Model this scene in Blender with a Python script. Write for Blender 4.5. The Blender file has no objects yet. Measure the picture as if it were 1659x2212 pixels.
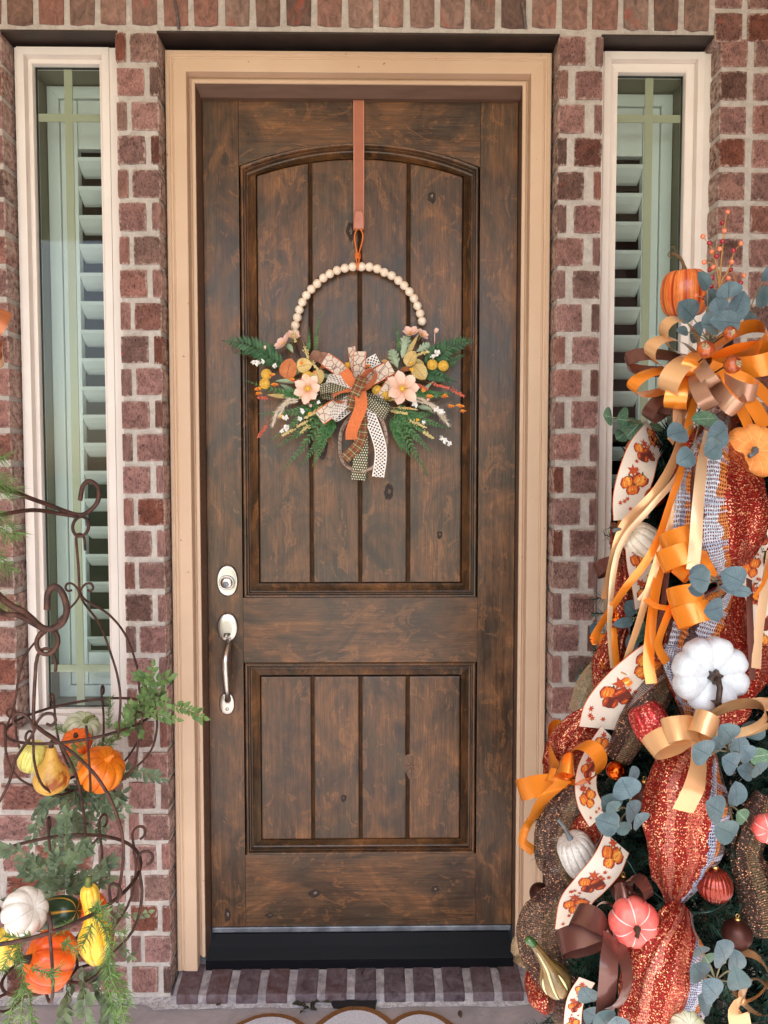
import bpy, bmesh, math, random
from mathutils import Vector as V, Matrix, noise
rnd = random.Random(7)
PI = math.pi
SCN = bpy.context.scene
COL = SCN.collection

# ---------------------------------------------------------------- camera, sky, sun, exposure
CAM = V((0.036, -2.18, 1.50)); PITCH = math.radians(2.93); YAW = math.radians(-0.83); FPX = 1661.0
RCAM = Matrix.Rotation(YAW, 3, 'Z') @ Matrix.Rotation(PI/2 - PITCH, 3, 'X')
def ray(px, py):
    return RCAM @ V(((px-829.5)/FPX, -(py-1106)/FPX, -1))
def at(px, py, Y=0.0):
    d = ray(px, py); return CAM + d*((Y-CAM.y)/d.y)
CAM.z -= at(600, 2172, -0.03).z          # the porch floor is z = 0
def ground(px, py, z=0.0):
    d = ray(px, py); return CAM + d*((z-CAM.z)/d.z)
def mpp(Y): return (Y-CAM.y)/FPX
cd = bpy.data.cameras.new('camera'); cam = bpy.data.objects.new('camera', cd); COL.objects.link(cam)
cam.location = CAM; cam.rotation_euler = RCAM.to_euler()
cd.sensor_fit = 'VERTICAL'; cd.sensor_height = 24; cd.lens = 24*FPX/2212; cd.clip_end = 2000; cd.clip_start = 0.02
SCN.camera = cam
SUN_EL, SUN_AZ = math.radians(50), math.radians(18)   # in front of the porch, a little to the left
w = bpy.data.worlds.new('World'); SCN.world = w; w.use_nodes = True
wn = w.node_tree.nodes; wl = w.node_tree.links
sky = wn.new('ShaderNodeTexSky'); sky.sky_type = 'NISHITA'; sky.sun_disc = False
sky.sun_elevation = SUN_EL; sky.sun_rotation = PI + SUN_AZ; sky.dust_density = 2.0; sky.ozone_density = 0.6
wl.new(sky.outputs[0], wn['Background'].inputs[0]); wn['Background'].inputs[1].default_value = 0.15
sd = bpy.data.lights.new('sun', 'SUN'); sd.energy = 4.5; sd.angle = math.radians(0.5); sd.color = (1, .93, .82)
sun = bpy.data.objects.new('sun', sd); COL.objects.link(sun)
sdir = V((-math.sin(SUN_AZ)*math.cos(SUN_EL), -math.cos(SUN_AZ)*math.cos(SUN_EL), math.sin(SUN_EL)))
sun.rotation_euler = sdir.to_track_quat('Z', 'Y').to_euler()
sun.location = (0, -6, 8)
SCN.view_settings.view_transform = 'Standard'; SCN.view_settings.look = 'None'
SCN.view_settings.gamma = 1; SCN.view_settings.use_curve_mapping = False
SCN.view_settings.exposure = 1.74

# ---------------------------------------------------------------- object helpers
WL = {}
def wloc(o): return WL[o.name] if o is not None else V((0, 0, 0))
def thing(name, label, cat, loc, group=None):
    o = bpy.data.objects.new(name, None); COL.objects.link(o); o.empty_display_size = .05
    o.location = loc; WL[o.name] = V(loc); o['label'] = label; o['category'] = cat
    if group: o['group'] = group
    return o
def tag(o, label, cat, group=None):
    o['label'] = label; o['category'] = cat
    if group: o['group'] = group
    return o
def inst(name, mesh, loc, parent=None, rot=None, scale=None):
    o = bpy.data.objects.new(name, mesh); COL.objects.link(o)
    o.parent = parent; o.location = V(loc) - wloc(parent); WL[o.name] = V(loc)
    if rot: o.rotation_euler = rot
    if scale: o.scale = scale
    return o

def catmull(pts, n=8, closed=False):
    P = [V(p) for p in pts]
    if len(P) < 3:
        return [P[0].lerp(P[-1], i/n) for i in range(n+1)]
    out = []; m = len(P); rng = m if closed else m-1
    for i in range(rng):
        p1 = P[i]; p2 = P[(i+1) % m]
        p0 = P[i-1] if (i > 0 or closed) else p1*2-p2
        p3 = P[(i+2) % m] if (i+2 < m or closed) else p2*2-p1
        for k in range(n):
            t = k/n
            out.append(.5*((2*p1)+(p2-p0)*t+(2*p0-5*p1+4*p2-p3)*t*t+(3*p1-p0-3*p2+p3)*t**3))
    if not closed: out.append(P[-1])
    return out

class MB:
    def __init__(s): s.v = []; s.f = []; s.m = []; s.uv = {}
    def add(s, vs, fs, m=0, uvs=None):
        b = len(s.v); s.v += [V(x) for x in vs]
        for f in fs: s.f.append([b+i for i in f]); s.m.append(m)
        if uvs:
            for i, u in enumerate(uvs): s.uv[b+i] = u
        return b
    def box(s, x0, x1, y0, y1, z0, z1, m=0):
        s.add([(x0,y0,z0),(x1,y0,z0),(x1,y1,z0),(x0,y1,z0),(x0,y0,z1),(x1,y0,z1),(x1,y1,z1),(x0,y1,z1)],
              [(0,1,5,4),(1,2,6,5),(2,3,7,6),(3,0,4,7),(4,5,6,7),(3,2,1,0)], m)
    def tube(s, pts, r, n=6, m=0, cap=True, closed=False):
        P = [V(p) for p in pts]; k = len(P)
        rr = r if isinstance(r, (list, tuple)) else [r]*k
        T = []
        for i in range(k):
            if closed: d = P[(i+1) % k]-P[i-1]
            else: d = P[min(i+1, k-1)]-P[max(i-1, 0)]
            T.append(d.normalized() if d.length > 1e-9 else V((0, 0, 1)))
        u = T[0].orthogonal().normalized(); vs = []; uv = []
        for i in range(k):
            u = (u-T[i]*u.dot(T[i])); u = u.normalized() if u.length > 1e-6 else T[i].orthogonal().normalized()
            w_ = T[i].cross(u)
            for j in range(n):
                a = 2*PI*j/n; vs.append(P[i]+(u*math.cos(a)+w_*math.sin(a))*rr[i]); uv.append((j/n, i/max(1, k-1)))
        fs = []
        for i in range(k if closed else k-1):
            i2 = (i+1) % k
            for j in range(n): fs.append((i*n+j, i*n+(j+1) % n, i2*n+(j+1) % n, i2*n+j))
        if cap and not closed:
            fs.append(tuple(range(n-1, -1, -1))); fs.append(tuple((k-1)*n+j for j in range(n)))
        s.add(vs, fs, m, uv)
    def grid(s, rows, m=0, closed_u=False):   # rows: list of rows of points, uv from indices
        k = len(rows); n = len(rows[0]); vs = []; uv = []
        for i, r in enumerate(rows):
            for j, p in enumerate(r): vs.append(p); uv.append((j/(n if closed_u else n-1), i/(k-1)))
        fs = []
        for i in range(k-1):
            for j in range(n if closed_u else n-1):
                j2 = (j+1) % n; fs.append((i*n+j, i*n+j2, (i+1)*n+j2, (i+1)*n+j))
        s.add(vs, fs, m, uv)
    def ball(s, c, rx, ry=None, rz=None, nu=12, nv=8, m=0):
        ry = ry or rx; rz = rz or rx; c = V(c); rows = []
        for i in range(nv+1):
            t = PI*i/nv
            rows.append([c+V((rx*math.sin(t)*math.cos(2*PI*j/nu), ry*math.sin(t)*math.sin(2*PI*j/nu), -rz*math.cos(t))) for j in range(nu)])
        s.grid(rows, m, True)
    def prism(s, poly, y0, y1, m=0):          # poly: list of (x,z), extruded along y
        n = len(poly)
        vs = [(x, y0, z) for x, z in poly]+[(x, y1, z) for x, z in poly]
        fs = [tuple(range(n)), tuple(range(2*n-1, n-1, -1))]+[((i+1) % n, i, n+i, n+(i+1) % n) for i in range(n)]
        s.add(vs, fs, m)
    def build(s, name, mats, parent=None, smooth=False, stuff=False, bevel=0):
        if not s.v: return None
        lo = V((min(v.x for v in s.v), min(v.y for v in s.v), min(v.z for v in s.v)))
        hi = V((max(v.x for v in s.v), max(v.y for v in s.v), max(v.z for v in s.v)))
        c = (lo+hi)/2
        me = bpy.data.meshes.new(name); me.from_pydata([v-c for v in s.v], [], s.f)
        for mt in (mats if isinstance(mats, (list, tuple)) else [mats]): me.materials.append(mt)
        me.polygons.foreach_set('material_index', s.m)
        if s.uv:
            l = me.uv_layers.new(name='uv'); vi = [0]*len(me.loops); me.loops.foreach_get('vertex_index', vi)
            flat = []
            for i in vi: flat += s.uv.get(i, (0, 0))
            l.data.foreach_set('uv', flat)
            if 1:   # repair the seam of closed grids
                d = l.data
                for p in me.polygons:
                    us = [d[k].uv[0] for k in p.loop_indices]
                    if max(us)-min(us) > .6:
                        for k in p.loop_indices:
                            if d[k].uv[0] < .3: d[k].uv[0] += 1
        if bevel:
            bm = bmesh.new(); bm.from_mesh(me)
            bmesh.ops.recalc_face_normals(bm, faces=bm.faces)
            bmesh.ops.bevel(bm, geom=[e for e in bm.edges if len(e.link_faces) == 2 and e.calc_face_angle(0) > .5], offset=bevel, segments=2, affect='EDGES', profile=.6)
            bm.to_mesh(me); bm.free()
        if smooth: me.polygons.foreach_set('use_smooth', [True]*len(me.polygons))
        me.update()
        o = inst(name, me, c, parent)
        if stuff: o['kind'] = 'stuff'
        return o
def sub(name, loc, parent):
    o = bpy.data.objects.new(name, None); COL.objects.link(o); o.empty_display_size = .03; o.parent = parent; o.location = V(loc)-wloc(parent); WL[o.name] = V(loc); return o
def structure(o): o['kind'] = 'structure'; return o

# ---------------------------------------------------------------- materials
def lin(r, g, b):
    f = lambda c: (c/255/12.92) if c <= 10 else ((c/255+.055)/1.055)**2.4
    return (f(r), f(g), f(b), 1)
class NT:
    def __init__(s, name):
        s.m = bpy.data.materials.new(name); s.m.use_nodes = True; s.t = s.m.node_tree
        s.n = s.t.nodes; s.b = s.n['Principled BSDF']; s.out = s.n['Material Output']
    def new(s, t, **k):
        x = s.n.new('ShaderNode'+t)
        for a, b in k.items(): setattr(x, a, b)
        return x
    def link(s, a, b): s.t.links.new(a, b)
    def set(s, sock, v):
        if hasattr(v, 'is_output'): s.link(v, sock)
        else: sock.default_value = v
    def coord(s, kind='Object', scale=(1, 1, 1), rand=False, rot=(0, 0, 0)):
        tc = s.new('TexCoord'); mp = s.new('Mapping'); mp.inputs['Scale'].default_value = scale; mp.inputs['Rotation'].default_value = rot
        o = tc.outputs[kind]
        if rand:
            oi = s.new('ObjectInfo'); va = s.new('VectorMath', operation='MULTIPLY_ADD'); va.inputs[1].default_value = (1, 1, 1)
            mu = s.new('Math', operation='MULTIPLY'); mu.inputs[1].default_value = 37.0
            s.link(oi.outputs['Random'], mu.inputs[0]); s.link(o, va.inputs[0]); s.link(mu.outputs[0], va.inputs[2]); o = va.outputs[0]
        s.link(o, mp.inputs[0]); return mp.outputs[0]
    def noise(s, vec, scale=5, detail=4, rough=.55, dist=0, out='Fac'):
        x = s.new('TexNoise'); x.inputs['Scale'].default_value = scale; x.inputs['Detail'].default_value = detail
        x.inputs['Roughness'].default_value = rough; x.inputs['Distortion'].default_value = dist
        s.link(vec, x.inputs['Vector']); return x.outputs[out]
    def ramp(s, fac, stops, interp='LINEAR'):
        x = s.new('ValToRGB'); x.color_ramp.interpolation = interp; e = x.color_ramp.elements
        while len(e) < len(stops): e.new(.5)
        for i, (p, c) in enumerate(stops):
            e[i].position = p; e[i].color = c if hasattr(c, '__len__') else (c, c, c, 1)
        s.link(fac, x.inputs[0]); return x.outputs[0]
    def mix(s, fac, a, b, mode='MIX'):
        x = s.new('Mix', data_type='RGBA', blend_type=mode)
        s.set(x.inputs[0], fac); s.set(x.inputs[6], a); s.set(x.inputs[7], b); return x.outputs[2]
    def math(s, op, a, b=0.0, clamp=False):
        x = s.new('Math', operation=op, use_clamp=clamp); s.set(x.inputs[0], a); s.set(x.inputs[1], b); return x.outputs[0]
    def bump(s, h, strength=.3, dist=.01):
        x = s.new('Bump'); x.inputs['Strength'].default_value = strength; x.inputs['Distance'].default_value = dist
        s.link(h, x.inputs['Height']); s.link(x.outputs[0], s.b.inputs['Normal']); return x.outputs[0]
    def col(s, c): s.set(s.b.inputs['Base Color'], c)
    def p(s, **k):
        names = dict(rough='Roughness', metal='Metallic', spec='Specular IOR Level', coat='Coat Weight', coatr='Coat Roughness', sheen='Sheen Weight', alpha='Alpha', aniso='Anisotropic', trans='Transmission Weight', sub='Subsurface Weight')
        for a, b in k.items(): s.set(s.b.inputs[names[a]], b)
        return s
    def xy(s, vec):
        x = s.new('SeparateXYZ'); s.link(vec, x.inputs[0]); return x.outputs

def pm(name, c1, c2=None, scale=30, rough=.5, metal=0, bump=0, bscale=None, coat=0, spec=.5, rand=True, lo=.35, hi=.65, sheen=0):
    t = NT(name); vec = t.coord('Object', rand=rand)
    n = t.noise(vec, scale, 5)
    if c2: t.col(t.ramp(n, [(lo, c1), (hi, c2)]))
    else: t.col(c1)
    t.p(rough=rough, metal=metal, coat=coat, spec=spec, sheen=sheen)
    if bump: t.bump(t.noise(vec, bscale or scale*3, 5), bump, .004)
    return t.m

M = {}
# brick: every brick its own tone, speckled, with worn red edges and pale mortar smears
t = NT('brick'); vec = t.coord('Object', rand=True, scale=(.085,.085,.085)); oi = t.new('ObjectInfo')
tone = t.ramp(oi.outputs['Random'], [(0, lin(142, 104, 98)), (.18, lin(166, 126, 119)), (.34, lin(122, 94, 88)), (.5, lin(168, 124, 115)), (.64, lin(146, 98, 86)), (.76, lin(104, 80, 73)), (.86, lin(156, 122, 112)), (.94, lin(136, 82, 66)), (1, lin(78, 61, 58))])
spk = t.ramp(t.noise(t.coord('Object', rand=True, scale=(.085,.085,.045)), 210, 4, .75), [(.36, .32), (.50, 1.0)])
blot = t.ramp(t.noise(vec, 22, 6, .7, .6), [(.32, .5), (.62, 1.22)])
c = t.mix(1.0, tone, spk, 'MULTIPLY'); c = t.mix(1.0, c, blot, 'MULTIPLY');
red = t.ramp(t.noise(vec, 17, 3, .6), [(.70, 0.0), (.76, .7)]); c = t.mix(red, c, lin(190, 84, 56))
tcb = t.new('TexCoord'); gx, gy, gz = t.xy(tcb.outputs['Object'])
edge = t.math('MAXIMUM', t.math('ABSOLUTE', gx), t.math('ABSOLUTE', gz))
edn = t.math('ADD', edge, t.math('MULTIPLY', t.math('SUBTRACT', t.noise(vec, 60, 5, .7), .5), .5))
dust = t.ramp(edn, [(.44, 0.0), (.54, .85)]); c = t.mix(dust, c, lin(206, 184, 172))
smear = t.ramp(t.noise(vec, 45, 6, .75, 1.2), [(.60, 0.0), (.74, .55)]); c = t.mix(smear, c, lin(196, 178, 168))
t.col(c); t.p(rough=.85, spec=.3); t.bump(t.noise(vec, 150, 6, .75), .75, .006); M['brick'] = t.m
# the burnt soldier bricks: smoother, darker, mottled
t = NT('brick_soldier'); vec = t.coord('Object', rand=True, scale=(.075,.085,.15)); oi = t.new('ObjectInfo')
tone = t.ramp(oi.outputs['Random'], [(0, lin(126, 96, 84)), (.3, lin(98, 76, 68)), (.5, lin(146, 116, 104)), (.75, lin(132, 86, 74)), (1, lin(136, 114, 104))])
blot = t.ramp(t.noise(vec, 40, 6, .7, 1.0), [(.32, .45), (.64, 1.35)])
c = t.mix(1.0, tone, blot, 'MULTIPLY'); red = t.ramp(t.noise(vec, 20, 3, .6), [(.6, 0.0), (.75, .7)]); c = t.mix(red, c, lin(160, 66, 48))
t.col(c); t.p(rough=.6, spec=.4); t.bump(t.noise(vec, 110, 6, .7), .5, .005); M['brick2'] = t.m
t = NT('mortar'); vec = t.coord('Object')
t.col(t.mix(t.ramp(t.noise(vec, 35, 6, .7, .8), [(.35, 0.0), (.65, 1.0)]), lin(216, 207, 198), lin(244, 237, 229)))
t.p(rough=.95, spec=.2); t.bump(t.noise(vec, 140, 8, .75), 1.0, .012); M['mortar'] = t.m
t = NT('concrete'); vec = t.coord('Object')
cc = t.mix(t.ramp(t.noise(vec, 6, 6, .65, .5), [(.35, 0.0), (.65, 1.0)]), lin(158, 153, 158), lin(190, 184, 186))
cc = t.mix(t.ramp(t.noise(vec, 90, 4, .7), [(.6, 0.0), (.72, .35)]), cc, lin(90, 86, 90))
t.col(cc); t.p(rough=.7, spec=.4); t.bump(t.noise(vec, 60, 8, .7), .35, .006); M['concrete'] = t.m
t = NT('limewash'); vec = t.coord('Object')
t.col(t.ramp(t.noise(vec, 60, 6, .7, 1.0), [(.38, lin(176, 174, 178)), (.6, lin(236, 236, 240))])); t.p(rough=.9); t.bump(t.noise(vec, 150, 6, .7), .9, .008); M['lime'] = t.m
M['white'] = pm('white_vinyl', lin(232, 222, 214), lin(238, 230, 222), 8, .42)
M['shutter'] = pm('shutter_paint', lin(232, 234, 232), None, 8, .4)
M['grid'] = pm('grille_bar', lin(176, 172, 148), None, 8, .4)
t = NT('beige_paint'); vec = t.coord('Object', rand=True)
cb = t.mix(t.ramp(t.noise(vec, 3, 5, .6), [(.35, 0.0), (.7, 1.0)]), lin(204, 174, 146), lin(214, 186, 158))
cb = t.mix(t.ramp(t.noise(vec, 55, 2, .5), [(.74, 0.0), (.77, .7)]), cb, lin(120, 84, 60))
t.col(cb); t.p(rough=.5, spec=.4); t.bump(t.noise(t.coord('Object', scale=(60, 60, 4)), 4, 5), .08, .003); M['beige'] = t.m
t = NT('brown_paint'); vec = t.coord('Object', rand=True, scale=(3, 3, 40))
t.col(t.ramp(t.noise(vec, 3, 6), [(.3, lin(92, 68, 54)), (.7, lin(106, 80, 64))])); t.p(rough=.45); M['brownpaint'] = t.m
M['steel_dark'] = pm('lintel_steel', lin(40, 30, 28), lin(58, 44, 38), 12, .5, 0, .1)
M['rubber'] = pm('weatherstrip', lin(14, 12, 14), None, 5, .5)
t = NT('sill_black'); vec = t.coord('Object', rand=True)
t.col(t.ramp(t.noise(vec, 130, 4, .7), [(.70, lin(9, 10, 16)), (.78, lin(50, 52, 64))])); t.p(rough=.5, spec=.14); M['sillblack'] = t.m
t = NT('brushed_nickel'); vec = t.coord('Object', scale=(300, 300, 8))
t.col(lin(196, 192, 186)); t.p(metal=1, rough=.3); t.bump(t.noise(vec, 3, 3), .05, .001); M['nickel'] = t.m
M['alu'] = pm('sweep_metal', lin(104, 110, 120), lin(150, 156, 166), 20, .45, .7)
M['dark'] = pm('dark_slot', lin(10, 10, 10), None, 5, .6)
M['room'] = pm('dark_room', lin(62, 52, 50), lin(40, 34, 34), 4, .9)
M['roomwall'] = pm('inner_jamb', lin(120, 116, 98), None, 4, .7)
def wood(name, horiz):
    t = NT(name); sw = lambda a, b: (b, a, a) if horiz else (a, a, b)
    vb = t.coord('Object', rand=True, scale=sw(9, 5.5)); vg = t.coord('Object', rand=True, scale=sw(70, 3.5)); vf = t.coord('Object', rand=True, scale=sw(260, 9))
    nb = t.noise(vb, .9, 8, .64, .9)
    c = t.ramp(nb, [(.30, lin(46, 33, 24)), (.42, lin(74, 51, 33)), (.50, lin(94, 64, 40)), (.58, lin(112, 75, 45)), (.70, lin(136, 92, 55))])
    gn = t.ramp(t.noise(t.coord('Object', rand=True, scale=sw(5, 3)), 1.3, 6, .66, .8), [(.46, 0.0), (.64, .65)]); c = t.mix(gn, c, lin(70, 59, 44))
    g = t.noise(vg, 1.2, 5, .6, .4); c = t.mix(1.0, c, t.ramp(g, [(.38, .78), (.56, 1.06)]), 'MULTIPLY')
    v2 = t.noise(t.coord('Object', rand=True, scale=sw(14, 8)), 1.0, 7, .66, 1.8); vein = t.ramp(v2, [(.575, 0.0), (.60, .42), (.66, .12)]); c = t.mix(vein, c, lin(158, 106, 62))
    dk = t.ramp(t.noise(t.coord('Object', rand=True, scale=sw(12, 4)), 1.0, 6, .68, 1.4), [(.58, 0.0), (.70, .55)]); c = t.mix(dk, c, lin(42, 30, 23))
    fib = t.ramp(t.noise(vf, 1.5, 4, .6), [(.34, .62), (.66, 1.18)]); c = t.mix(1.0, c, fib, 'MULTIPLY')
    t.col(c); t.p(rough=t.ramp(nb, [(.35, .30), (.65, .44)]), spec=.4, coat=.15, coatr=.25); t.bump(t.math('ADD', nb, t.math('MULTIPLY', g, .8)), .2, .006); return t.m
M['woodv'] = wood('knotty_alder_upright', False); M['woodh'] = wood('knotty_alder_level', True)
t = NT('glass'); M['glass'] = t.m
tr = t.new('BsdfTransparent'); tr.inputs[0].default_value = (.912, .960, .945, 1); gl = t.new('BsdfGlossy'); gl.inputs['Roughness'].default_value = .02
lw = t.new('LayerWeight'); lw.inputs[0].default_value = .25; ms = t.new('MixShader')
t.link(t.math('ADD', t.math('MULTIPLY', lw.outputs[0], .35), .012), ms.inputs[0]); t.link(tr.outputs[0], ms.inputs[1]); t.link(gl.outputs[0], ms.inputs[2]); t.link(ms.outputs[0], t.out.inputs[0])
M['rust'] = pm('rusty_iron', lin(58, 44, 42), lin(98, 66, 54), 60, .6, .45, .35, 200)
M['leather'] = pm('tan_leather', lin(164, 96, 70), lin(172, 104, 78), 20, .42, 0, .08, 300)
M['leatherdark'] = pm('leather_fold', lin(176, 108, 86), lin(190, 124, 100), 20, .22, 0, .08, 300)
M['stitch'] = pm('stitching', lin(216, 170, 146), None, 5, .7)
M['cord'] = pm('orange_suede', lin(222, 112, 46), lin(236, 130, 60), 60, .8)
M['sidewall'] = pm('side_brick', lin(128, 92, 84), lin(150, 112, 102), 20, .9, 0, .4)
# ---------------------------------------------------------------- THE SETTING
gmb = MB(); gmb.box(-300, 300, -300, -3.6, -.30, -.16); g = structure(gmb.build('lawn', pm('lawn_grass', lin(92, 104, 62), lin(120, 124, 84), 2, .95)))
fl = MB(); fl.box(-5, 5, -3.6, .9, -.2, 0); structure(fl.build('porch_floor', M['concrete']))
dw = MB(); dw.box(-2.2, 4, -14, -3.62, -.16, -.10); structure(dw.build('path', pm('path_concrete', lin(190, 184, 174), lin(206, 198, 188), 3, .9)))
ce = MB(); ce.box(-5, 5, -3.1, .3, 3.15, 3.35); structure(ce.build('porch_ceiling', pm('ceiling_paint', lin(226, 206, 180), None, 3, .7)))

for x_, nm_ in ((1.75, 'right'), (-2.5, 'left')):  # walls added out of view to cut side light and darken the reveals
    b = MB(); b.box(x_ if x_ > 0 else x_-.25, x_+.25 if x_ > 0 else x_, -3.3, -.0005, 0, 3.149); o = b.build('added_side_wall', M['sidewall']); tag(o, 'brick side wall closing the porch on the %s outside the photo' % nm_, 'wall')
X_LW0, X_LW1 = at(4, 140).x, at(250, 140).x
X_D0, X_D1 = at(342, 140).x, at(1206, 140).x
X_RW0, X_RW1 = at(1303, 140).x, at(1556, 140).x
Z_HEAD = at(779, 72).z; Z_SILL = at(150, 1577).z
PITCHZ = (at(300, 102.5).z-at(310, 1382).z)/18.0
JT = .0145; BH = PITCHZ-JT; BW = .0765
print('CAL', X_LW0, X_LW1, X_D0, X_D1, X_RW0, X_RW1, Z_HEAD, Z_SILL, PITCHZ, CAM.z)

wall = thing('brick_wall', 'reddish brown brick wall of the porch with pale grey mortar joints', 'wall', (0, 0, 0))
# mortar body with its three openings
mo = MB(); Ym = .0045; YB = .30; ins = .005
XL, XR = -2.6, 2.6; ZT = 3.15
zh = Z_HEAD+.004
mo.box(XL, X_LW0-ins, Ym, YB, 0, zh)
mo.box(X_LW0-ins+.0001, X_LW1+ins, Ym, YB, 0, Z_SILL)
mo.box(X_LW1+ins+.0001, X_D0-ins, Ym, YB, 0, zh)
mo.box(X_D1+ins, X_RW0-ins-.0001, Ym, YB, 0, zh)
mo.box(X_RW0-ins, X_RW1+ins-.0001, Ym, YB, 0, Z_SILL)
mo.box(X_RW1+ins, XR, Ym, YB, 0, zh)
mo.box(XL, XR, Ym, YB, zh+.0001, ZT)
mo.build('mortar', M['mortar'], wall)
# brick meshes: chamfered unit boxes with worn corners
def brick_mesh(i, m):
    r = random.Random(i); pts = []
    base = [(-.5, -.5), (-.17, -.5), (.17, -.5), (.5, -.5), (.5, -.17), (.5, .17), (.5, .5), (.17, .5), (-.17, .5), (-.5, .5), (-.5, .17), (-.5, -.17)]
    for x, z in base:
        c_ = .014 if abs(x) == .5 and abs(z) == .5 else 0
        pts.append((x-math.copysign(c_, x)+r.uniform(-.014, .016)*(1 if abs(x) == .5 else .6), z-math.copysign(c_, z)+r.uniform(-.012, .016)*(1 if abs(z) == .5 else .6)))
    vs = [(x*.985, -.5+r.uniform(-.012, .012), z*.985) for x, z in pts]+[(x, -.478, z) for x, z in pts]+[(x, .5, z) for x, z in pts]; n = 12
    me = bpy.data.meshes.new('brick'); me.from_pydata(vs, [], [tuple(range(n))]+[((k+1) % n, k, n+k, n+(k+1) % n) for k in range(n)]+[(n+(k+1) % n, n+k, 2*n+k, 2*n+(k+1) % n) for k in range(n)]); me.materials.append(m); me.update(); return me
BM1 = [brick_mesh(i, M['brick']) for i in range(14)]; BM2 = [brick_mesh(50+i, M['brick2']) for i in range(10)]
nb = 0
def brick(x0, x1, z0, z1, y0=0.0, y1=.088, ms=BM1, flush=False):
    global nb
    nb += 1; j = lambda s=.0016: rnd.uniform(-s, s)
    dy = 0 if flush else rnd.uniform(-.002, .002)
    return inst('brick', rnd.choice(ms), ((x0+x1)/2, (y0+y1)/2+dy, (z0+z1)/2+j()), wall, (j(.006), j(.012), j(.004)), (x1-x0+j(), y1-y0, z1-z0+j(.0014)))
z0r = Z_HEAD-.004
NR = int(z0r/PITCHZ)
rows = [z0r-i*PITCHZ for i in range(NR+1)]       # tops of the courses
NW = .028
for i, zt in enumerate(rows):
    zb = zt-BH
    if zb < -.02: continue
    zb = max(zb, .004)
    odd = i % 2
    # left pier (window side to door side)
    if odd == 0:
        brick(X_LW1, X_LW1+NW, zt-BH if zb > .004 else zb, zt); brick(X_D0-BW, X_D0, zb, zt)
    else:
        brick(X_LW1, X_LW1+BW, zb, zt); brick(X_D0-NW+.004, X_D0, zb, zt)
    # right pier
    if odd == 0:
        brick(X_D1, X_D1+BW, zb, zt); brick(X_RW0-NW+.006, X_RW0, zb, zt)
    else:
        brick(X_D1, X_D1+NW, zb, zt); brick(X_RW0-BW, X_RW0, zb, zt)
    # far right wall: two stacked columns in view
    if zb < .75: 
        brick(X_RW0-.004+JT, X_RW0-.004+JT+BW*1.6, zb, zt); brick(X_RW1+.0, X_RW1+BW, zb, zt)
    if zb > .75:
        x = X_RW1; brick(x, x+BW, zb, zt); x += BW+JT+.004; brick(x, x+(BW if zt > 1.2 else BW), zb, zt)
        if i < 9: brick(x+BW+JT, x+2*BW+JT, zb, zt)
    # far left column beside the window
    if zt > Z_SILL: brick(X_LW0-BW*(1 if i % 2 else 1.1), X_LW0, zb, zt)
    else:
        # wall under the left window
        x = X_LW1-JT; k = 0
        while x > X_LW0-.06:
            L = BW if (k < 1 or (i+k) % 3 == 0) else BW*2+JT
            if k == 0 and odd == 0: L = BW*.9
            brick(x-L, x, zb, zt); x -= L+JT; k += 1
# soldier course
px0 = at(20/1.62*.54, 60).x; pit = .0845
x = at(11, 60).x-pit*1
zs0 = at(779, 60).z+.001
while x < X_RW1-.03:
    brick(x+.007, x+pit-.010, zs0, zs0+.205, ms=BM2); x += pit
for k in range(4): brick(x+.007+k*(BW+JT), x+.007+k*(BW+JT)+BW, zs0-.03, zs0-.03+BH); brick(x+.007+k*(BW+JT), x+.007+k*(BW+JT)+BW, zs0-.03+PITCHZ, zs0-.03+PITCHZ+BH)
# stamped maker's mark pressed into some bricks
def text_mesh(txt, size, ext, name):
    cu = bpy.data.curves.new(name, 'FONT'); cu.body = txt; cu.size = size; cu.align_x = 'CENTER'; cu.align_y = 'CENTER'; cu.extrude = ext; cu.resolution_u = 2; cu.space_line = .8
    o = bpy.data.objects.new(name, cu); COL.objects.link(o); dg = bpy.context.evaluated_depsgraph_get()
    me = bpy.data.meshes.new_from_object(o.evaluated_get(dg)); bpy.data.objects.remove(o); return me
STAMP = text_mesh('ACME\nBRICK', .021, .0004, 'stamp'); M['stamp'] = pm('stamp_shadow', lin(92, 62, 54), lin(120, 84, 74), 90, .9); STAMP.materials.clear(); STAMP.materials.append(M['stamp'])
for px, py in ((1249, 921+0), (1249, 1163), (1243, 1332), (1560, 527)):
    pass
STAMPS = [(1212+30, 1150), (1240, 1283), (1600, 542)]
for px, py in STAMPS:
    p = at(px, py, 0)
    # centre it on the nearest wide brick
    best = min((o for o in wall.children if o.name.startswith('brick') and o.scale.x > .06), key=lambda o: (WL[o.name].x-p.x)**2+(WL[o.name].z-p.z)**2)
    q = WL[best.name]; inst('stamp', STAMP, (q.x, -.0025, q.z), wall, (PI/2, 0, 0))
    fr = MB(); a, b = .031, .023
    for dx, dz in ((0, 0),):
        P = [(q.x-a, q.z+b-.004), (q.x+a-.006, q.z+b-.004), (q.x+a-.006, q.z-b), ]
    fr.box(q.x-a, q.x+a-.006, -.0034, -.0006, q.z+b-.005, q.z+b-.0038); fr.box(q.x-a+.008, q.x+a, -.0034, -.0006, q.z+b, q.z+b+.0012); fr.box(q.x+a-.0012, q.x+a, -.0034, -.0006, q.z-b+.006, q.z+b)
    fr.build('stamp_border', M['stamp'], wall)
# grey patch of mortar on the sloping sill under the left window
for px in (381, 1131):
    b = MB(); p0, p1 = at(px-4, 2, -.006), at(px+5, 62, -.004); b.tube([p0, p0.lerp(p1, .5)+V((.002, 0, 0)), p1], .004, 7); b.build('weep_tube', pm('weep_plastic', lin(120, 112, 108), lin(80, 74, 72), 60, .6), wall, True)
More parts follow.
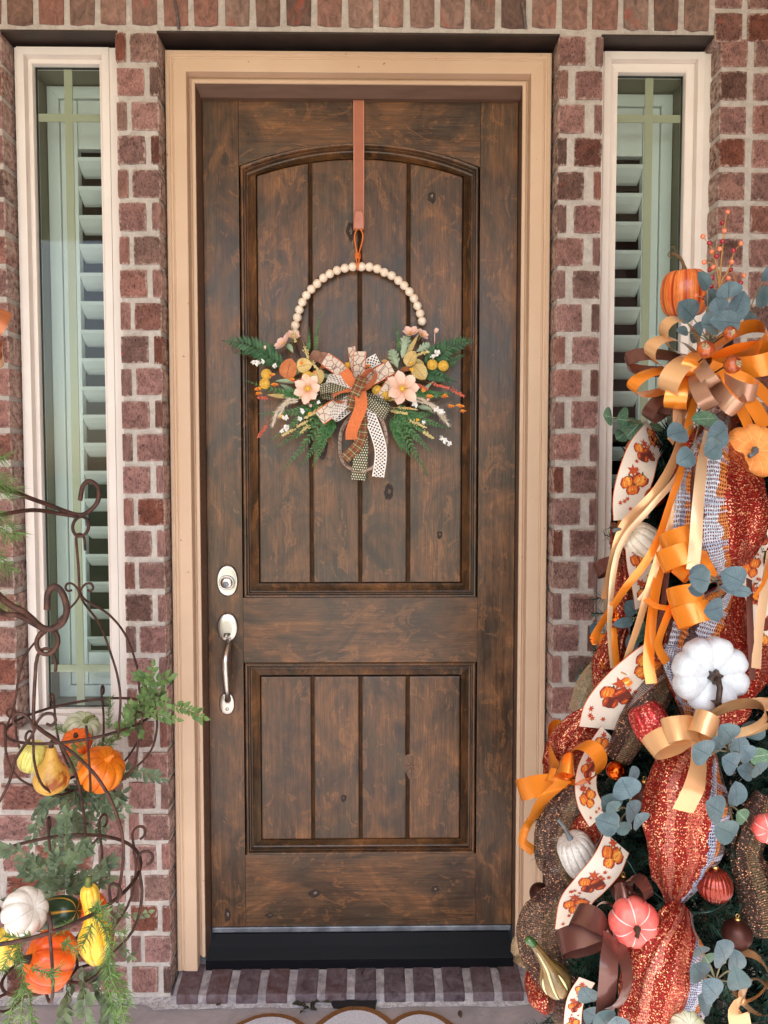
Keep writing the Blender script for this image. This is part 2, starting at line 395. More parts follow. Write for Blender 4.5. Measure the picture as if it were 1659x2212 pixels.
# steel lintels over the three openings: dark plates seen from below
def lintel(x0, x1, label, y1):
    lb = MB(); lb.box(x0-.004, x1+.004, .0015, y1, Z_HEAD-.002, Z_HEAD+.0035); o = lb.build('steel_lintel', M['steel_dark']); tag(o, label, 'lintel', 'steel lintels over the openings')
lintel(X_LW0, X_LW1, 'dark steel lintel over the left sidelight window', .16); lintel(X_D0, X_D1, 'wide dark steel lintel over the front door', .16); lintel(X_RW0, X_RW1, 'dark steel lintel over the right sidelight window', .16)
M['mortarstep'] = pm('dusty_mortar', lin(128, 122, 126), lin(172, 166, 168), 40, .95, 0, .8, 140)
# brick threshold step under the door
step = thing('door_step', 'dark brick threshold step on edge in front of the door sill', 'step', (at(779, 2150, 0).x, 0, 0))
zf = at(700, 2147, -.03).z; zbk = at(700, 2077, .085).z
sx0, sx1 = at(378, 2130, 0).x, at(1190, 2130, 0).x
ms_ = MB(); e = .004
ms_.add([(sx0, -.026, 0), (sx1, -.026, 0), (sx1, -.026, zf-e), (sx0, -.026, zf-e), (sx0, .13, zbk-e+.01), (sx1, .13, zbk-e+.01)], [(0, 1, 2, 3), (3, 2, 5, 4)]); ms_.build('mortar_bed', M['mortarstep'], step)
xs = sx0+.012
def step_brick(x0, x1):
    b = MB(); y0, y1 = -.03, .082
    s = (zbk-zf)/(.115)
    zz = lambda y: zf+(y+.03)*s
    b.add([(x0, y0, .004), (x1, y0, .004), (x1, y1, .004), (x0, y1, .004), (x0, y0, zz(y0)), (x1, y0, zz(y0)), (x1, y1, zz(y1)), (x0, y1, zz(y1))], [(0,1,5,4),(1,2,6,5),(2,3,7,6),(3,0,4,7),(4,5,6,7),(3,2,1,0)])
    b.build('brick', M['brickstep'], step, bevel=.005)
t = NT('brick_step'); vec = t.coord('Object', rand=True); oi = t.new('ObjectInfo')
c = t.mix(t.ramp(t.noise(vec, 30, 6, .7, .8), [(.35, 0.0), (.68, 1.0)]), t.ramp(oi.outputs['Random'], [(0, lin(50, 38, 44)), (.5, lin(68, 52, 58)), (1, lin(88, 54, 48))]), lin(112, 100, 106))
t.col(c); t.p(rough=.62, spec=.45); t.bump(t.noise(vec, 90, 6, .7), .5, .005); M['brickstep'] = t.m
pt = (at(1182, 2120, 0).x-at(448, 2120, 0).x)/11.6
x = at(394, 2120, 0).x-.012
while x < sx1-.03: step_brick(x, x+pt-.023); x += pt
# lime stain along the foot of wall and step
ls = MB(); r0 = []; r1 = []
for i in range(90):
    x = -1.35+i*2.6/89; r0.append(V((x, -.02 if abs(x+.02) < .5 else .01, .006))); r1.append(V((x, -.047-.012*noise.noise(V((x*9, 0, 3))) if -.6 < x < .55 else -.024-.01*noise.noise(V((x*9, 0, 3))), .004)))
ls.grid([r0, r1]); structure(ls.build('lime_stain', M['lime']))

# ---------------------------------------------------------------- sidelight windows
def frame_ring(mb, x0, x1, z0, z1, wd, y0, y1, m=0, bottom=True):
    # mitred frame
    o = [(x0, z0), (x1, z0), (x1, z1), (x0, z1)]; i = [(x0+wd, z0+wd), (x1-wd, z0+wd), (x1-wd, z1-wd), (x0+wd, z1-wd)]
    for k in range(4):
        if k == 0 and not bottom: continue
        a, b = o[k], o[(k+1) % 4]; c, d = i[(k+1) % 4], i[k]
        mb.prism([a, b, c, d], y0, y1, m)
def sidelight(x0, x1, label, side, gx0, gx1, mx, hy, pcd):
    zt = Z_HEAD-.012; zb = Z_SILL+.002
    root = thing('sidelight_window', label, 'window', ((x0+x1)/2, .07, zb), 'narrow windows beside the door')
    fw = .021
    a = MB(); frame_ring(a, x0, x1, zb, zt, fw, .056, .20); a.build('frame', M['white'], root, bevel=.0012)
    s = MB(); frame_ring(s, x0+fw+.0002, x1-fw-.0002, zb+fw+.0002, zt-fw-.0002, gx0-(x0+fw), .080, .118); s.build('sash', M['white'], root, bevel=.0012)
    s = MB(); frame_ring(s, gx0-.0045, x1-(gx0-x0)+.0045, zb+(gx0-x0)-.0045, zt-(gx0-x0)+.0045, .004, .0785, .0799); s.build('glazing_bead', M['white'], root)
    sl = MB(); sl.box(x0+.0, x1-.0, .052, .0575, zb-.03, zb+.004); sl.build('sill_lip', M['white'], root, bevel=.002)
    gz0, gz1 = zb+(gx0-x0), zt-(gx0-x0)
    gl = MB(); gl.box(gx0-.003, gx1+.003, .095, .0975, gz0-.003, gz1+.003); gl.build('glass_pane', M['glass'], root)
    sp = MB(); frame_ring(sp, gx0-.004, gx1+.004, gz0-.004, gz1+.004, .008, .100, .106); sp.build('spacer', M['rubber'], root)
    # grille bars inside the glazing
    for nm, q in (('grille_bar', (mx-.0115, mx+.0115, .103, .107, gz0, gz1)), ('grille_bar', (gx0, gx1, .1035, .1065, hy-.011, hy+.011)), ('grille_bar', (gx0, gx1, .1035, .1065, gz0+.105, gz0+.127))):
        g_ = MB(); g_.box(*q); g_.build(nm, M['grid'], root)
    # the jamb box behind, the shutter in its frame and the dim room
    jb = MB(); W0, W1 = gx0-.012, gx1+.012
    jb.box(W0-.02, W0, .116, .30, gz0-.02, gz1+.02); jb.box(W1, W1+.02, .116, .30, gz0-.02, gz1+.02); jb.box(W0, W1, .116, .30, gz1, gz1+.02); jb.box(W0, W1, .116, .30, gz0-.02, gz0)
    jb.build('jamb', M['roomwall'], root)
    return root, W0, W1, gz0, gz1
def shutter(root, W0, W1, gz0, gz1, side, label):
    sh = thing('shutter', label, 'shutter', ((W0+W1)/2, .215, gz0), 'plantation shutters behind the side windows')
    out = -1 if side == 'L' else 1       # side of the wide stile (away from the door)
    y0, y1 = .205, .235
    xa, xb = (W0+.002, W1+.25) if out < 0 else (W0-.25, W1-.002)
    fr = MB(); frame_ring(fr, xa, xb, gz0+.002, gz1-.004, .035, .198, .24); fr.build('shutter_frame', M['shutter'], sh, bevel=.002)
    st = MB(); wd = .05
    if out < 0: st.box(xa+.037, xa+.037+wd, y0, y1, gz0+.04, gz1-.042); lx0, lx1 = xa+.037+wd+.002, xb-.06
    else: st.box(xb-.037-wd, xb-.037, y0, y1, gz0+.04, gz1-.042); lx0, lx1 = xa+.06, xb-.037-wd-.002
    st.build('stile', M['shutter'], sh, bevel=.002)
    rl = MB(); rl.box(lx0, lx1, y0, y1, gz1-.185, gz1-.042); rl.build('top_rail', M['shutter'], sh, bevel=.002)
    rl = MB(); rl.box(lx0, lx1, y0, y1, gz0+.04, gz0+.14); rl.build('bottom_rail', M['shutter'], sh, bevel=.002)
    zl = gz1-.20; p = .0855; lm = None
    while zl-p > gz0+.10:
        if lm is None:
            b = MB(); n = 8; ring = []
            for k in range(n):
                a = 2*PI*k/n; ring.append((math.cos(a)*.036, math.sin(a)*.0045))
            tl = math.radians(36.5)
            pr = [(u*math.cos(tl)-v_*math.sin(tl), -u*math.sin(tl)-v_*math.cos(tl)) for u, v_ in ring]
            vs = [(lx0, .222+a_, zl-.035+c_) for a_, c_ in pr]+[(lx1, .222+a_, zl-.035+c_) for a_, c_ in pr]
            b.add(vs, [tuple(range(n)), tuple(range(2*n-1, n-1, -1))]+[((i+1) % n, i, n+i, n+(i+1) % n) for i in range(n)])
            lo_ = b.build('louver', M['shutter'], sh); lm = lo_.data; lc = WL[lo_.name]; zfirst = zl
        else: inst('louver', lm, (lc.x, lc.y, lc.z-(zfirst-zl)), sh)
        zl -= p
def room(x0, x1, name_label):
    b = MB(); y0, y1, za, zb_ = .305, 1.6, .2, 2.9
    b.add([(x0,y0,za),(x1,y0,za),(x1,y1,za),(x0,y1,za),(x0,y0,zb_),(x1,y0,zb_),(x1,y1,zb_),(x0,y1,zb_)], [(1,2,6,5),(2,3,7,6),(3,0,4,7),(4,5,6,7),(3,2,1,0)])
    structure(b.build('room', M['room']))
gxa, gxb = at(75, 165, .095).x, at(218, 165, .095).x
_x0 = at(35, 118, .058).x
r1 = sidelight(_x0, at(219, 165, .095).x+(gxa-_x0), 'narrow white framed window on the left of the door behind the hanging baskets', 'L', gxa, at(219, 165, .095).x, at(148, 200, .105).x, at(148, 255, .105).z, None)
shutter(r1[0], *r1[1:], 'L', 'white louvered shutter inside the left side window')
gxc, gxd = at(1331, 165, .095).x, at(1477, 165, .095).x
_x1 = at(1524, 118, .058).x
r2 = sidelight(gxc-(_x1-gxd), _x1, 'narrow white framed window on the right of the door behind the decorated tree', 'R', gxc, gxd, at(1402, 200, .105).x, at(1402, 257, .105).z, None)
shutter(r2[0], *r2[1:], 'R', 'white louvered shutter inside the right side window')
room(-1.6, -.55, ''); room(.55, 1.6, '')
ck = MB(); ck.box(at(219, 165, .095).x+(gxa-_x0)+.0003, X_LW1+.004, .060, .2, Z_SILL, Z_HEAD-.012); ck.build('frame_flange', M['white'], r1[0])
ck = MB(); ck.box(X_RW0-.004, gxc-(_x1-gxd)-.0003, .060, .2, Z_SILL, Z_HEAD-.012); ck.build('frame_flange', M['white'], r2[0])
# caulk joints between frames and brick
ck = MB(); ck.box(at(35, 118, .058).x-.007, at(35, 118, .058).x-.0005, .062, .2, Z_SILL, Z_HEAD-.012); ck.build('caulk', M['white'], r1[0])
ck = MB(); xx = at(1524, 118, .058).x; ck.box(xx+.0005, X_RW1+.004, .062, .2, Z_SILL, Z_HEAD-.012); ck.build('caulk', M['white'], r2[0])

# ---------------------------------------------------------------- door frame
YC = .046      # face of the casing
YD = .13       # face of the door
dfr = thing('door_frame', 'beige painted moulded casing with brown jamb round the front door', 'door frame', (0, YC, 0))
cx0, cx1 = at(358, 300, YC).x-.001, at(1191, 300, YC).x+.001
zc = at(779, 109, YC).z; zcb = at(400, 2098, YC).z
def upright(name, prof, x_edge, sgn, zb, mat, zt):
    # prof: list of (offset from outer edge, y); extruded up, mitred at the top by the same offset
    b = MB(); n = len(prof); vs = []
    for o_, y in prof: vs.append((x_edge+sgn*o_, y, zb))
    for o_, y in prof: vs.append((x_edge+sgn*o_, y, zt-o_))
    fs = [((i), i+1, n+i+1, n+i) for i in range(n-1)]+[tuple(range(n))]
    b.add(vs, fs); return b.build(name, mat, dfr)
def head(name, prof, x0, x1, zt, mat):
    b = MB(); n = len(prof)
    vs = [(x0+o_, y, zt-o_) for o_, y in prof]+[(x1-o_, y, zt-o_) for o_, y in prof]
    fs = [(i, n+i, n+i+1, i+1) for i in range(n-1)]; b.add(vs, fs); return b.build(name, mat, dfr)
mm = mpp(YC)
cas = [(0, .20), (0, YC+.006), (.003, YC+.001), (.012, YC), (.0145, YC+.004), (.019, YC+.004), (.0215, YC), (.0235, YC+.002), (.026, YC+.0005), (45*mm-.0015, YC), (45*mm, YC+.0015), (45*mm+.0005, YC+.036)]
bead = [(45*mm+.0006, YC+.0365), (49.5*mm, YC+.0365), (50*mm, YC+.030), (51.5*mm, YC+.027), (58*mm, YC+.027), (58.6*mm, YC+.029), (58.7*mm, YC+.032)]
upright('casing', cas, cx0, 1, zcb, M['beige'], zc); upright('casing', cas, cx1, -1, zcb, M['beige'], zc); head('casing', cas, cx0, cx1, zc, M['beige'])
zbb = at(420, 2074, YC+.013).z
upright('bead', bead, cx0, 1, zbb, M['beige'], zc); upright('bead', bead, cx1, -1, zbb, M['beige'], zc); head('bead', bead, cx0, cx1, zc, M['beige'])
# brown jamb between casing and door
jx0, jx1 = at(436.5, 500, YD-.02).x, at(1121, 500, YD-.02).x; jz = at(779, 213, YD-.02).z
J0 = cx0+58.8*mm; J1 = cx1-58.8*mm; JZ = zc-58.8*mm
b = MB(); YJ = YC+.0315; zthr = at(600, 2070, .1).z
b.add([(J0, YJ, zthr), (jx0, YD-.02, zthr), (jx0, YD-.02, jz), (J0, YJ, JZ)], [(0, 1, 2, 3)]); b.add([(jx0, YD-.02, zthr), (jx0, YD+.03, zthr), (jx0, YD+.03, jz), (jx0, YD-.02, jz)], [(0, 1, 2, 3)]); b.build('jamb', M['brownpaint'], dfr)
b = MB(); b.add([(jx1, YD-.02, zthr), (J1, YJ, zthr), (J1, YJ, JZ), (jx1, YD-.02, jz)], [(0, 1, 2, 3)]); b.add([(jx1, YD+.03, zthr), (jx1, YD-.02, zthr), (jx1, YD-.02, jz), (jx1, YD+.03, jz)], [(0, 1, 2, 3)]); b.build('jamb', M['brownpaint'], dfr)
b = MB(); b.add([(J0, YJ, JZ), (jx0, YD-.02, jz), (jx1, YD-.02, jz), (J1, YJ, JZ)], [(0, 1, 2, 3)]); b.add([(jx0, YD-.02, jz), (jx0, YD+.03, jz), (jx1, YD+.03, jz), (jx1, YD-.02, jz)], [(0, 1, 2, 3)]); b.build('jamb_head', M['brownpaint'], dfr)
# black weatherstrip
b = MB(); sx = at(440.5, 600, YD).x; sx_ = at(1117.5, 600, YD).x; sz = at(779, 218.5, YD).z
b.box(jx0+.0003, sx-.0005, YD-.004, YD+.05, zthr, sz+.012); b.box(sx_+.0005, jx1-.0003, YD-.004, YD+.05, zthr, sz+.012); b.box(sx, sx_, YD-.004, YD+.05, sz+.0005, sz+.006)
b.build('weatherstrip', M['rubber'], dfr)
# ribbed black sill plate
zs_b = at(779, 2012, YD-.005).z; zs_f = at(779, 2075, .06).z
sb = MB(); rows_ = []; nr = 26
for i in range(nr*3+1):
    tt = i/(nr*3); y = .06+(YD-.005-.06)*tt; z = zs_f+(zs_b-zs_f)*tt
    if tt > .04 and tt < .96: z += (.0022, -.0016, .0006)[i % 3]*(1 if tt < .5 else .7)
    xa, xb = at(444+18*tt, 2075-63*tt, y).x, at(1109-11*tt, 2075-63*tt, y).x
    rows_.append([V((xa, y, z)), V((xb, y, z))])
rows_.insert(0, [rows_[0][0]+V((0, 0, -.03)), rows_[0][1]+V((0, 0, -.03))])
sb.grid(rows_); o = sb.build('door_sill', M['sillblack']); tag(o, 'black ribbed metal sill plate below the wooden door', 'door sill')

# ---------------------------------------------------------------- the door
door = thing('front_door', 'stained knotty wood front door with an arched upper panel and a lower panel', 'door', (0, YD, at(779, 1999, YD).z))
A = lambda px, py, y=YD: at(px, py, y)
dx0, dx1 = A(441.5, 600).x-.0006, A(1116.5, 600).x
# use mid height x so that the slab is a true rectangle
dzt, dzb = A(779, 219).z, A(779, 1999).z
sxl, sxr = A(518, 600).x, A(1036, 600).x
TH = .045
def slab(name, poly, mat, y0=YD, th=TH, bev=.0012, parent=door):
    b = MB(); b.prism(poly, y0, y0+th); return b.build(name, mat, parent, bevel=bev)
slab('stile', [(dx0, dzb), (sxl-.0004, dzb), (sxl-.0004, dzt), (dx0, dzt)], M['woodv']); slab('stile', [(sxr+.0004, dzb), (dx1, dzb), (dx1, dzt), (sxr+.0004, dzt)], M['woodv'])
ox0, ox1 = A(522, 700).x, A(1032, 700).x          # outer outline of the upper moulding
zc_, zp_ = A(521, 358).z, A(779, 309).z           # corner and crown of the arch
def arc(x0, x1, zc, zp, n=24):
    h = zp-zc; a = (x1-x0)/2; R = (a*a+h*h)/(2*h); xm = (x0+x1)/2; out = []
    for i in range(n+1):
        x = x0+(x1-x0)*i/n; out.append((x, zp-R+math.sqrt(R*R-(x-xm)**2)))
    return out
zu0 = A(779, 1291).z; zl1 = A(779, 1431).z; zl0 = A(779, 1845).z
top = arc(sxl, sxr, zc_, zp_)
slab('top_rail', [(sxl, dzt)]+top+[(sxr, dzt)], M['woodh'])
slab('middle_rail', [(sxl, zl1), (sxr, zl1), (sxr, zu0), (sxl, zu0)], M['woodh']); slab('bottom_rail', [(sxl, dzb), (sxr, dzb), (sxr, zl0), (sxl, zl0)], M['woodh'])
# back plate so that nothing shows through the joints
slab('core', [(dx0+.01, dzb+.01), (dx1-.01, dzb+.01), (dx1-.01, dzt-.01), (dx0+.01, dzt-.01)], M['dark'], YD+.0275, .016, 0)
def outline(x0, x1, z0, zc, zp=None):
    return [(x0, z0)]+(arc(x0, x1, zc, zp) if zp else [(x0, zc), (x1, zc)])+[(x1, z0)]
def ring_band(name, o1, y1, o2, y2, mat):
    b = MB(); n = len(o1)
    vs = [(x, y1, z) for x, z in o1]+[(x, y2, z) for x, z in o2]
    b.add(vs, [(i, (i+1) % n, n+(i+1) % n, n+i) for i in range(n)]); return b.build(name, mat, door)
def multi_band(name, secs, mat):   # secs: list of (outline, y)
    b = MB(); n = len(secs[0][0]); rows = [[V((x, y, z)) for x, z in o] for o, y in secs]
    vs = [p for r in rows for p in r]; fs = []
    for k in range(len(secs)-1):
        fs += [(k*n+i, k*n+(i+1) % n, (k+1)*n+(i+1) % n, (k+1)*n+i) for i in range(n)]
    b.add(vs, fs); return b.build(name, mat, door)
def panel(x0, x1, z0, zc, zp, fx0, fx1, fz0, fzc, fzp, grooves):
    k = .0105
    def ins(d): return outline(x0+d, x1-d, z0+d, zc-d, zp-d if zp else None)
    # raised moulding, quirk, flat of the sticking
    multi_band('moulding', [(ins(-.001), YD+.004), (ins(.0012), YD-.003), (ins(.004), YD-.0055), (ins(.0075), YD-.005), (ins(.0098), YD-.001), (ins(.0102), YD+.006), (ins(.012), YD+.006), (ins(.0125), YD+.003), (ins(.0135), YD+.003), (ins(.0145), YD+.020)], M['woodv'])
    f = outline(fx0, fx1, fz0, fzc, fzp)
    multi_band('panel_bevel', [(ins(.0142), YD+.020), (ins(.018), YD+.0215), (ins(.024), YD+.019), (outline(fx0-.004, fx1+.004, fz0-.004, fzc+.004, fzp+.004 if fzp else None), YD+.009), (outline(fx0-.0035, fx1+.0035, fz0-.0035, fzc+.0035, fzp+.0035 if fzp else None), YD+.016)], M['woodv'])
    gs = [fx0]+grooves+[fx1]; gw = .0052
    for i in range(len(gs)-1):
        a = gs[i]+(gw if i else 0); b_ = gs[i+1]-(gw if i < len(gs)-2 else 0)
        if fzp:
            full = arc(fx0, fx1, fzc, fzp, 96); tp = [(x, z) for x, z in full if a < x < b_]
            zi = lambda x: min(full, key=lambda q: abs(q[0]-x))[1]
            poly = [(a, fz0), (a, zi(a))]+tp[::6]+[(b_, zi(b_)), (b_, fz0)]
        else: poly = [(a, fz0), (a, fzc), (b_, fzc), (b_, fz0)]
        slab('plank', poly, M['woodv'], YD+.003, .02, .0038)
    gb = MB()
    for gx in grooves: gb.box(gx-.009, gx+.009, YD+.0135, YD+.0145, fz0-.003, (fzc if not fzp else fzp)-.001)
    gb.build('groove', M['groove'], door)
M['groove'] = pm('groove_stain', lin(74, 46, 20), lin(44, 27, 13), 30, .65, spec=.2)
gr = [A(671, 700).x, A(777.5, 700).x, A(882.5, 700).x]
panel(ox0, ox1, zu0, zc_, zp_, A(557, 700).x, A(998, 700).x, A(779, 1258).z, A(560, 379).z, A(779, 343).z, gr)
panel(ox0+.0, ox1-.0, zl0, zl1, None, A(557, 700).x, A(998, 700).x, A(779, 1813).z, A(779, 1462).z, None, gr)
sw = MB(); sw.box(dx0+.002, dx1-.002, YD-.006, YD+.03, A(779, 2012, YD-.005).z, dzb-.0005); sw.build('door_sweep', M['alu'], door, bevel=.002)
# knots in the boards
M['knot'] = pm('knot', lin(22, 15, 12), lin(58, 38, 26), 160, .6, 0, .6, 300); M['knotpale'] = pm('knot_chip', lin(150, 136, 120), lin(60, 46, 38), 220, .7)
for px, py, rx, rz, dpt in ((757, 500, 9, 22, .003), (932, 425, 9, 14, .003), (840, 1063, 12, 19, .003), (697, 970, 13, 24, .003), (950, 1155, 7, 10, .003), (742, 1725, 7, 9, .003), (888, 1655, 19, 28, .003), (680, 1930, 15, 10, 0), (940, 1921, 12, 8, 0), (491, 1977, 8, 15, 0), (582, 1978, 10, 8, 0), (470, 1350, 5, 9, 0), (486, 345, 10, 14, 0), (535, 290, 7, 6, 0)):
    b = MB(); c = A(px, py, YD+dpt-.0004); n = 14; s = mpp(YD); r_ = random.Random(px)
    big = rx > 16 or py in (345, 290)
    ring = [c+V((math.cos(2*PI*i/n)*rx*s*r_.uniform(.7, 1.15), 0, math.sin(2*PI*i/n)*rz*s*r_.uniform(.7, 1.15))) for i in range(n)]
    b.add(ring+[c], [(i, (i+1) % n, n) for i in range(n)]); 
    b.build('knot', M['woodv'] if big else M['knot'], door)
    if not big:
        b = MB(); q = c+V((rx*s*.1, -.0003, rz*s*.1)); b.add([q+(p-c)*r_.uniform(.2, .42) for p in ring]+[q], [(i, (i+1) % n, n) for i in range(n)]); b.build('knot', M['knotpale'] if dpt == 0 or py in (425, 500) else M['woodv'], door)
    else:
        b = MB()
        for k in range(7):
            a = 2*PI*k/7+.3; u = V((math.cos(a)*rx, 0, math.sin(a)*rz))*s; n_ = V((-math.sin(a), 0, math.cos(a)))*.0011; o_ = V((0, -.0004, 0))
            b.add([c+o_+u*.12-n_, c+o_+u*.95, c+o_+u*.12+n_], [(0, 1, 2)])
        b.build('knot_check', M['knot'], door)
# deadbolt and handle set
def oval(mb, c, rx, rz, prof, n=40, m=0):   # prof: (scale, y)
    rows = [[V((c.x+math.cos(2*PI*j/n)*rx*s_, y, c.z+math.sin(2*PI*j/n)*rz*s_*(1-.06*abs(math.sin(2*PI*j/n))**6))) for j in range(n)] for s_, y in prof]
    mb.grid(rows, m, True); b0 = len(mb.v)-n; mb.f.append(list(range(b0, b0+n))); mb.m.append(m)
s = mpp(YD); lk = sub('deadbolt_lock', A(492, 1254), door)
b = MB(); c = A(492, 1254); oval(b, c, 23.5*s, 37*s, [(1, YD), (1, YD-.004), (.95, YD-.009), (.86, YD-.011), (.83, YD-.0105), (.4, YD-.0125)]); b.build('backplate', M['nickel'], lk, True)
b = MB(); c2 = A(492, 1257); oval(b, c2, 17*s, 17*s, [(1, YD-.011), (1, YD-.018), (.94, YD-.021), (.84, YD-.021), (.8, YD-.019), (.76, YD-.022), (.3, YD-.0225)]); b.build('cylinder_collar', M['nickel'], lk, True)
b = MB(); oval(b, A(491, 1260), 6.2*s, 6.2*s, [(1, YD-.022), (.95, YD-.0236), (.3, YD-.0237)]); b.build('keyway', M['alu'], lk, True)
b = MB(); q = A(491, 1261); b.box(q.x-.0008, q.x+.0008, YD-.0244, YD-.0236, q.z-.0045, q.z+.005); b.build('key_slot', M['dark'], lk)
hs = sub('door_handle', A(491, 1450), door)
b = MB(); oval(b, A(492.5, 1354), 23*s, 33.5*s, [(1, YD), (1, YD-.004), (.95, YD-.009), (.88, YD-.011), (.4, YD-.0115)]); b.build('upper_plate', M['nickel'], hs, True)
b = MB(); oval(b, A(491, 1519), 17.5*s, 27*s, [(1, YD), (1, YD-.003), (.94, YD-.007), (.86, YD-.0085), (.4, YD-.009)]); b.build('lower_plate', M['nickel'], hs, True)
b = MB(); q = A(491, 1371, YD-.0118); b.box(q.x-.010, q.x+.0095, YD-.0122, YD-.0116, q.z-.002, q.z+.0045); b.build('thumb_slot', M['dark'], hs)
b = MB(); q = A(490, 1373, YD-.014); b.ball(q+V((-.001, -.002, 0)), .009, .009, .0052); b.build('thumb_lever', M['nickel'], hs, True)
pts = [A(493, 1384, YD-.010), A(493, 1394, YD-.03), A(489, 1415, YD-.050), A(487, 1437, YD-.055), A(489, 1470, YD-.054), A(491, 1495, YD-.048), A(492, 1508, YD-.03), A(492, 1513, YD-.009)]
cp = catmull(pts, 6); rad = []
for i in range(len(cp)):
    u = i/(len(cp)-1); rad.append(.0088+.0052*math.exp(-((u-.42)/.17)**2)-.001*u+(.002 if u > .9 else 0))
b = MB(); b.tube(cp, rad, 14); b.build('grip', M['nickel'], hs, True)
b = MB(); oval(b, A(492, 1530), 4*s, 4*s, [(1, YD-.008), (.9, YD-.0105), (.2, YD-.011)], 14); b.build('screw', M['nickel'], hs, True)
# ---------------------------------------------------------------- organic builders
TOCAM = V((0, -1, 0))
def smooth_path(pts, n=6): return catmull(pts, n)
def leaf(mb, base, tip, nrm, wd, shape='round', cup=.15, bend=.1, m=0, nu=4, nv=6, r=None):
    base = V(base); tip = V(tip); d = tip-base; L = d.length; d = d/L
    n = V(nrm); n = (n-d*n.dot(d)); n = n.normalized() if n.length > 1e-4 else d.orthogonal().normalized()
    s_ = d.cross(n); rows = []
    for i in range(nv+1):
        t_ = i/nv
        if shape == 'round': w_ = (math.sin(PI*min(1, t_**.82))**.55 if 0 < t_ < 1 else 0)
        elif shape == 'lance': w_ = math.sin(PI*t_**.75)**.9 if 0 < t_ < 1 else 0
        else: w_ = math.sin(PI*t_**1.15)**.6 if 0 < t_ < 1 else 0
        w_ = max(w_, .03)*wd*.5
        rows.append([base+d*(L*t_)+s_*(w_*(2*j/nu-1))+n*(cup*wd*((2*j/nu-1)**2)*(w_/(wd*.5))-bend*L*math.sin(PI*t_*.9)*-1) for j in range(nu+1)])
    mb.grid(rows, m)
def basis(axis):
    a = V(axis).normalized(); x = V((1, 0, 0)) if abs(a.x) < .8 else V((0, 0, 1)); x = (x-a*x.dot(a)).normalized(); return x, a.cross(x)*-1, a
def lathe(mb, C, axis, prof, nrib=0, dep=.0, nu=None, m=0, sq=1.0, bend=None, lump=0, seed=0, power=2.0):
    X, Y_, A_ = basis(axis); nu = nu or max(20, nrib*6); rows = []
    for h, r in prof:
        row = []
        for j in range(nu):
            a = 2*PI*j/nu
            k = 1-dep*(1-abs(math.sin(nrib*a/2)))**power if nrib else 1
            q = r*k
            p = X*(math.cos(a)*q)+Y_*(math.sin(a)*q*sq)+A_*h
            if lump: p = p*(1+lump*noise.noise(p*(2.2/max(.02, abs(prof[len(prof)//2][1])))*.5+V((seed, 0, 0))))
            if bend: p = p+bend(h)
            row.append(V(C)+p)
        rows.append(row)
    mb.grid(rows, m, True)
def pumpkin_prof(R, H, dip=.35, n=18, pw=.75):
    out = []
    for i in range(n+1):
        t_ = PI*i/n; s_ = math.sin(t_); out.append((-H*math.cos(t_)*(1-dip*(1-s_)**1.5), max(.0006, R*s_**pw)))
    return out
def gm(name, c1, c2, n=0, gc=None, sc=18, rough=.35, bump=.05, coat=.15, gw=.25, spec=.5, streak=0, lohi=(.35, .65)):
    t = NT(name); vec = t.coord('Object', rand=True)
    nz = t.noise(t.coord('UV', scale=(streak, 1.2, 1)) if streak else vec, 1.0 if streak else sc, 5, .6, .6)
    c = t.ramp(nz, [(lohi[0], c1), (lohi[1], c2)])
    if n:
        u = t.xy(t.coord('UV'))[0]
        g_ = t.math('ABSOLUTE', t.math('SINE', t.math('MULTIPLY', u, PI*n)))
        f = t.ramp(g_, [(0.02, 1.0), (gw, 0.0)]); c = t.mix(f, c, gc)
    c = t.mix(1.0, c, t.ramp(t.noise(vec, 95, 5, .7), [(.34, .87), (.55, 1.02)]), 'MULTIPLY'); c = t.mix(t.ramp(t.noise(vec, 240, 2, .5), [(.68, 0.0), (.74, .4)]), c, (c1[0]*.35, c1[1]*.28, c1[2]*.2, 1))
    t.col(c); t.p(rough=rough, coat=coat, spec=spec, coatr=.2)
    if bump: t.bump(t.noise(vec, sc*5, 4), bump*2, .003)
    return t.m
def leafmat(name, c1, c2, vein, rough=.55, veins=True):
    t = NT(name); uv = t.xy(t.coord('UV')); vec = t.coord('Object', rand=True); oi = t.new('ObjectInfo')
    c = t.ramp(t.noise(vec, 30, 4, .6), [(.35, c1), (.65, c2)])
    c = t.mix(1.0, c, t.ramp(oi.outputs['Random'], [(0, (.62, .72, .66, 1)), (.35, (1.0, 1.0, .98, 1)), (.7, (.84, .9, .96, 1)), (1, (1.22, 1.22, 1.22, 1))]), 'MULTIPLY')
    if veins:
        a = t.math('ABSOLUTE', t.math('SUBTRACT', uv[0], .5))
        mid = t.ramp(a, [(.012, 1.0), (.03, 0.0)])
        sv = t.math('ABSOLUTE', t.math('SUBTRACT', t.math('FRACT', t.math('MULTIPLY', t.math('SUBTRACT', uv[1], t.math('MULTIPLY', a, .8)), 7.0)), .5))
        side = t.math('MULTIPLY', t.ramp(sv, [(.03, 1.0), (.09, 0.0)]), .6)
        c = t.mix(t.math('MULTIPLY', t.math('MAXIMUM', mid, side), .8), c, vein)
        nz = t.noise(vec, 160, 4, .7); c = t.mix(t.ramp(nz, [(.5, 0.0), (.7, .35)]), c, vein)
    t.col(c); t.p(rough=rough, spec=.35, sheen=.15)
    return t.m
M['euca'] = leafmat('eucalyptus_leaf', lin(76, 99, 106), lin(104, 126, 132), lin(54, 74, 82))
M['eucag'] = leafmat('green_eucalyptus_leaf', lin(60, 98, 74), lin(84, 122, 92), lin(150, 172, 150))
M['eucas'] = pm('eucalyptus_stem', lin(128, 132, 104), lin(150, 148, 116), 40, .6)
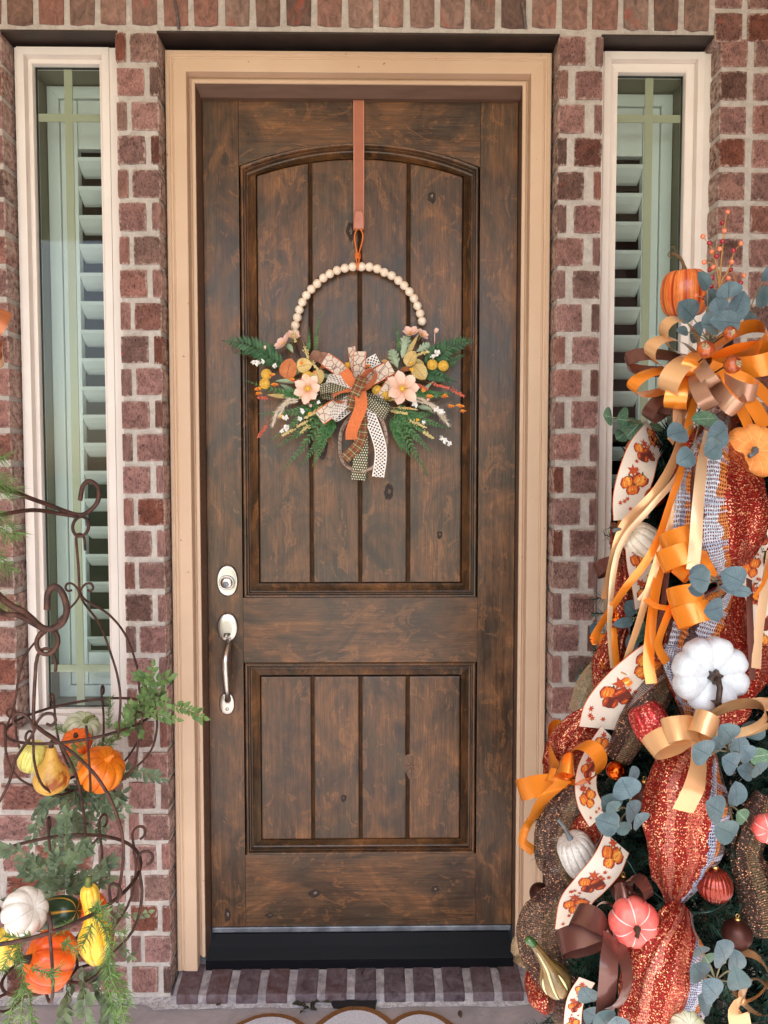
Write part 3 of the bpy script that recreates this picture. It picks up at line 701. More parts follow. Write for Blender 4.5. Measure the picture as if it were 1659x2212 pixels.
M['ruscus'] = leafmat('ruscus_leaf', lin(96, 126, 66), lin(134, 158, 92), lin(176, 196, 150), .45, False)
M['ruscusd'] = leafmat('dark_ruscus_leaf', lin(74, 90, 64), lin(112, 128, 92), lin(40, 54, 44), .5, False)
M['ruscuss'] = pm('ruscus_stem', lin(96, 120, 74), lin(120, 134, 90), 40, .6)
M['fernneedle'] = pm('fern_needle', lin(80, 118, 54), lin(120, 154, 82), 40, .5)
M['ferndark'] = pm('dark_fern_needle', lin(70, 110, 46), lin(112, 150, 70), 40, .5)

def shrub(name, label, cat, stems, ll, lw, mat, smat, rs, seed, spread=.6, step=.55, group=None, down=0):
    r = random.Random(seed); base = V(stems[0][0]); root = thing(name, label, cat, base, group)
    sm = MB(); lm = MB()
    for st in stems:
        P = smooth_path(st, 5); tot = sum((P[i+1]-P[i]).length for i in range(len(P)-1)); sm.tube(P, [rs*(1.1-.6*i/len(P)) for i in range(len(P))], 5)
        acc = 0; nxt = ll*.3; k = 0
        for i in range(len(P)-1):
            d = P[i+1]-P[i]; acc += d.length
            if acc >= nxt:
                nxt += ll*step*r.uniform(.8, 1.2); T_ = d.normalized(); side = T_.cross(TOCAM)
                side = side.normalized() if side.length > .1 else V((1, 0, 0))
                for sg in ((1, -1) if True else (1,)):
                    dirv = (T_*r.uniform(.5, 1.0)+side*sg*r.uniform(.6, 1.1)*spread*1.6+TOCAM*r.uniform(-.5, .7)+V((0, 0, -down*r.random()))).normalized()
                    n_ = (TOCAM+V((r.uniform(-.8, .8), r.uniform(-.3, .3), r.uniform(-.2, .9)))).normalized()
                    s_ = r.uniform(.75, 1.15); b0 = P[i]+dirv*ll*.08
                    leaf(lm, b0, b0+dirv*ll*s_, n_, lw*s_, 'lance', .2, r.uniform(-.05, .12), 0, 2, 5)
        dirv = (P[-1]-P[-2]).normalized(); leaf(lm, P[-1], P[-1]+dirv*ll, TOCAM, lw, 'lance', .2, .05, 0, 2, 5)
    sm.build('stem', smat, root, True); lm.build('leaves', mat, root, True, stuff=True)
    return root
def needles(name, label, cat, stems, nl, mat, seed, dens=900, group=None, rs=.0012, up=.5, wd=.0014):
    r = random.Random(seed); base = V(stems[0][0]); root = thing(name, label, cat, base, group); sm = MB(); nm = MB()
    for st in stems:
        P = smooth_path(st, 6); sm.tube(P, rs, 5)
        for i in range(len(P)-1):
            d = P[i+1]-P[i]; T_ = d.normalized()
            for k in range(max(1, int(d.length*dens))):
                b0 = P[i]+d*r.random(); rv = V((r.gauss(0, 1), r.gauss(0, 1), r.gauss(0, 1))); rv = (rv-T_*rv.dot(T_)).normalized()
                dv = (T_*up+rv).normalized(); L = nl*r.uniform(.6, 1.1); sd = dv.cross(V((r.gauss(0, 1), r.gauss(0, 1), r.gauss(0, 1)))).normalized()*wd*.5
                mid = b0+dv*L*.55+T_*L*.05; tip = b0+dv*L+T_*L*.25
                nm.add([b0-sd, b0+sd, mid+sd, mid-sd, tip], [(0, 1, 2, 3), (3, 2, 4)])
    sm.build('stem', M['ruscuss'], root, True); nm.build('needles', mat, root, stuff=True); return root

# ---------------------------------------------------------------- LEFT: iron stand, two hanging baskets of gourds
Z1 = lambda x, y, Y: at(x*.27664, 918+y*.27664, Y)
Z2 = lambda x, y, Y: at(x*.27664, 1431+y*.27664, Y)
Z3 = lambda x, y, Y: at(x*.27664, 1782+y*.27664, Y)
YU, YL = -.20, -.80
stand = thing('hanger_stand', 'rusty iron hanger stand at the left edge with two hooked arms', 'plant stand', (at(-130, 1500, -.5).x, -.5, 0))
px_ = at(-130, 1500, -.5).x
b = MB(); b.tube([(px_, -.5, 0), (px_, -.5, 2.2)], .011, 10); b.build('post', M['rust'], stand, True)
b = MB(); b.box(px_-.16, px_+.16, -.66, -.34, .0005, .012); b.build('base_plate', M['rust'], stand, bevel=.003)
def arm(nm, pts, r):
    b = MB(); b.tube(smooth_path(pts, 6), r, 8); b.build(nm, M['rust'], stand, True)
ru, rl = .0058, .0058
post = lambda z: V((px_, -.5, z))
e1 = Z1(600, 700, YU); arm('arm', [post(e1.z+.14), Z1(130, 530, YU-.12), Z1(370, 620, YU-.05), e1, Z1(700, 670, YU), Z1(765, 590, YU), Z1(765, 490, YU), Z1(700, 437, YU), Z1(647, 480, YU), Z1(624, 590, YU)], ru)
arm('arm', [post(e1.z-.01), Z1(50, 692, YU-.14), Z1(270, 665, YU-.08), Z1(450, 690, YU-.03), Z1(610, 716, YU)], ru*.9)
e2 = Z1(345, 1590, YL); arm('arm', [post(e2.z+.22), Z1(-60, 1270, YL+.05), Z1(200, 1470, YL+.02), e2, Z1(470, 1562, YL), Z1(521, 1450, YL), Z1(490, 1320, YL), Z1(430, 1262, YL), Z1(376, 1310, YL), Z1(367, 1440, YL)], rl)
arm('arm', [post(e2.z+.10), Z1(-40, 1430, YL+.05), Z1(150, 1490, YL+.02), Z1(335, 1592, YL)], rl*.9)
def ringtube(name, c, rx, rz, r, parent, tilt=.35):
    b = MB(); b.tube([c+V((math.cos(2*PI*i/28)*rx, math.sin(2*PI*i/28)*rx*tilt, math.sin(2*PI*i/28)*rz)) for i in range(28)], r, 7, closed=True); return b.build(name, M['rust'], parent, True)
ringtube('hanging_ring', Z1(630, 792, YU), 62*.27664*mpp(YU), 75*.27664*mpp(YU), .0042, stand)
ringtube('hanging_ring', Z1(370, 1692, YL), 84*.27664*mpp(YL), 92*.27664*mpp(YL), .0042, stand)

def basket(label, C, R, H, J, hook, wires, rw, tilt, nrib, off, curl):
    root = thing('wire_basket', label, 'basket', C-V((0, 0, H)), 'rusty wire hanging baskets')
    up = V((math.sin(tilt), 0, math.cos(tilt))); X = V((math.cos(tilt), 0, -math.sin(tilt))); Yv = V((0, 1, 0))
    pt = lambda a, r, h: C+X*(math.cos(a)*r)+Yv*(math.sin(a)*r)+up*h
    b = MB(); b.tube([pt(2*PI*i/48, R, 0) for i in range(48)], rw*1.15, 7, closed=True); b.build('rim', M['rust'], root, True)
    b = MB(); b.tube([pt(2*PI*i/24, R*.34, -H) for i in range(24)], rw, 6, closed=True); b.build('base_ring', M['rust'], root, True)
    for k in range(nrib):
        a = 2*PI*(k+off)/nrib
        P = [pt(a, R*.34, -H), pt(a, R*.62, -H*.93), pt(a, R*.90, -H*.66), pt(a, R*1.01, -H*.3), pt(a, R*1.005, 0), pt(a, R*1.0, curl*1.0)]
        # outward scroll
        cc = [pt(a, R*1.0+curl*.55*(1-math.cos(q)), curl*(1.0+.55*math.sin(q))) for q in (.6, 1.2, 1.9, 2.6, 3.3, 4.0, 4.6)]
        b = MB(); b.tube(smooth_path(P+cc, 4), rw*.92, 6); b.build('rib', M['rust'], root, True)
    b = MB(); b.tube(smooth_path(hook, 5), rw*1.05, 7); b.build('hook', M['rust'], root, True)
    for wv in wires: b = MB(); b.tube(smooth_path(wv, 6), rw*.95, 6); b.build('hanging_wire', M['rust'], root, True)
    for sg in (-1, 1):
        q = [J+V((sg*x_, 0, z_))*curl for x_, z_ in ((0, -.5), (.25, .2), (.8, .75), (1.4, .75), (1.6, .25), (1.3, -.1), (.9, 0))]
        b = MB(); b.tube(smooth_path(q, 4), rw*.95, 6); b.build('scroll', M['rust'], root, True)
    return root, pt
CU = at(178, 1553, YU); RU = 152*mpp(YU); JU = Z1(620, 1290, YU)
r_u, ptu = basket('rusty wire basket hanging in front of the left window holding five gourds', CU, RU, .165, JU,
    [JU, Z1(612, 1100, YU), Z1(596, 890, YU), Z1(622, 850, YU), Z1(655, 880, YU), Z1(665, 980, YU)],
    [[JU, Z1(600, 1370, YU), Z1(430, 1550, YU-.03), Z1(230, 1750, YU-.05), Z1(150, 1952, YU-.07), Z2(112, 330, YU-.08), CU+V((-RU*.93, -.06, -.005))],
     [JU, Z1(650, 1380, YU-.02), Z1(780, 1560, YU-.09), Z1(870, 1800, YU-.13), Z2(920, 120, YU-.14), Z2(940, 300, YU-.14), V((Z2(925, 520, YU-.14).x, YU-.145, CU.z-.001))],
     [JU, Z1(670, 1370, YU+.02), Z1(850, 1480, YU+.06), Z1(990, 1660, YU+.09), Z1(1080, 1930, YU+.10), Z2(1092, 230, YU+.10), CU+V((RU*.80, .108, .01))]], .0033, -.06, 9, .35, .022)
CL = at(72, 1908, YL); RL = 226*mpp(YL); JL = Z2(268, 480, YL)
r_l, ptl = basket('rusty wire basket hanging low at the left edge holding large orange and white pumpkins', CL, RL, .17, JL,
    [JL, Z2(262, 380, YL), Z2(278, 50, YL), Z1(285, 1850, YL), Z1(300, 1790, YL), Z1(345, 1748, YL), Z1(400, 1765, YL), Z1(433, 1850, YL), Z1(432, 1925, YL)],
    [[JL, Z2(255, 560, YL), Z2(120, 760, YL-.03), Z2(0, 1080, YL-.06), CL+V((-RL*.72, -.125, 0))],
     [JL, Z2(330, 540, YL-.02), Z2(560, 700, YL-.06), Z2(760, 900, YL-.08), Z2(900, 1160, YL-.08), Z2(965, 1464, YL-.07), CL+V((RL*.93, -.066, 0))],
     [JL, Z2(330, 530, YL+.03), Z2(470, 640, YL+.08), Z2(600, 900, YL+.13), Z2(655, 1200, YL+.16), Z2(682, 1440, YL+.17), CL+V((RL*.30, .172, 0))]], .0030, -.05, 11, .2, .024)

M['p_orange'] = gm('orange_pumpkin', lin(238, 118, 24), lin(252, 148, 36), 9, lin(206, 86, 18), 14, .3, .03)
M['p_redor'] = gm('red_orange_pumpkin', lin(232, 84, 22), lin(246, 118, 36), 9, lin(196, 62, 18), 14, .3, .03)
M['p_white'] = gm('ivory_pumpkin', lin(236, 232, 222), lin(246, 244, 236), 8, lin(206, 204, 188), 12, .35, .02)
M['p_wg'] = gm('white_green_pumpkin', lin(228, 230, 206), lin(150, 166, 84), 10, lin(122, 146, 66), 7, .35, .03, lohi=(.42, .64))
M['p_yellow'] = gm('yellow_gourd', lin(246, 206, 60), lin(250, 222, 96), 8, lin(238, 150, 30), 10, .3, .02, gw=.35)
M['p_pear'] = gm('tan_gourd', lin(226, 178, 84), lin(160, 82, 26), 0, None, 16, .4, .06, lohi=(.52, .62))
M['p_yg'] = gm('yellow_green_gourd', lin(244, 232, 130), lin(160, 172, 70), 0, None, 20, .35, .04, streak=26, lohi=(.5, .66))
M['p_dark'] = gm('striped_green_gourd', lin(34, 66, 44), lin(44, 80, 50), 6, lin(232, 176, 60), 14, .32, .04, gw=.34)
M['stemdark'] = pm('dark_stem', lin(44, 34, 26), lin(70, 54, 38), 60, .7, 0, .4)
M['stemgreen'] = pm('green_stem', lin(92, 108, 52), lin(120, 130, 70), 60, .6, 0, .3)
def pumpkin(name, label, px, py, Y, rx, rh, axis, mat, nrib=9, dep=.14, dip=.35, stem=None, smat='stemdark', group=None, lump=.0, cat='pumpkin', srad=None, pw=.75):
    s_ = mpp(Y); C = at(px, py, Y); R = rx*s_; H = rh*s_; root = thing(name, label, cat, C, group)
    b = MB(); lathe(b, C, axis, pumpkin_prof(R, H, dip, 18, pw), nrib, dep, None, 0, 1, None, lump, px); b.build('body', M[mat], root, True)
    A_ = V(axis).normalized(); top = C+A_*H*(1-dip)
    if stem is not None:
        P = smooth_path([top-A_*.004]+[top+V(q) for q in stem], 5); rs = srad or R*.13
        b = MB(); b.tube(P, [rs*(1.5-.9*min(1, i/6))*(1 if i < len(P)-2 else 1.15) for i in range(len(P))], 7); b.build('stem', M[smat], root, True)
    return root
def pl(px, py, Y): return at(px, py, Y)
g1 = 'gourds in the upper basket'; g2 = 'gourds in the lower basket'
pumpkin('pumpkin', 'smooth orange pumpkin at the right of the upper basket', 218, 1662, YU-.055, 51, 47, (.55, -.35, .75), 'p_orange', 9, .12, .3, [(.012, -.004, .012), (.02, -.006, .014)], 'p_orange', g1)
pumpkin('pumpkin', 'small red orange pumpkin with greenery hanging over it in the upper basket', 166, 1604, YU-.03, 33, 28, (.1, -.5, .85), 'p_redor', 8, .15, .3, [(.002, -.008, .010)], 'stemdark', g1)
pumpkin('pumpkin', 'white and green ribbed pumpkin at the back of the upper basket', 177, 1573, YU+.06, 40, 31, (.45, -.35, .8), 'p_wg', 10, .15, .35, [(.010, -.004, .012), (.028, -.008, .018)], 'stemgreen', g1)
pumpkin('gourd', 'round pale yellow gourd with green streaks in the upper basket', 71, 1634, YU-.06, 32, 35, (.25, -.3, .9), 'p_yg', 0, 0, .12, None, 'stemdark', g1, .05, 'gourd', pw=.62)
def gourd(label, px, py, Y, prof, axis, mat, nrib, dep, group, bend=None, stem=True, lump=.04, cap='stemgreen'):
    s_ = mpp(Y); C = at(px, py, Y); root = thing('gourd', label, 'gourd', C, group)
    pr = catmull([V((h*s_, max(r*s_, .0006), 0)) for h, r in prof], 4); pr = [(p.x, max(p.y, .0006)) for p in pr]
    b = MB(); lathe(b, C, axis, pr, nrib, dep, 48, 0, 1, bend, lump, px); b.build('body', M[mat], root, True)
    if stem:
        h = pr[-1][0]; A_ = V(axis).normalized(); q = C+A_*h+(bend(h) if bend else V((0, 0, 0)))
        b = MB(); b.tube([q-A_*.006, q+A_*.006, q+A_*.015+V((.003, 0, 0))], [.0075, .0055, .005], 7); b.build('stem', M[cap], root, True)
    return root
gourd('pear shaped tan gourd with rusty brown patches in the upper basket', 111, 1678, YU-.10, [(-37, 1), (-34, 18), (-22, 33), (0, 38), (18, 31), (34, 19), (50, 12.5), (62, 11), (70, 7), (73, 1)], (.08, -.15, 1), 'p_pear', 0, 0, g1, None, True, .03, 'stemdark')
pumpkin('pumpkin', 'large glossy orange pumpkin with a dark stem at the front of the lower basket', 108, 2075, YL-.08, 64, 58, (-.8, -.45, .38), 'p_redor', 9, .13, .3, [(-.012, -.01, .006), (-.022, -.016, .004)], 'stemdark', g2)
pumpkin('pumpkin', 'ivory white pumpkin on top of the lower basket', 54, 1969, YL-.06, 52, 40, (.82, -.3, .5), 'p_white', 8, .13, .3, None, 'stemdark', g2)
pumpkin('gourd', 'dark green gourd with yellow stripes between the white pumpkin and the long yellow gourd', 124, 1975, YL+.02, 38, 55, (.85, -.2, .25), 'p_dark', 6, .08, .1, None, 'stemdark', g2, 0, 'gourd')
pumpkin('pumpkin', 'red orange pumpkin half hidden behind the long yellow gourd', 196, 1960, YL+.05, 34, 30, (.2, -.2, .9), 'p_redor', 8, .13, .3, None, 'stemdark', g2)
pumpkin('gourd', 'yellow gourd cut off by the left edge under the white pumpkin', 8, 2048, YL-.06, 36, 46, (.1, -.2, .95), 'p_yellow', 8, .10, .2, None, 'stemdark', g2, 0, 'gourd')
gourd('long necked yellow gourd with orange stripes standing at the right of the lower basket', 208, 2033, YL-.05, [(-56, 1), (-52, 14), (-38, 27), (-10, 38), (18, 37), (40, 26), (62, 17.5), (95, 18.5), (118, 20), (132, 15), (137, 2)], (-.06, -.12, 1), 'p_yellow', 8, .10, g2, None, True, .02)
# greenery
gg = 'artificial greenery in the hanging baskets'
shrub('ruscus_spray', 'light green leafy spray reaching right over the brick toward the door casing', 'greenery', [
    [Z2(900, 580, YU), Z2(1060, 400, YU-.02), Z2(1150, 220, YU-.04), Z2(1195, 30, YU-.05)], [Z2(960, 420, YU), Z2(1150, 300, YU-.06), Z2(1320, 320, YU-.10), Z2(1460, 370, YU-.13), Z2(1590, 425, YU-.15)],
    [Z2(950, 560, YU-.08), Z2(1000, 470, YU-.1), Z2(1020, 330, YU-.12)], [Z2(900, 520, YU), Z2(1060, 480, YU-.05), Z2(1110, 560, YU-.09)], [Z2(1000, 420, YU), Z2(1180, 340, YU), Z2(1260, 220, YU)], [Z2(1050, 380, YU-.03), Z2(1200, 400, YU-.07), Z2(1380, 440, YU-.09)],
    [Z2(1090, 350, YU-.03), Z2(1150, 150, YU-.02), Z2(1080, 100, YU-.02)], [Z2(1130, 280, YU-.05), Z2(1230, 150, YU-.04), Z2(1330, 110, YU-.03)]],
    .021, .0122, M['ruscus'], M['ruscuss'], .0016, 5, .6, .42, gg)
shrub('ruscus_spray', 'dusky green leafy spray hanging under the upper basket', 'greenery', [
    [Z2(640, 950, YU-.02), Z2(420, 1060, YU-.06), Z2(300, 1180, YU-.05), Z2(250, 1400, YU-.03)], [Z2(600, 960, YU-.03), Z2(520, 1100, YU-.1), Z2(505, 1300, YU-.13), Z2(510, 1500, YU-.15)],
    [Z2(640, 960, YU), Z2(560, 1060, YU-.05), Z2(400, 960, YU-.06)], [Z2(700, 970, YU), Z2(850, 1010, YU-.03), Z2(980, 1130, YU-.02)], [Z2(680, 960, YU), Z2(820, 1120, YU-.02), Z2(960, 1020, YU)], [Z2(640, 960, YU), Z2(700, 1200, YU-.02), Z2(680, 1420, YU-.02)],
    [Z2(660, 960, YU), Z2(800, 1200, YU), Z2(780, 1350, YU)], [Z2(620, 980, YU), Z2(600, 1200, YU-.05), Z2(640, 1330, YU-.07)], [Z2(560, 1200, YU-.1), Z2(450, 1330, YU-.11), Z2(380, 1430, YU-.1)],
    [Z2(900, 900, YU), Z2(1050, 840, YU-.02), Z2(1250, 900, YU-.02)], [Z2(520, 1000, YU-.02), Z2(360, 1120, YU), Z2(290, 1330, YU)], [Z2(560, 1000, YU), Z2(760, 1100, YU), Z2(920, 1180, YU)]],
    .026, .0125, M['ruscusd'], M['ruscuss'], .0016, 6, .6, .34, gg, .3)
shrub('ruscus_spray', 'grey green leafy spray filling the lower basket', 'greenery', [
    [Z3(520, 300, YL+.05), Z3(515, 100, YL+.05), Z3(510, -80, YL+.05)], [Z3(500, 480, YL+.05), Z3(520, 330, YL), Z3(600, 230, YL-.02), Z3(690, 180, YL-.03)], [Z3(480, 480, YL+.08), Z3(300, 320, YL+.05), Z3(120, 190, YL+.05), Z3(20, 190, YL+.06)],
    [Z3(520, 500, YL+.06), Z3(680, 420, YL+.05), Z3(800, 330, YL+.04), Z3(870, 290, YL+.04)], [Z3(500, 450, YL+.05), Z3(430, 350, YL), Z3(440, 250, YL)], [Z3(450, 520, YL+.08), Z3(300, 420, YL+.1), Z3(180, 340, YL+.1)], [Z3(540, 520, YL+.1), Z3(640, 480, YL+.1), Z3(760, 440, YL+.1), Z3(850, 420, YL+.1)], [Z3(520, 520, YL+.1), Z3(520, 400, YL+.1), Z3(560, 300, YL+.1)], [Z3(420, 560, YL+.1), Z3(330, 500, YL+.1), Z3(80, 560, YL+.05)],
    [Z3(500, 380, YL+.1), Z3(380, 280, YL+.09), Z3(200, 270, YL+.08)]],
    .0205, .0115, M['ruscusd'], M['ruscuss'], .0015, 8, .65, .36, gg)
shrub('ruscus_spray', 'pale grey green leafy spray trailing from the bottom of the lower basket', 'greenery', [
    [Z3(640, 1180, YL-.05), Z3(660, 1320, YL-.1), Z3(680, 1580, YL-.11)], [Z3(560, 1200, YL), Z3(520, 1380, YL-.06), Z3(500, 1580, YL-.07)], [Z3(700, 1150, YL), Z3(780, 1300, YL-.06), Z3(850, 1420, YL-.08), Z3(860, 1560, YL-.08)], [Z3(640, 1150, YL), Z3(740, 1180, YL-.05), Z3(820, 1130, YL-.06)]],
    .022, .0135, M['ruscusd'], M['ruscuss'], .0015, 9, .6, .42, gg, .3)
shrub('ruscus_spray', 'thin dark leafy sprig sticking out right of the lower basket', 'greenery', [[Z3(860, 760, YL+.1), Z3(960, 700, YL+.1), Z3(1060, 710, YL+.1), Z3(1160, 680, YL+.1)], [Z3(850, 900, YL+.08), Z3(960, 960, YL+.08), Z3(1030, 1020, YL+.08)], [Z3(900, 700, YL+.1), Z3(940, 650, YL+.1)]], .014, .0085, M['ruscusd'], M['ruscuss'], .0014, 10, .6, .8, gg)
nf = 'fine fern sprays'
needles('fern_spray', 'feathery green fern trailing down from the right of the lower basket', 'greenery', [
    [Z3(700, 660, YL-.1), Z3(800, 780, YL-.14), Z3(860, 960, YL-.17), Z3(860, 1150, YL-.18), Z3(930, 1350, YL-.19), Z3(985, 1600, YL-.19)], [Z3(820, 820, YL-.14), Z3(900, 830, YL-.15), Z3(980, 840, YL-.15)], [Z3(840, 960, YL-.16), Z3(830, 1200, YL-.18), Z3(880, 1400, YL-.19), Z3(900, 1600, YL-.19)],
    [Z3(720, 770, YL-.14), Z3(680, 870, YL-.16), Z3(640, 960, YL-.17)], [Z3(720, 650, YL-.12), Z3(780, 640, YL-.14), Z3(850, 680, YL-.15)], [Z3(860, 1100, YL-.17), Z3(950, 1250, YL-.18), Z3(1000, 1400, YL-.18)]], .018, M['fernneedle'], 3, 1500, nf)
needles('fern_spray', 'feathery green fern draped over the large orange pumpkin', 'greenery', [[Z3(480, 920, YL-.14), Z3(540, 940, YL-.16), Z3(600, 990, YL-.16)], [Z3(240, 1120, YL-.16), Z3(370, 1150, YL-.17), Z3(470, 1120, YL-.17)], [Z3(380, 1160, YL-.17), Z3(430, 1220, YL-.17)], [Z3(140, 960, YL-.14), Z3(170, 1100, YL-.16), Z3(190, 1230, YL-.17), Z3(170, 1400, YL-.18), Z3(150, 1600, YL-.18)], [Z3(190, 1230, YL-.17), Z3(240, 1400, YL-.18), Z3(250, 1600, YL-.18)], [Z3(170, 1250, YL-.16), Z3(90, 1430, YL-.17), Z3(60, 1600, YL-.17)]], .016, M['fernneedle'], 4, 1300, nf)
needles('fern_spray', 'feathery green fern at the left edge below the white pumpkin', 'greenery', [[Z3(240, 860, YL-.12), Z3(140, 880, YL-.14), Z3(20, 870, YL-.14)], [Z3(140, 900, YL-.13), Z3(80, 1000, YL-.15), Z3(20, 1130, YL-.15)], [Z3(560, 740, YL-.06), Z3(500, 790, YL-.08), Z3(450, 850, YL-.08)], [Z3(200, 880, YL-.13), Z3(150, 960, YL-.14), Z3(130, 1060, YL-.14)]], .016, M['ferndark'], 5, 1300, nf)
needles('fern_spray', 'feathery green fern hanging between the gourds of the upper basket', 'greenery', [[Z2(560, 600, YU-.1), Z2(590, 680, YU-.13), Z2(640, 760, YU-.14)], [Z2(580, 640, YU-.1), Z2(560, 760, YU-.13), Z2(580, 860, YU-.13)], [Z2(610, 600, YU-.1), Z2(640, 640, YU-.12)], [Z2(520, 560, YU-.02), Z2(460, 510, YU-.02), Z2(430, 500, YU-.02)]], .017, M['ferndark'], 6, 1500, nf)
needles('fern_spray', 'feathery green fern standing up behind the rim of the upper basket', 'greenery', [[Z2(850, 520, YU+.08), Z2(850, 400, YU+.08), Z2(860, 270, YU+.08)], [Z2(720, 680, YU+.02), Z2(840, 600, YU+.02), Z2(930, 570, YU+.02)], [Z2(740, 660, YU+.02), Z2(850, 650, YU+.02), Z2(900, 600, YU+.02)]], .018, M['ferndark'], 7, 1500, nf)
YE = -.62
needles('fern_spray', 'bright feathery fern at the left edge beside the hooks of the stand', 'greenery', [[Z1(-80, 230, YE), Z1(0, 250, YE), Z1(50, 260, YE)], [Z1(-80, 420, YE), Z1(20, 450, YE), Z1(110, 510, YE)], [Z1(-60, 500, YE), Z1(30, 520, YE), Z1(80, 560, YE)], [Z1(-80, 660, YE), Z1(30, 740, YE), Z1(140, 860, YE)], [Z1(-60, 760, YE), Z1(30, 830, YE), Z1(90, 900, YE)], [Z1(-80, 960, YE), Z1(20, 1050, YE), Z1(90, 1140, YE)], [Z1(-80, 1340, YE), Z1(20, 1380, YE), Z1(90, 1430, YE)], [Z1(-120, 100, YE), Z1(-60, 600, YE), Z1(-60, 1200, YE), Z1(-100, 1500, YE)], [Z1(-40, 380, YE), Z1(20, 400, YE), Z1(70, 440, YE)]], .030, M['fernneedle'], 8, 1100, nf, .0015, .7)
# ---------------------------------------------------------------- ribbons
def ribbon(mb, pts, wd, roll=0.0, m=0, n=6, wv=None, uvl=None, nw=2, curl=0.0):
    P = smooth_path(pts, n); k = len(P); rows = []
    tot = 0
    for i in range(k):
        T_ = (P[min(i+1, k-1)]-P[max(i-1, 0)]).normalized(); s = i/(k-1)
        w0 = wd(s) if callable(wd) else wd; ro = roll(s) if callable(roll) else roll
        if wv is not None: W = V(wv)
        else:
            pp = T_.cross(TOCAM); pp = pp.normalized() if pp.length > .05 else V((1, 0, 0)); W = pp*math.cos(ro)+TOCAM*math.sin(ro)
        W = (W-T_*W.dot(T_)); W = W.normalized() if W.length > 1e-4 else V((1, 0, 0)); N_ = T_.cross(W)
        rows.append([P[i]+W*(w0*(j/nw-.5))+N_*(curl*w0*(2*j/nw-1)**2) for j in range(nw+1)])
    b0 = len(mb.v); mb.grid(rows, m)
    L = [0]
    for i in range(1, k): L.append(L[-1]+(P[i]-P[i-1]).length)
    for i in range(k):
        for j in range(nw+1): mb.uv[b0+i*(nw+1)+j] = (j/nw, L[i])     # v in metres
    return rows
def loop(mb, K, E, thick, roll, wd, m=0, n=22, knot=.4, sag=0.0):
    K = V(K); E = V(E); u = E-K; L = u.length; u = u/L
    p = u.cross(TOCAM).normalized(); q = p.cross(u).normalized()
    if q.dot(TOCAM) < 0: q = -q
    v_ = p*math.cos(roll)+q*math.sin(roll); w_ = u.cross(v_)
    rows = []; acc = 0; prev = None; uvv = []
    for i in range(n+1):
        t_ = 2*PI*i/n; s = math.sin(t_/2)
        c = K+u*(L*(1-math.cos(t_))/2)+v_*(thick*.62*math.sin(t_)*(.35+.65*s))+V((0, 0, -sag*s*s))
        if prev is not None: acc += (c-prev).length
        prev = c; ww = wd*(knot+(1-knot)*min(1, s*1.6)); uvv.append(acc)
        w2 = (w_+u*(.22*math.sin(t_+L*40))).normalized(); cr = v_*(.05*wd*math.sin(t_*3+L*90))
        rows.append([c+cr*(1 if j == 1 else 0)+w2*(ww*(j/2-.5)) for j in range(3)])
    b0 = len(mb.v); mb.grid(rows, m)
    for i in range(n+1):
        for j in range(3): mb.uv[b0+i*3+j] = (j/2, uvv[i])
    return rows
def satin(name, c, rough=.27):
    t = NT(name); uv = t.coord('UV', scale=(1, 30, 1))
    t.col(t.mix(t.ramp(t.noise(t.coord('Object'), 40, 3), [(.3, 0.0), (.7, .12)]), c, (c[0]*.75, c[1]*.75, c[2]*.75, 1)))
    t.p(rough=rough, spec=.7, metal=.38, coat=.6, coatr=.16); t.bump(t.noise(t.coord('UV', scale=(1, 40, 1)), 6, 3), .08, .002); return t.m
M['so'] = satin('orange_satin', lin(255, 152, 44), .27); M['sc'] = satin('champagne_satin', lin(236, 188, 134)); M['sk'] = satin('brown_satin', lin(106, 66, 58)); M['sp'] = satin('rose_tan_satin', lin(190, 146, 118)); M['scl'] = satin('pale_champagne_satin', lin(232, 200, 158))
# woven wreath ribbons
def fabric(name): t = NT(name); return t, t.xy(t.coord('UV')), t.coord('Object')
t, uv, vec = fabric('orange_linen'); t.col(t.mix(t.ramp(t.noise(t.coord('Object', scale=(1, 1, 1)), 420, 3, .7), [(.35, 0.0), (.65, 1.0)]), lin(200, 98, 50), lin(228, 134, 80))); t.p(rough=.85, sheen=.2); M['r_orange'] = t.m
t, uv, vec = fabric('polka_dot'); u_ = t.math('MULTIPLY', uv[0], 6.0); v_ = t.math('MULTIPLY', uv[1], 140.0)
u2 = t.math('ADD', u_, t.math('MULTIPLY', t.math('FLOOR', v_), .5)); fu = t.math('SUBTRACT', t.math('FRACT', u2), .5); fv = t.math('SUBTRACT', t.math('FRACT', v_), .5)
d = t.math('ADD', t.math('MULTIPLY', fu, fu), t.math('MULTIPLY', fv, fv)); t.col(t.mix(t.ramp(d, [(.045, 1.0), (.075, 0.0)]), lin(82, 84, 54), lin(240, 232, 214))); t.p(rough=.75); M['r_dot'] = t.m
t, uv, vec = fabric('autumn_plaid'); su = t.ramp(t.math('FRACT', t.math('MULTIPLY', uv[0], 2.0)), [(0, lin(112, 44, 36)), (.2, lin(96, 88, 54)), (.46, lin(222, 190, 150)), (.52, lin(96, 88, 54)), (.8, lin(140, 60, 40))], 'CONSTANT')
sv = t.ramp(t.math('FRACT', t.math('MULTIPLY', uv[1], 46.0)), [(0, lin(112, 44, 36)), (.2, lin(100, 90, 56)), (.46, lin(226, 200, 160)), (.55, lin(100, 90, 56)), (.8, lin(170, 90, 50))], 'CONSTANT'); t.col(t.mix(.5, su, sv)); t.p(rough=.85); M['r_plaid'] = t.m
t, uv, vec = fabric('branch_print'); ed = t.ramp(t.math('ABSOLUTE', t.math('SUBTRACT', uv[0], .5)), [(.445, 0.0), (.45, 1.0)])
wv = t.new('TexVoronoi', feature='DISTANCE_TO_EDGE'); wv.inputs['Scale'].default_value = 55; t.link(vec, wv.inputs['Vector'])
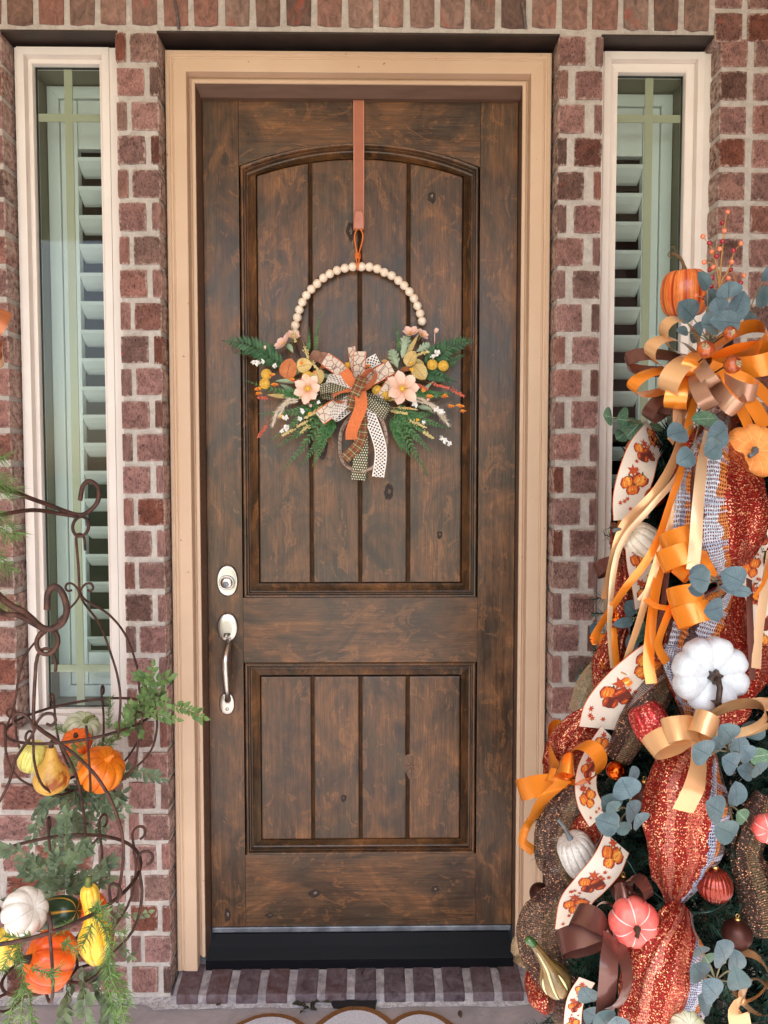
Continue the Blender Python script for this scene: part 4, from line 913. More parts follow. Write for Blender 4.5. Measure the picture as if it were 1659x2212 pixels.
c = t.mix(t.ramp(wv.outputs['Distance'], [(.03, .8), (.07, 0.0)]), lin(216, 202, 186), lin(110, 70, 52)); vo = t.new('TexVoronoi'); vo.inputs['Scale'].default_value = 300; t.link(vec, vo.inputs['Vector'])
c = t.mix(t.math('MULTIPLY', t.ramp(vo.outputs['Distance'], [(.22, 1.0), (.3, 0.0)]), t.ramp(t.noise(vec, 60, 2), [(.5, 0.0), (.55, 1.0)])), c, lin(196, 80, 40)); t.col(t.mix(ed, c, lin(214, 96, 40))); t.p(rough=.8); M['r_print'] = t.m
# crochet lace: real gaps
t, uv, vec = fabric('white_lace'); t.col(lin(244, 240, 234)); t.p(rough=.8)
a_ = t.math('ADD', t.math('MULTIPLY', uv[0], 3.0), t.math('MULTIPLY', uv[1], 95.0)); b_ = t.math('SUBTRACT', t.math('MULTIPLY', uv[0], 3.0), t.math('MULTIPLY', uv[1], 95.0))
fa = t.math('ABSOLUTE', t.math('SUBTRACT', t.math('FRACT', a_), .5)); fb = t.math('ABSOLUTE', t.math('SUBTRACT', t.math('FRACT', b_), .5))
al = t.ramp(t.math('MAXIMUM', fa, fb), [(.30, 0.0), (.34, 1.0)]); al2 = t.ramp(t.math('ABSOLUTE', t.math('SUBTRACT', uv[0], .5)), [(.43, 0.0), (.45, 1.0)]); t.p(alpha=t.math('MAXIMUM', al, al2)); M['r_lace'] = t.m

# ---------------------------------------------------------------- door hanger strap and wreath
hg = thing('wreath_hanger', 'tan leather over the door strap with stitched edges and a rounded hook tab', 'wreath hanger', A(775, 222, YD-.004))
s = mpp(YD)
b = MB(); x0, x1 = A(763.5, 400, YD-.003).x, A(787, 400, YD-.003).x
b.box(x0, x1, YD-.0092, YD-.0066, A(775, 496, YD).z, dzt+.0045); b.box(x0, x1, YD-.0065, YD+.02, dzt+.0008, dzt+.0042); b.build('strap', M['leather'], hg, bevel=.0006)
b = MB(); b.box(x0+.0012, x0+.0022, YD-.0098, YD-.0093, A(775, 480, YD).z, dzt-.002); b.build('stitch_line', M['stitch'], hg)
b = MB(); b.box(x1-.0022, x1-.0012, YD-.0098, YD-.0093, A(775, 480, YD).z, dzt-.002); b.build('stitch_line', M['stitch'], hg)
# folded tab: U shaped band that comes forward and up
rows = []; xm = (x0+x1)/2; hw = (x1-x0)/2
zb_, zt_ = A(775, 497, YD).z, A(775, 456, YD-.02).z
for i in range(25):
    t_ = i/24
    if t_ < .4: y = YD-.004-.008+.008*math.cos(PI*(1-t_/.4)); a = PI*t_/.4; y = YD-.017+.0085*math.cos(a); z = zb_-.010*math.sin(a)*.6; wv_ = hw
    else: f = (t_-.4)/.6; y = YD-.0255; z = zb_+(zt_-zb_)*f; wv_ = hw*(1 if f < .62 else math.sqrt(max(.0, 1-((f-.62)/.38)**2)))
    rows.append([V((xm+wv_*k/3, y, z)) for k in (-3, -2, -1, 0, 1, 2, 3)])
b = MB(); b.grid(rows); o = b.build('hook_tab', M['leatherdark'], hg, True)
sm_ = o.modifiers.new('thickness', 'SOLIDIFY'); sm_.thickness = .0022
YH = YD-.022
W = lambda x, y, Y=YD-.05: at(432+x*.3906, 513+y*.3906, Y)
sw_ = .3906*mpp(YD-.05)
wr = thing('wreath', 'half hoop autumn wreath of cream wooden beads with flowers ferns and a layered ribbon bow', 'wreath', A(773, 711, YH))
# suede cord
b = MB(); kn = A(773, 553, YH-.004)
for sg in (-1, 1): b.tube(smooth_path([A(775+sg*4, 494, YH-.004), A(775+sg*9, 510, YH-.006), A(774+sg*5, 535, YH-.004), kn], 5), .0022, 6)
for sg in (-1, 1): b.tube(smooth_path([kn, A(773+sg*3, 560, YH-.005), A(773+sg*1, 572, YH-.012), A(773, 584, YH-.009)], 5), .0022, 6)
for k in range(3): b.tube([kn+V((math.cos(a)*.007, math.sin(a)*.006, (k-1)*.005+math.sin(a*2)*.002)) for a in [2*PI*i/10 for i in range(10)]], .0024, 6, closed=True)
b.build('hanging_cord', M['cord'], wr, True, stuff=True)
M['bead'] = pm('bead_wood', lin(236, 216, 194), lin(246, 232, 214), 60, .5, 0, .05)
bm_ = None
for zx, zy in [(527,530),(527,485),(538,442),(549,399),(566,358),(588,320),(616,286),(648,255),(682,224),(718,201),(758,182),(801,170),(845,162),(893,162),(937,163),(980,173),(1019,193),(1060,211),(1097,238),(1129,266),(1158,300),(1183,337),(1202,378),(1217,420),(1228,463)]:
    c = W(zx, zy, YH)
    if bm_ is None: b = MB(); b.ball(c, 24*.3906*mpp(YH), nu=16, nv=10); o = b.build('bead', M['bead'], wr, True); bm_ = o.data
    else: inst('bead', bm_, c, wr, (rnd.random()*3, rnd.random()*3, 0))
hp = MB(); cc_ = W(873, 510, YH); hp.tube([cc_+V((math.cos(a)*350*.3906*mpp(YH), 0, math.sin(a)*350*.3906*mpp(YH))) for a in [2*PI*i/60 for i in range(60)]], .0022, 6, closed=True); hp.build('hoop', M['rust'], wr, True)
# fern fronds
M['wfern'] = pm('wreath_fern', lin(46, 92, 48), lin(82, 128, 70), 60, .5); M['wfernd'] = pm('wreath_fern_dark', lin(34, 74, 44), lin(58, 102, 60), 60, .5)
def frond(pts, wd, mat='wfern', nl=26, seed=0, kind='fern', taper=1.0, name='fern_frond'):
    nl = int(nl*.72)
    P = smooth_path(pts, 8); b = MB(); b.tube(P, .0011, 5); r = random.Random(seed); k = len(P)
    L = [0]
    for i in range(1, k): L.append(L[-1]+(P[i]-P[i-1]).length)
    for q in range(nl):
        f = .06+.94*q/nl; i = max(j for j in range(k) if L[j] <= f*L[-1]); p0 = P[i]; T_ = (P[min(i+1, k-1)]-P[max(0, i-1)]).normalized()
        sd = T_.cross(TOCAM).normalized()
        ww = wd*(1-f)**.6*(min(1, f*5+.35)) if taper else wd*(1-.5*f)
        for sg in (-1, 1):
            dv = (T_*(.75 if kind == 'fern' else 1.1)+sd*sg+TOCAM*r.uniform(-.1, .5)).normalized(); ll = ww*r.uniform(.85, 1.1)
            leaf(b, p0, p0+dv*ll, TOCAM+V((r.uniform(-.3, .3), 0, r.uniform(-.2, .5))), ll*.36 if kind == 'fern' else ll*.40, 'lance', .25, .04, 0, 2, 4)
    return b.build(name, M[mat], wr, True)
yg = YD-.03
def fr(a, b_, c=None, wd=.022, mat='wfern', nl=24, Y0=None, Y1=None, seed=1, kind='fern', sagz=0):
    Y0 = yg-.03 if Y0 is None else Y0; Y1 = yg-.02 if Y1 is None else Y1
    mid = c or ((a[0]+b_[0])/2, (a[1]+b_[1])/2-sagz)
    frond([W(a[0], a[1], Y0), W(mid[0], mid[1], (Y0+Y1)/2-.008), W(b_[0], b_[1], Y1)], wd, mat, nl, seed, kind)
fr((450, 700), (118, 570), (280, 600), .050, 'wfernd', 34, seed=1); fr((450, 690), (190, 640), (300, 640), .028, 'wfernd', 26, seed=2)
fr((1250, 700), (1515, 565), (1400, 600), .050, 'wfernd', 34, seed=3); fr((1270, 760), (1470, 640), None, .028, 'wfernd', 26, seed=4)
fr((1230, 740), (1420, 800), None, .03, 'wfernd', 26, seed=41)
fr((640, 620), (672, 405), (650, 500), .013, 'wfern', 30, seed=5, kind='s'); fr((600, 640), (605, 500), None, .011, 'wfern', 22, seed=6, kind='s'); fr((1105, 640), (1082, 455), None, .012, 'wfern', 24, seed=7, kind='s')
for i, (a, b_) in enumerate([((700, 980), (445, 1300)), ((690, 960), (420, 1160)), ((720, 1000), (560, 1265)), ((720, 1010), (620, 1270)), ((680, 930), (320, 975)), ((600, 880), (250, 790)), ((660, 900), (390, 1120)), ((560, 850), (420, 850)), ((740, 1000), (690, 1120)),
        ((1060, 1000), (1165, 1215)), ((1080, 980), (1262, 1320)), ((1080, 970), (1285, 1190)), ((1070, 960), (1290, 980)), ((1100, 950), (1390, 1060)), ((1060, 1000), (1120, 1180)), ((1180, 860), (1400, 860)), ((1100, 930), (1290, 1120))]):
    fr(a, b_, None, .025, 'wfern', 26, seed=20+i, kind='s', sagz=-15 if i < 9 else -10)
# flowers
def petal_flower(name, c, R, axis, npet, mp, mc, seed, cr=.22, pw=.62, cupz=.25, sub=True):
    r = random.Random(seed); X, Yv, A_ = basis(axis)
    fl_ = MB(); fl_.tube([c-A_*.02, c], .0016, 5); root = fl_.build(name, M['ruscuss'], wr, True)
    for k in range(npet):
        a = 2*PI*k/npet+r.uniform(-.12, .12); dv = (X*math.cos(a)+Yv*math.sin(a)+A_*(cupz+r.uniform(-.1, .15))).normalized(); L = R*r.uniform(.88, 1.08)
        b = MB(); leaf(b, c+dv*R*.06+A_*.001*(k % 2), c+dv*L, A_-dv*.2, R*pw, 'petal', .16, -.06+r.uniform(-.05, .05), 0, 6, 6); b.build('petal', M[mp], root, True)
    b = MB(); n = 26
    b.ball(c+A_*.003, R*cr*.55, nu=10, nv=6)
    for q in range(n):
        a = 2*PI*q/n; rr_ = R*cr*r.uniform(.6, 1.25); p = c+A_*(.006+.004*r.random())+(X*math.cos(a)+Yv*math.sin(a))*rr_; b.tube([c+A_*.003, p], .0005, 4); b.ball(p, .0012, nu=5, nv=4)
    b.build('flower_centre', M[mc], root, True)
def petalmat(name, c1, c2, c3):
    t = NT(name); uv = t.xy(t.coord('UV')); vec = t.coord('Object', rand=True)
    c = t.ramp(uv[1], [(0, c3), (.35, c1), (1, c2)]); st = t.noise(t.coord('UV', scale=(26, 1.5, 1)), 1.0, 3); c = t.mix(t.ramp(st, [(.5, 0.0), (.7, .4)]), c, c3)
    t.col(c); t.p(rough=.6, sheen=.2); return t.m
M['peach'] = petalmat('peach_petal', lin(238, 196, 172), lin(248, 220, 204), lin(220, 148, 122)); M['pinkish'] = petalmat('blush_petal', lin(238, 190, 172), lin(246, 214, 200), lin(214, 140, 122))
M['stamen'] = pm('stamen', lin(222, 176, 58), lin(240, 206, 92), 200, .7); M['whitepetal'] = pm('white_petal', lin(240, 238, 234), None, 30, .6); M['orangepetal'] = petalmat('orange_petal', lin(246, 140, 46), lin(250, 190, 70), lin(226, 90, 30)); M['yellowpetal'] = petalmat('yellow_petal', lin(246, 186, 40), lin(250, 206, 70), lin(232, 150, 30))
yf = YD-.085
petal_flower('cosmos_flower', W(597, 838, yf), 82*sw_, (-.05, -1, .05), 7, 'peach', 'stamen', 3); petal_flower('cosmos_flower', W(1118, 836, yf), 98*sw_, (.1, -1, .1), 7, 'peach', 'stamen', 4)
petal_flower('cosmos_flower', W(470, 595, yf+.02), 62*sw_, (-.5, -.6, .5), 6, 'pinkish', 'stamen', 5, .1, .7, .6); petal_flower('cosmos_flower', W(512, 560, yf+.02), 50*sw_, (.2, -.6, .7), 6, 'pinkish', 'stamen', 6, .1, .7, .6)
petal_flower('cosmos_flower', W(1165, 540, yf+.02), 58*sw_, (-.1, -.6, .7), 6, 'pinkish', 'stamen', 7, .1, .7, .6); petal_flower('cosmos_flower', W(1225, 545, yf+.02), 44*sw_, (.4, -.6, .5), 6, 'pinkish', 'stamen', 8, .1, .7, .6)
def bud(c, R, axis, mat):
    b = MB()
    for k in range(6):
        X, Yv, A_ = basis(axis); a = 2*PI*k/6; o_ = (X*math.cos(a)+Yv*math.sin(a)); leaf(b, c+o_*R*.1, c+o_*R*.45+A_*R*1.9, o_, R*1.2, 'petal', -.2, .18, 0, 4, 5)
    b.tube([c-V((0, 0, .03)), c], .0012, 5); b.build('flower_bud', M[mat], wr, True, stuff=True)
bud(W(366, 622, yf+.02), 15*sw_, (-.2, -.4, .8), 'pinkish'); bud(W(1298, 530, yf+.02), 17*sw_, (.4, -.4, .7), 'pinkish'); bud(W(815, 735, yf+.03), 24*sw_, (.05, -.4, .9), 'yellowpetal'); bud(W(790, 745, yf+.03), 18*sw_, (-.4, -.4, .8), 'yellowpetal'); bud(W(840, 742, yf+.03), 18*sw_, (.4, -.4, .8), 'yellowpetal')
# billy button balls, built of many florets
M['billy'] = pm('yellow_pompon', lin(216, 166, 48), lin(250, 216, 110), 300, .8)
bb = None
for zx, zy, R in ((368, 757, 29), (357, 808, 30), (594, 767, 28), (980, 848, 30), (1025, 870, 28), (1285, 703, 31), (1346, 710, 31)):
    c = W(zx, zy, yf+.01)
    if bb is None:
        b = MB(); n = 110; b.ball(c, R*sw_*.88, nu=10, nv=8)
        for q in range(n):
            z_ = 1-2*(q+.5)/n; a = q*2.39996; rr_ = math.sqrt(1-z_*z_); b.ball(c+V((rr_*math.cos(a), rr_*math.sin(a), z_))*R*sw_*.92, R*sw_*.13, nu=5, nv=4)
        o = b.build('pompon_flower', M['billy'], wr, True, stuff=True); bb = o.data
    else: o = inst('pompon_flower', bb, c, wr, (rnd.random()*6, rnd.random()*6, 0)); o['kind'] = 'stuff'
# coloured round leaves
M['lf_rust'] = leafmat('rust_leaf', lin(174, 98, 52), lin(196, 120, 68), lin(110, 56, 34)); M['lf_tan'] = leafmat('tan_leaf', lin(196, 168, 104), lin(218, 192, 128), lin(150, 108, 60)); M['lf_mauve'] = leafmat('mauve_leaf', lin(170, 112, 92), lin(190, 136, 112), lin(120, 66, 56)); M['lf_sage'] = leafmat('sage_leaf', lin(146, 166, 132), lin(174, 190, 158), lin(196, 206, 186))
def wleaf(cx, cy, L, Wd, ang, mat, Y, shape='round', name='leaf', cup=.12):
    a = math.radians(ang); dv = V((math.cos(a), 0, math.sin(a))); c = W(cx, cy, Y); b = MB(); leaf(b, c-dv*L*sw_*.5+V((0, .006, 0)), c+dv*L*sw_*.5, TOCAM+V((rnd.uniform(-.3, .3), 0, rnd.uniform(-.1, .4))), Wd*sw_, shape, cup, .08, 0, 6, 8); b.build(name, M[mat], wr, True)
wleaf(490, 725, 115, 95, 75, 'lf_rust', yf+.02); wleaf(578, 708, 88, 80, 10, 'lf_tan', yf+.01); wleaf(655, 770, 80, 76, -70, 'lf_tan', yf); wleaf(640, 655, 66, 70, 120, 'lf_mauve', yf+.03); wleaf(680, 665, 70, 62, 50, 'lf_mauve', yf+.03)
wleaf(1168, 670, 92, 74, 60, 'lf_tan', yf+.01); wleaf(1215, 745, 100, 84, -50, 'lf_tan', yf+.005); wleaf(1200, 705, 80, 64, 10, 'lf_tan', yf+.015); wleaf(1160, 725, 110, 28, 5, 'lf_rust', yf+.02, 'lance'); wleaf(1175, 600, 150, 26, 62, 'lf_tan', yf+.015, 'lance', cup=.3)
wleaf(500, 612, 60, 28, -60, 'lf_sage', yf+.02, 'lance'); wleaf(430, 875, 120, 24, 175, 'lf_tan', yf+.02, 'lance', cup=.3); wleaf(470, 800, 110, 26, 176, 'lf_sage', yf+.025, 'lance', cup=.3)
# lobed dusty miller leaves
def lobed(cx, cy, L, ang, Y):
    a = math.radians(ang); dv = V((math.cos(a), 0, math.sin(a))); sd = V((-math.sin(a), 0, math.cos(a))); b0 = W(cx, cy, Y)-dv*L*sw_*.5; b = MB()
    leaf(b, b0, b0+dv*L*sw_, TOCAM, L*sw_*.25, 'lance', .15, .08, 0, 2, 6)
    for f, q in ((.25, .34), (.45, .38), (.65, .30), (.82, .2)):
        for sg in (-1, 1):
            p = b0+dv*L*sw_*f; leaf(b, p, p+(dv*.8+sd*sg).normalized()*L*sw_*q, TOCAM, L*sw_*.15, 'round', .1, .05, 0, 2, 4)
    b.build('dusty_miller_leaf', M['lf_sage'], wr, True, stuff=True)
lobed(1130, 605, 130, 78, yf+.03); lobed(1075, 670, 110, 110, yf+.02); lobed(1235, 610, 90, 30, yf+.03)
# berry spikes, blossoms, pampas plumes
M['spike_y'] = pm('cream_spike', lin(206, 184, 118), lin(236, 220, 160), 200, .7); M['spike_r'] = pm('coral_spike', lin(198, 92, 74), lin(226, 124, 100), 200, .7); M['pampas'] = pm('pampas_plume', lin(214, 196, 172), lin(236, 224, 206), 60, .8)
def spike(a, b_, mat, R=10, n=60, seed=0):
    r = random.Random(seed); A0, B0 = W(*a, yf+.02), W(*b_, yf); b = MB(); st = A0+(A0-B0)*.9; b.tube([st, A0, B0], .0008, 4)
    for q in range(n):
        f = q/n; p = A0.lerp(B0, f)+V((r.gauss(0, 1), r.gauss(0, .7), r.gauss(0, 1)))*R*sw_*.55*(1-.55*f); b.ball(p, .0021, nu=5, nv=4)
    b.build('seed_spike', M[mat], wr, True, stuff=True)
for i, q in enumerate([((690, 925), (610, 985), 'spike_y'), ((640, 960), (580, 1000), 'spike_y'), ((600, 1010), (535, 1050), 'spike_y'), ((520, 1060), (455, 1095), 'spike_y'), ((600, 1040), (555, 1080), 'spike_y'), ((580, 610), (600, 670), 'spike_y'), ((620, 690), (650, 730), 'spike_y'), ((515, 530), (530, 575), 'spike_y'),
        ((1060, 960), (1150, 975), 'spike_y'), ((1160, 1010), (1250, 1050), 'spike_y'), ((1240, 1075), (1290, 1110), 'spike_y'), ((1200, 650), (1265, 630), 'spike_y'), ((365, 1040), (318, 1110), 'spike_r'), ((370, 890), (320, 885), 'spike_r'), ((1290, 810), (1380, 835), 'spike_r'), ((1390, 840), (1460, 880), 'spike_r'), ((1200, 815), (1260, 840), 'spike_r')]): spike(*q, seed=i)
def blossom(zx, zy, R, mat, seed, axis=None):
    r = random.Random(seed); c = W(zx, zy, yf+.005); b = MB(); X, Yv, A_ = basis(axis or (r.uniform(-.5, .5), -1, r.uniform(-.4, .4)))
    for k in range(5):
        a = 2*PI*k/5+r.random()*.4; dv = (X*math.cos(a)+Yv*math.sin(a)+A_*.5).normalized(); leaf(b, c, c+dv*R*sw_*r.uniform(.8, 1.25), A_+V((r.uniform(-.5,.5),0,r.uniform(-.5,.5))), R*sw_*.8, 'petal', .35, .12, 0, 4, 5)
    b.build('blossom', M[mat], wr, True, stuff=True)
for i, (x, y, R) in enumerate([(292, 695, 16), (325, 698, 22), (345, 692, 18), (415, 710, 16), (570, 958, 18), (470, 1000, 20), (552, 1005, 17), (480, 1050, 24), (455, 1075, 16), (655, 912, 13), (1310, 640, 24), (1285, 660, 16), (1190, 925, 22), (1310, 955, 20), (1340, 965, 22), (1330, 1105, 18), (1355, 1125, 20), (1378, 1145, 18), (1240, 1025, 14)]): blossom(x, y, R, 'whitepetal', i)
for i, (x, y, R) in enumerate([(395, 770, 24), (415, 825, 26), (320, 850, 28), (325, 875, 22), (508, 795, 20), (1270, 890, 24), (1350, 890, 28), (1385, 945, 26), (1440, 945, 30), (1455, 970, 22), (930, 720, 20)]): blossom(x, y, R, 'orangepetal', 40+i, (0, -.5, .8))
def plume(pts, R, seed):
    P = smooth_path([W(*p, yf+.02) for p in pts], 6); b = MB(); r = random.Random(seed); b.tube(P, .0008, 4); k = len(P)
    for q in range(420):
        f = r.random(); i = min(k-2, int(f*(k-1))); T_ = (P[i+1]-P[i]).normalized(); p = P[i].lerp(P[i+1], r.random()); dv = (T_*1.6+V((r.gauss(0, .5), r.gauss(0, .4), r.gauss(0, .5)))).normalized(); L = R*sw_*r.uniform(.8, 1.8)*(1-.3*abs(f-.5)); sd = dv.cross(TOCAM).normalized()*.0005
        b.add([p-sd, p+sd, p+dv*L], [(0, 1, 2)])
    b.build('pampas_plume', M['pampas'], wr, stuff=True)
plume([(545, 895), (490, 900), (430, 960), (405, 1030)], 26, 1); plume([(1170, 880), (1240, 900), (1310, 960), (1370, 1030)], 26, 2); plume([(545, 905), (480, 920), (440, 980)], 22, 3); plume([(1180, 900), (1290, 930), (1350, 990)], 22, 4)
b = MB(); r = random.Random(9)
for q in range(40):
    c0 = W(870+r.gauss(0, 120), 830+r.gauss(0, 40), yg); e0 = W(870+r.choice((-1, 1))*r.uniform(250, 440), 830+r.uniform(-140, 260), yg-.01); b.tube([c0, c0.lerp(e0, .5)+V((0, -.015, .01)), e0], .0009, 4)
b.build('twigs', M['ruscuss'], wr, True, stuff=True)
r = random.Random(12)
for i in range(26):
    sg = -1 if i % 2 else 1; x = 870+sg*r.uniform(150, 400); y = 800+r.uniform(-110, 170)
    wleaf(x, y, r.uniform(50, 110), r.uniform(16, 30), (0 if sg > 0 else 180)+r.uniform(-50, 50), r.choice(['lf_sage', 'lf_tan', 'lf_sage', 'lf_rust']), yf+.03+r.random()*.015, 'lance', cup=.3)
for i in range(22):
    sg = -1 if i % 2 else 1; blossom(870+sg*r.uniform(170, 420), 810+r.uniform(-130, 210), r.uniform(9, 14), r.choice(['whitepetal', 'orangepetal', 'yellowpetal', 'pinkish']), 90+i)
for i in range(10):
    sg = -1 if i % 2 else 1; a0 = (870+sg*r.uniform(160, 260), 830+r.uniform(-60, 120)); spike(a0, (a0[0]+sg*r.uniform(60, 120), a0[1]+r.uniform(-30, 60)), r.choice(['spike_y', 'spike_y', 'spike_r']), 9, 50, 60+i)
# the layered bow
yb = YD-.105; K = W(870, 850, yb)
def tail(name, pts, wd, mat, roll=0.0, Y=None, nw=2, curl=0):
    b = MB(); ribbon(b, [W(p[0], p[1], p[2] if len(p) > 2 else (Y or yb)) for p in pts], wd*sw_, roll, nw=nw, curl=curl); return b.build(name, M[mat], wr, True)
def bowloop(name, E, th, roll, wd, mat, Kp=None, Y=None, knot=.45):
    b = MB(); loop(b, W(*(Kp or (870, 850)), yb), W(E[0], E[1], Y or yb), th*sw_, roll, wd*sw_, knot=knot); return b.build(name, M[mat], wr, True)
tail('printed_ribbon', [(840, 800, yb+.03), (760, 720, yb+.02), (690, 670, yb+.01)], 78, 'r_print'); tail('printed_ribbon', [(870, 800, yb+.03), (880, 720, yb+.02), (885, 630, yb+.02)], 70, 'r_print', .2); tail('printed_ribbon', [(870, 780, yb+.035), (850, 700, yb+.03), (838, 605, yb+.03)], 52, 'r_print', .6); tail('printed_ribbon', [(910, 800, yb+.03), (980, 760, yb+.02), (1060, 715, yb+.015)], 80, 'r_print')
tail('lace_ribbon', [(900, 760, yb+.035), (935, 700, yb+.03), (985, 670, yb+.03)], 60, 'r_lace'); tail('printed_ribbon', [(850, 880, yb+.03), (760, 930, yb+.015), (660, 1000, yb+.01)], 84, 'r_print')
tail('printed_ribbon', [(890, 900, yb+.03), (990, 880, yb+.02), (1060, 790, yb+.02)], 50, 'r_print')
bowloop('polka_dot_ribbon', (662, 850), 56, .9, 76, 'r_dot', Y=yb+.005); bowloop('lace_ribbon', (700, 785), 46, .9, 66, 'r_lace', (850, 830)); bowloop('lace_ribbon', (728, 1000), 44, .9, 76, 'r_lace', (860, 880))
bowloop('polka_dot_ribbon', (1040, 970), 50, .9, 84, 'r_dot', (890, 880)); 
tail('printed_ribbon', [(850, 960, yb+.03), (780, 1080, yb+.02), (785, 1230, yb+.02), (870, 1290, yb+.02), (970, 1260, yb+.02), (1030, 1140, yb+.02), (1000, 1000, yb+.02), (910, 920, yb+.02)], 40, 'r_print', 1.1)
tail('polka_dot_ribbon', [(880, 920, yb+.01), (885, 1040, yb+.005), (890, 1180, yb+.01), (875, 1340, yb+.02)], 78, 'r_dot', .15); tail('lace_ribbon', [(915, 940, yb), (960, 1040, yb-.005), (1000, 1180, yb), (985, 1325, yb+.02)], 66, 'r_lace', .1)
tail('plaid_ribbon', [(885, 930, yb-.005), (900, 1040, yb-.01), (880, 1140, yb-.005), (800, 1225, yb+.01)], 58, 'r_plaid', .25)
bowloop('orange_ribbon', (965, 735), 64, .45, 58, 'r_orange', (878, 850), yb-.01, .55); tail('orange_ribbon', [(860, 860, yb-.004), (835, 800, yb-.01), (795, 735, yb)], 56, 'r_orange', .2); bowloop('orange_ribbon', (735, 885), 60, .7, 58, 'r_orange', (865, 850), yb-.01, .5)
tail('orange_ribbon', [(885, 850, yb-.022), (892, 930, yb-.036), (862, 1010, yb-.036), (840, 1070, yb-.026), (838, 1118, yb-.010)], 64, 'r_orange', .1)
tail('plaid_ribbon', [(835, 960, yb-.01), (850, 890, yb-.026), (875, 830, yb-.03), (900, 770, yb-.01)], 56, 'r_plaid', 0, None, 4, -.12)
# ---------------------------------------------------------------- RIGHT: the decorated tree
T1 = lambda x, y: (1242+x*.2513, 432+y*.2513)
T2 = lambda x, y: (1242+x*.2513, 891+y*.2513)
T3 = lambda x, y: (1107+x*.33265, 1377+y*.33265)
T4 = lambda x, y: (1080+x*.34893, 1782+y*.34893)
YA = -.48; AXP = 1565; RT = [(850, 40), (900, 100), (1000, 215), (1200, 250), (1400, 275), (1550, 345), (1700, 395), (2000, 430), (2300, 450)]
def RP(py):
    if py <= RT[0][0]: return RT[0][1]
    for (a, ra), (b_, rb) in zip(RT, RT[1:]):
        if py <= b_: return ra+(rb-ra)*(py-a)/(b_-a)
    return RT[-1][1]
def ts(px, py): R = RP(py); return YA-.8*math.sqrt(max(0, R*R-(px-AXP)**2))*mpp(YA)
def T(px, py, off=0.0): return at(px, py, ts(px, py)-off)
def TP(f): return lambda x, y, off=0.0: T(*f(x, y), off)
P1, P2, P3, P4 = TP(T1), TP(T2), TP(T3), TP(T4)
tb = at(AXP, 1106, YA); tree = thing('artificial_fir_tree', 'dark green artificial fir tree full of autumn decorations beside the right window', 'tree', (tb.x, YA, 0))
M['bark'] = pm('tree_pole', lin(40, 34, 28), lin(54, 46, 36), 40, .8)
b = MB(); b.tube([(tb.x, YA, .02), (tb.x, YA, at(1560, 700, YA).z)], [.022, .010], 10); b.build('trunk', M['bark'], tree, True)
for k in range(4):
    a = PI/4+k*PI/2; b = MB(); b.tube([(tb.x, YA, .09), (tb.x+math.cos(a)*.12, YA+math.sin(a)*.12, .06), (tb.x+math.cos(a)*.26, YA+math.sin(a)*.26, .008)], .008, 7); b.build('stand_leg', M['bark'], tree, True)
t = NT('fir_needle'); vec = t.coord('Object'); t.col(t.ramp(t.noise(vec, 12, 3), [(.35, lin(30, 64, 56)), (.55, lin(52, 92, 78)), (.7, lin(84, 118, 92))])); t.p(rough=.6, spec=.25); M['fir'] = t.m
t = NT('fir_needle_shaded'); t.col(lin(10, 28, 24)); t.p(rough=.8, spec=.1); M['firshade'] = t.m  # darker copy of the needle colour, shade inside the tree painted in
r = random.Random(77); nm = MB(); tw = MB(); inn = MB()
def tip(mb, base, dv, L, nl, n, wd=.0013):
    dv = dv.normalized(); tw.tube([base, base+dv*L], .0014, 4, cap=False)
    for q in range(n):
        p = base+dv*(L*(q/n)*1.0); rv = V((r.gauss(0, 1), r.gauss(0, 1), r.gauss(0, 1))); rv = (rv-dv*rv.dot(dv)).normalized(); nd = (dv*.75+rv).normalized(); sd = nd.cross(rv.cross(dv)).normalized()*wd*.5
        ln = nl*r.uniform(.7, 1.1); mb.add([p-sd, p+sd, p+nd*ln], [(0, 1, 2)])
zt_ = at(AXP, 870, YA).z
for k in range(3000):
    py = 900+(r.random()**.8)*1330; R = RP(py); a = r.uniform(-PI*1.02, .02*PI); f = r.uniform(.5, .86) if r.random() < .7 else r.uniform(.2, .6)
    rw = R*mpp(YA); c = V((tb.x+math.cos(a)*rw*f, YA+math.sin(a)*rw*f*.8, at(AXP, py, YA).z))
    if c.x > tb.x+.30 and r.random() < .6: continue
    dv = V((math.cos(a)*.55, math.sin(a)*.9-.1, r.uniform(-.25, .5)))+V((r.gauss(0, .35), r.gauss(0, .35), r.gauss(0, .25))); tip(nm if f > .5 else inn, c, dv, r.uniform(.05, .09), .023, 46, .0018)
for k in range(1700):
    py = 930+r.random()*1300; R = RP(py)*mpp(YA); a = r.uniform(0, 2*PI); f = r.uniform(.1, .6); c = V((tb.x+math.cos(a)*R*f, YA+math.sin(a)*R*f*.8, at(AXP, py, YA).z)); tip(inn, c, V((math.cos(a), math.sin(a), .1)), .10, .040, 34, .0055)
nm.build('needles', M['fir'], tree, stuff=True); inn.build('shaded_needles', M['firshade'], tree, stuff=True); tw.build('twigs', M['bark'], tree, stuff=True)

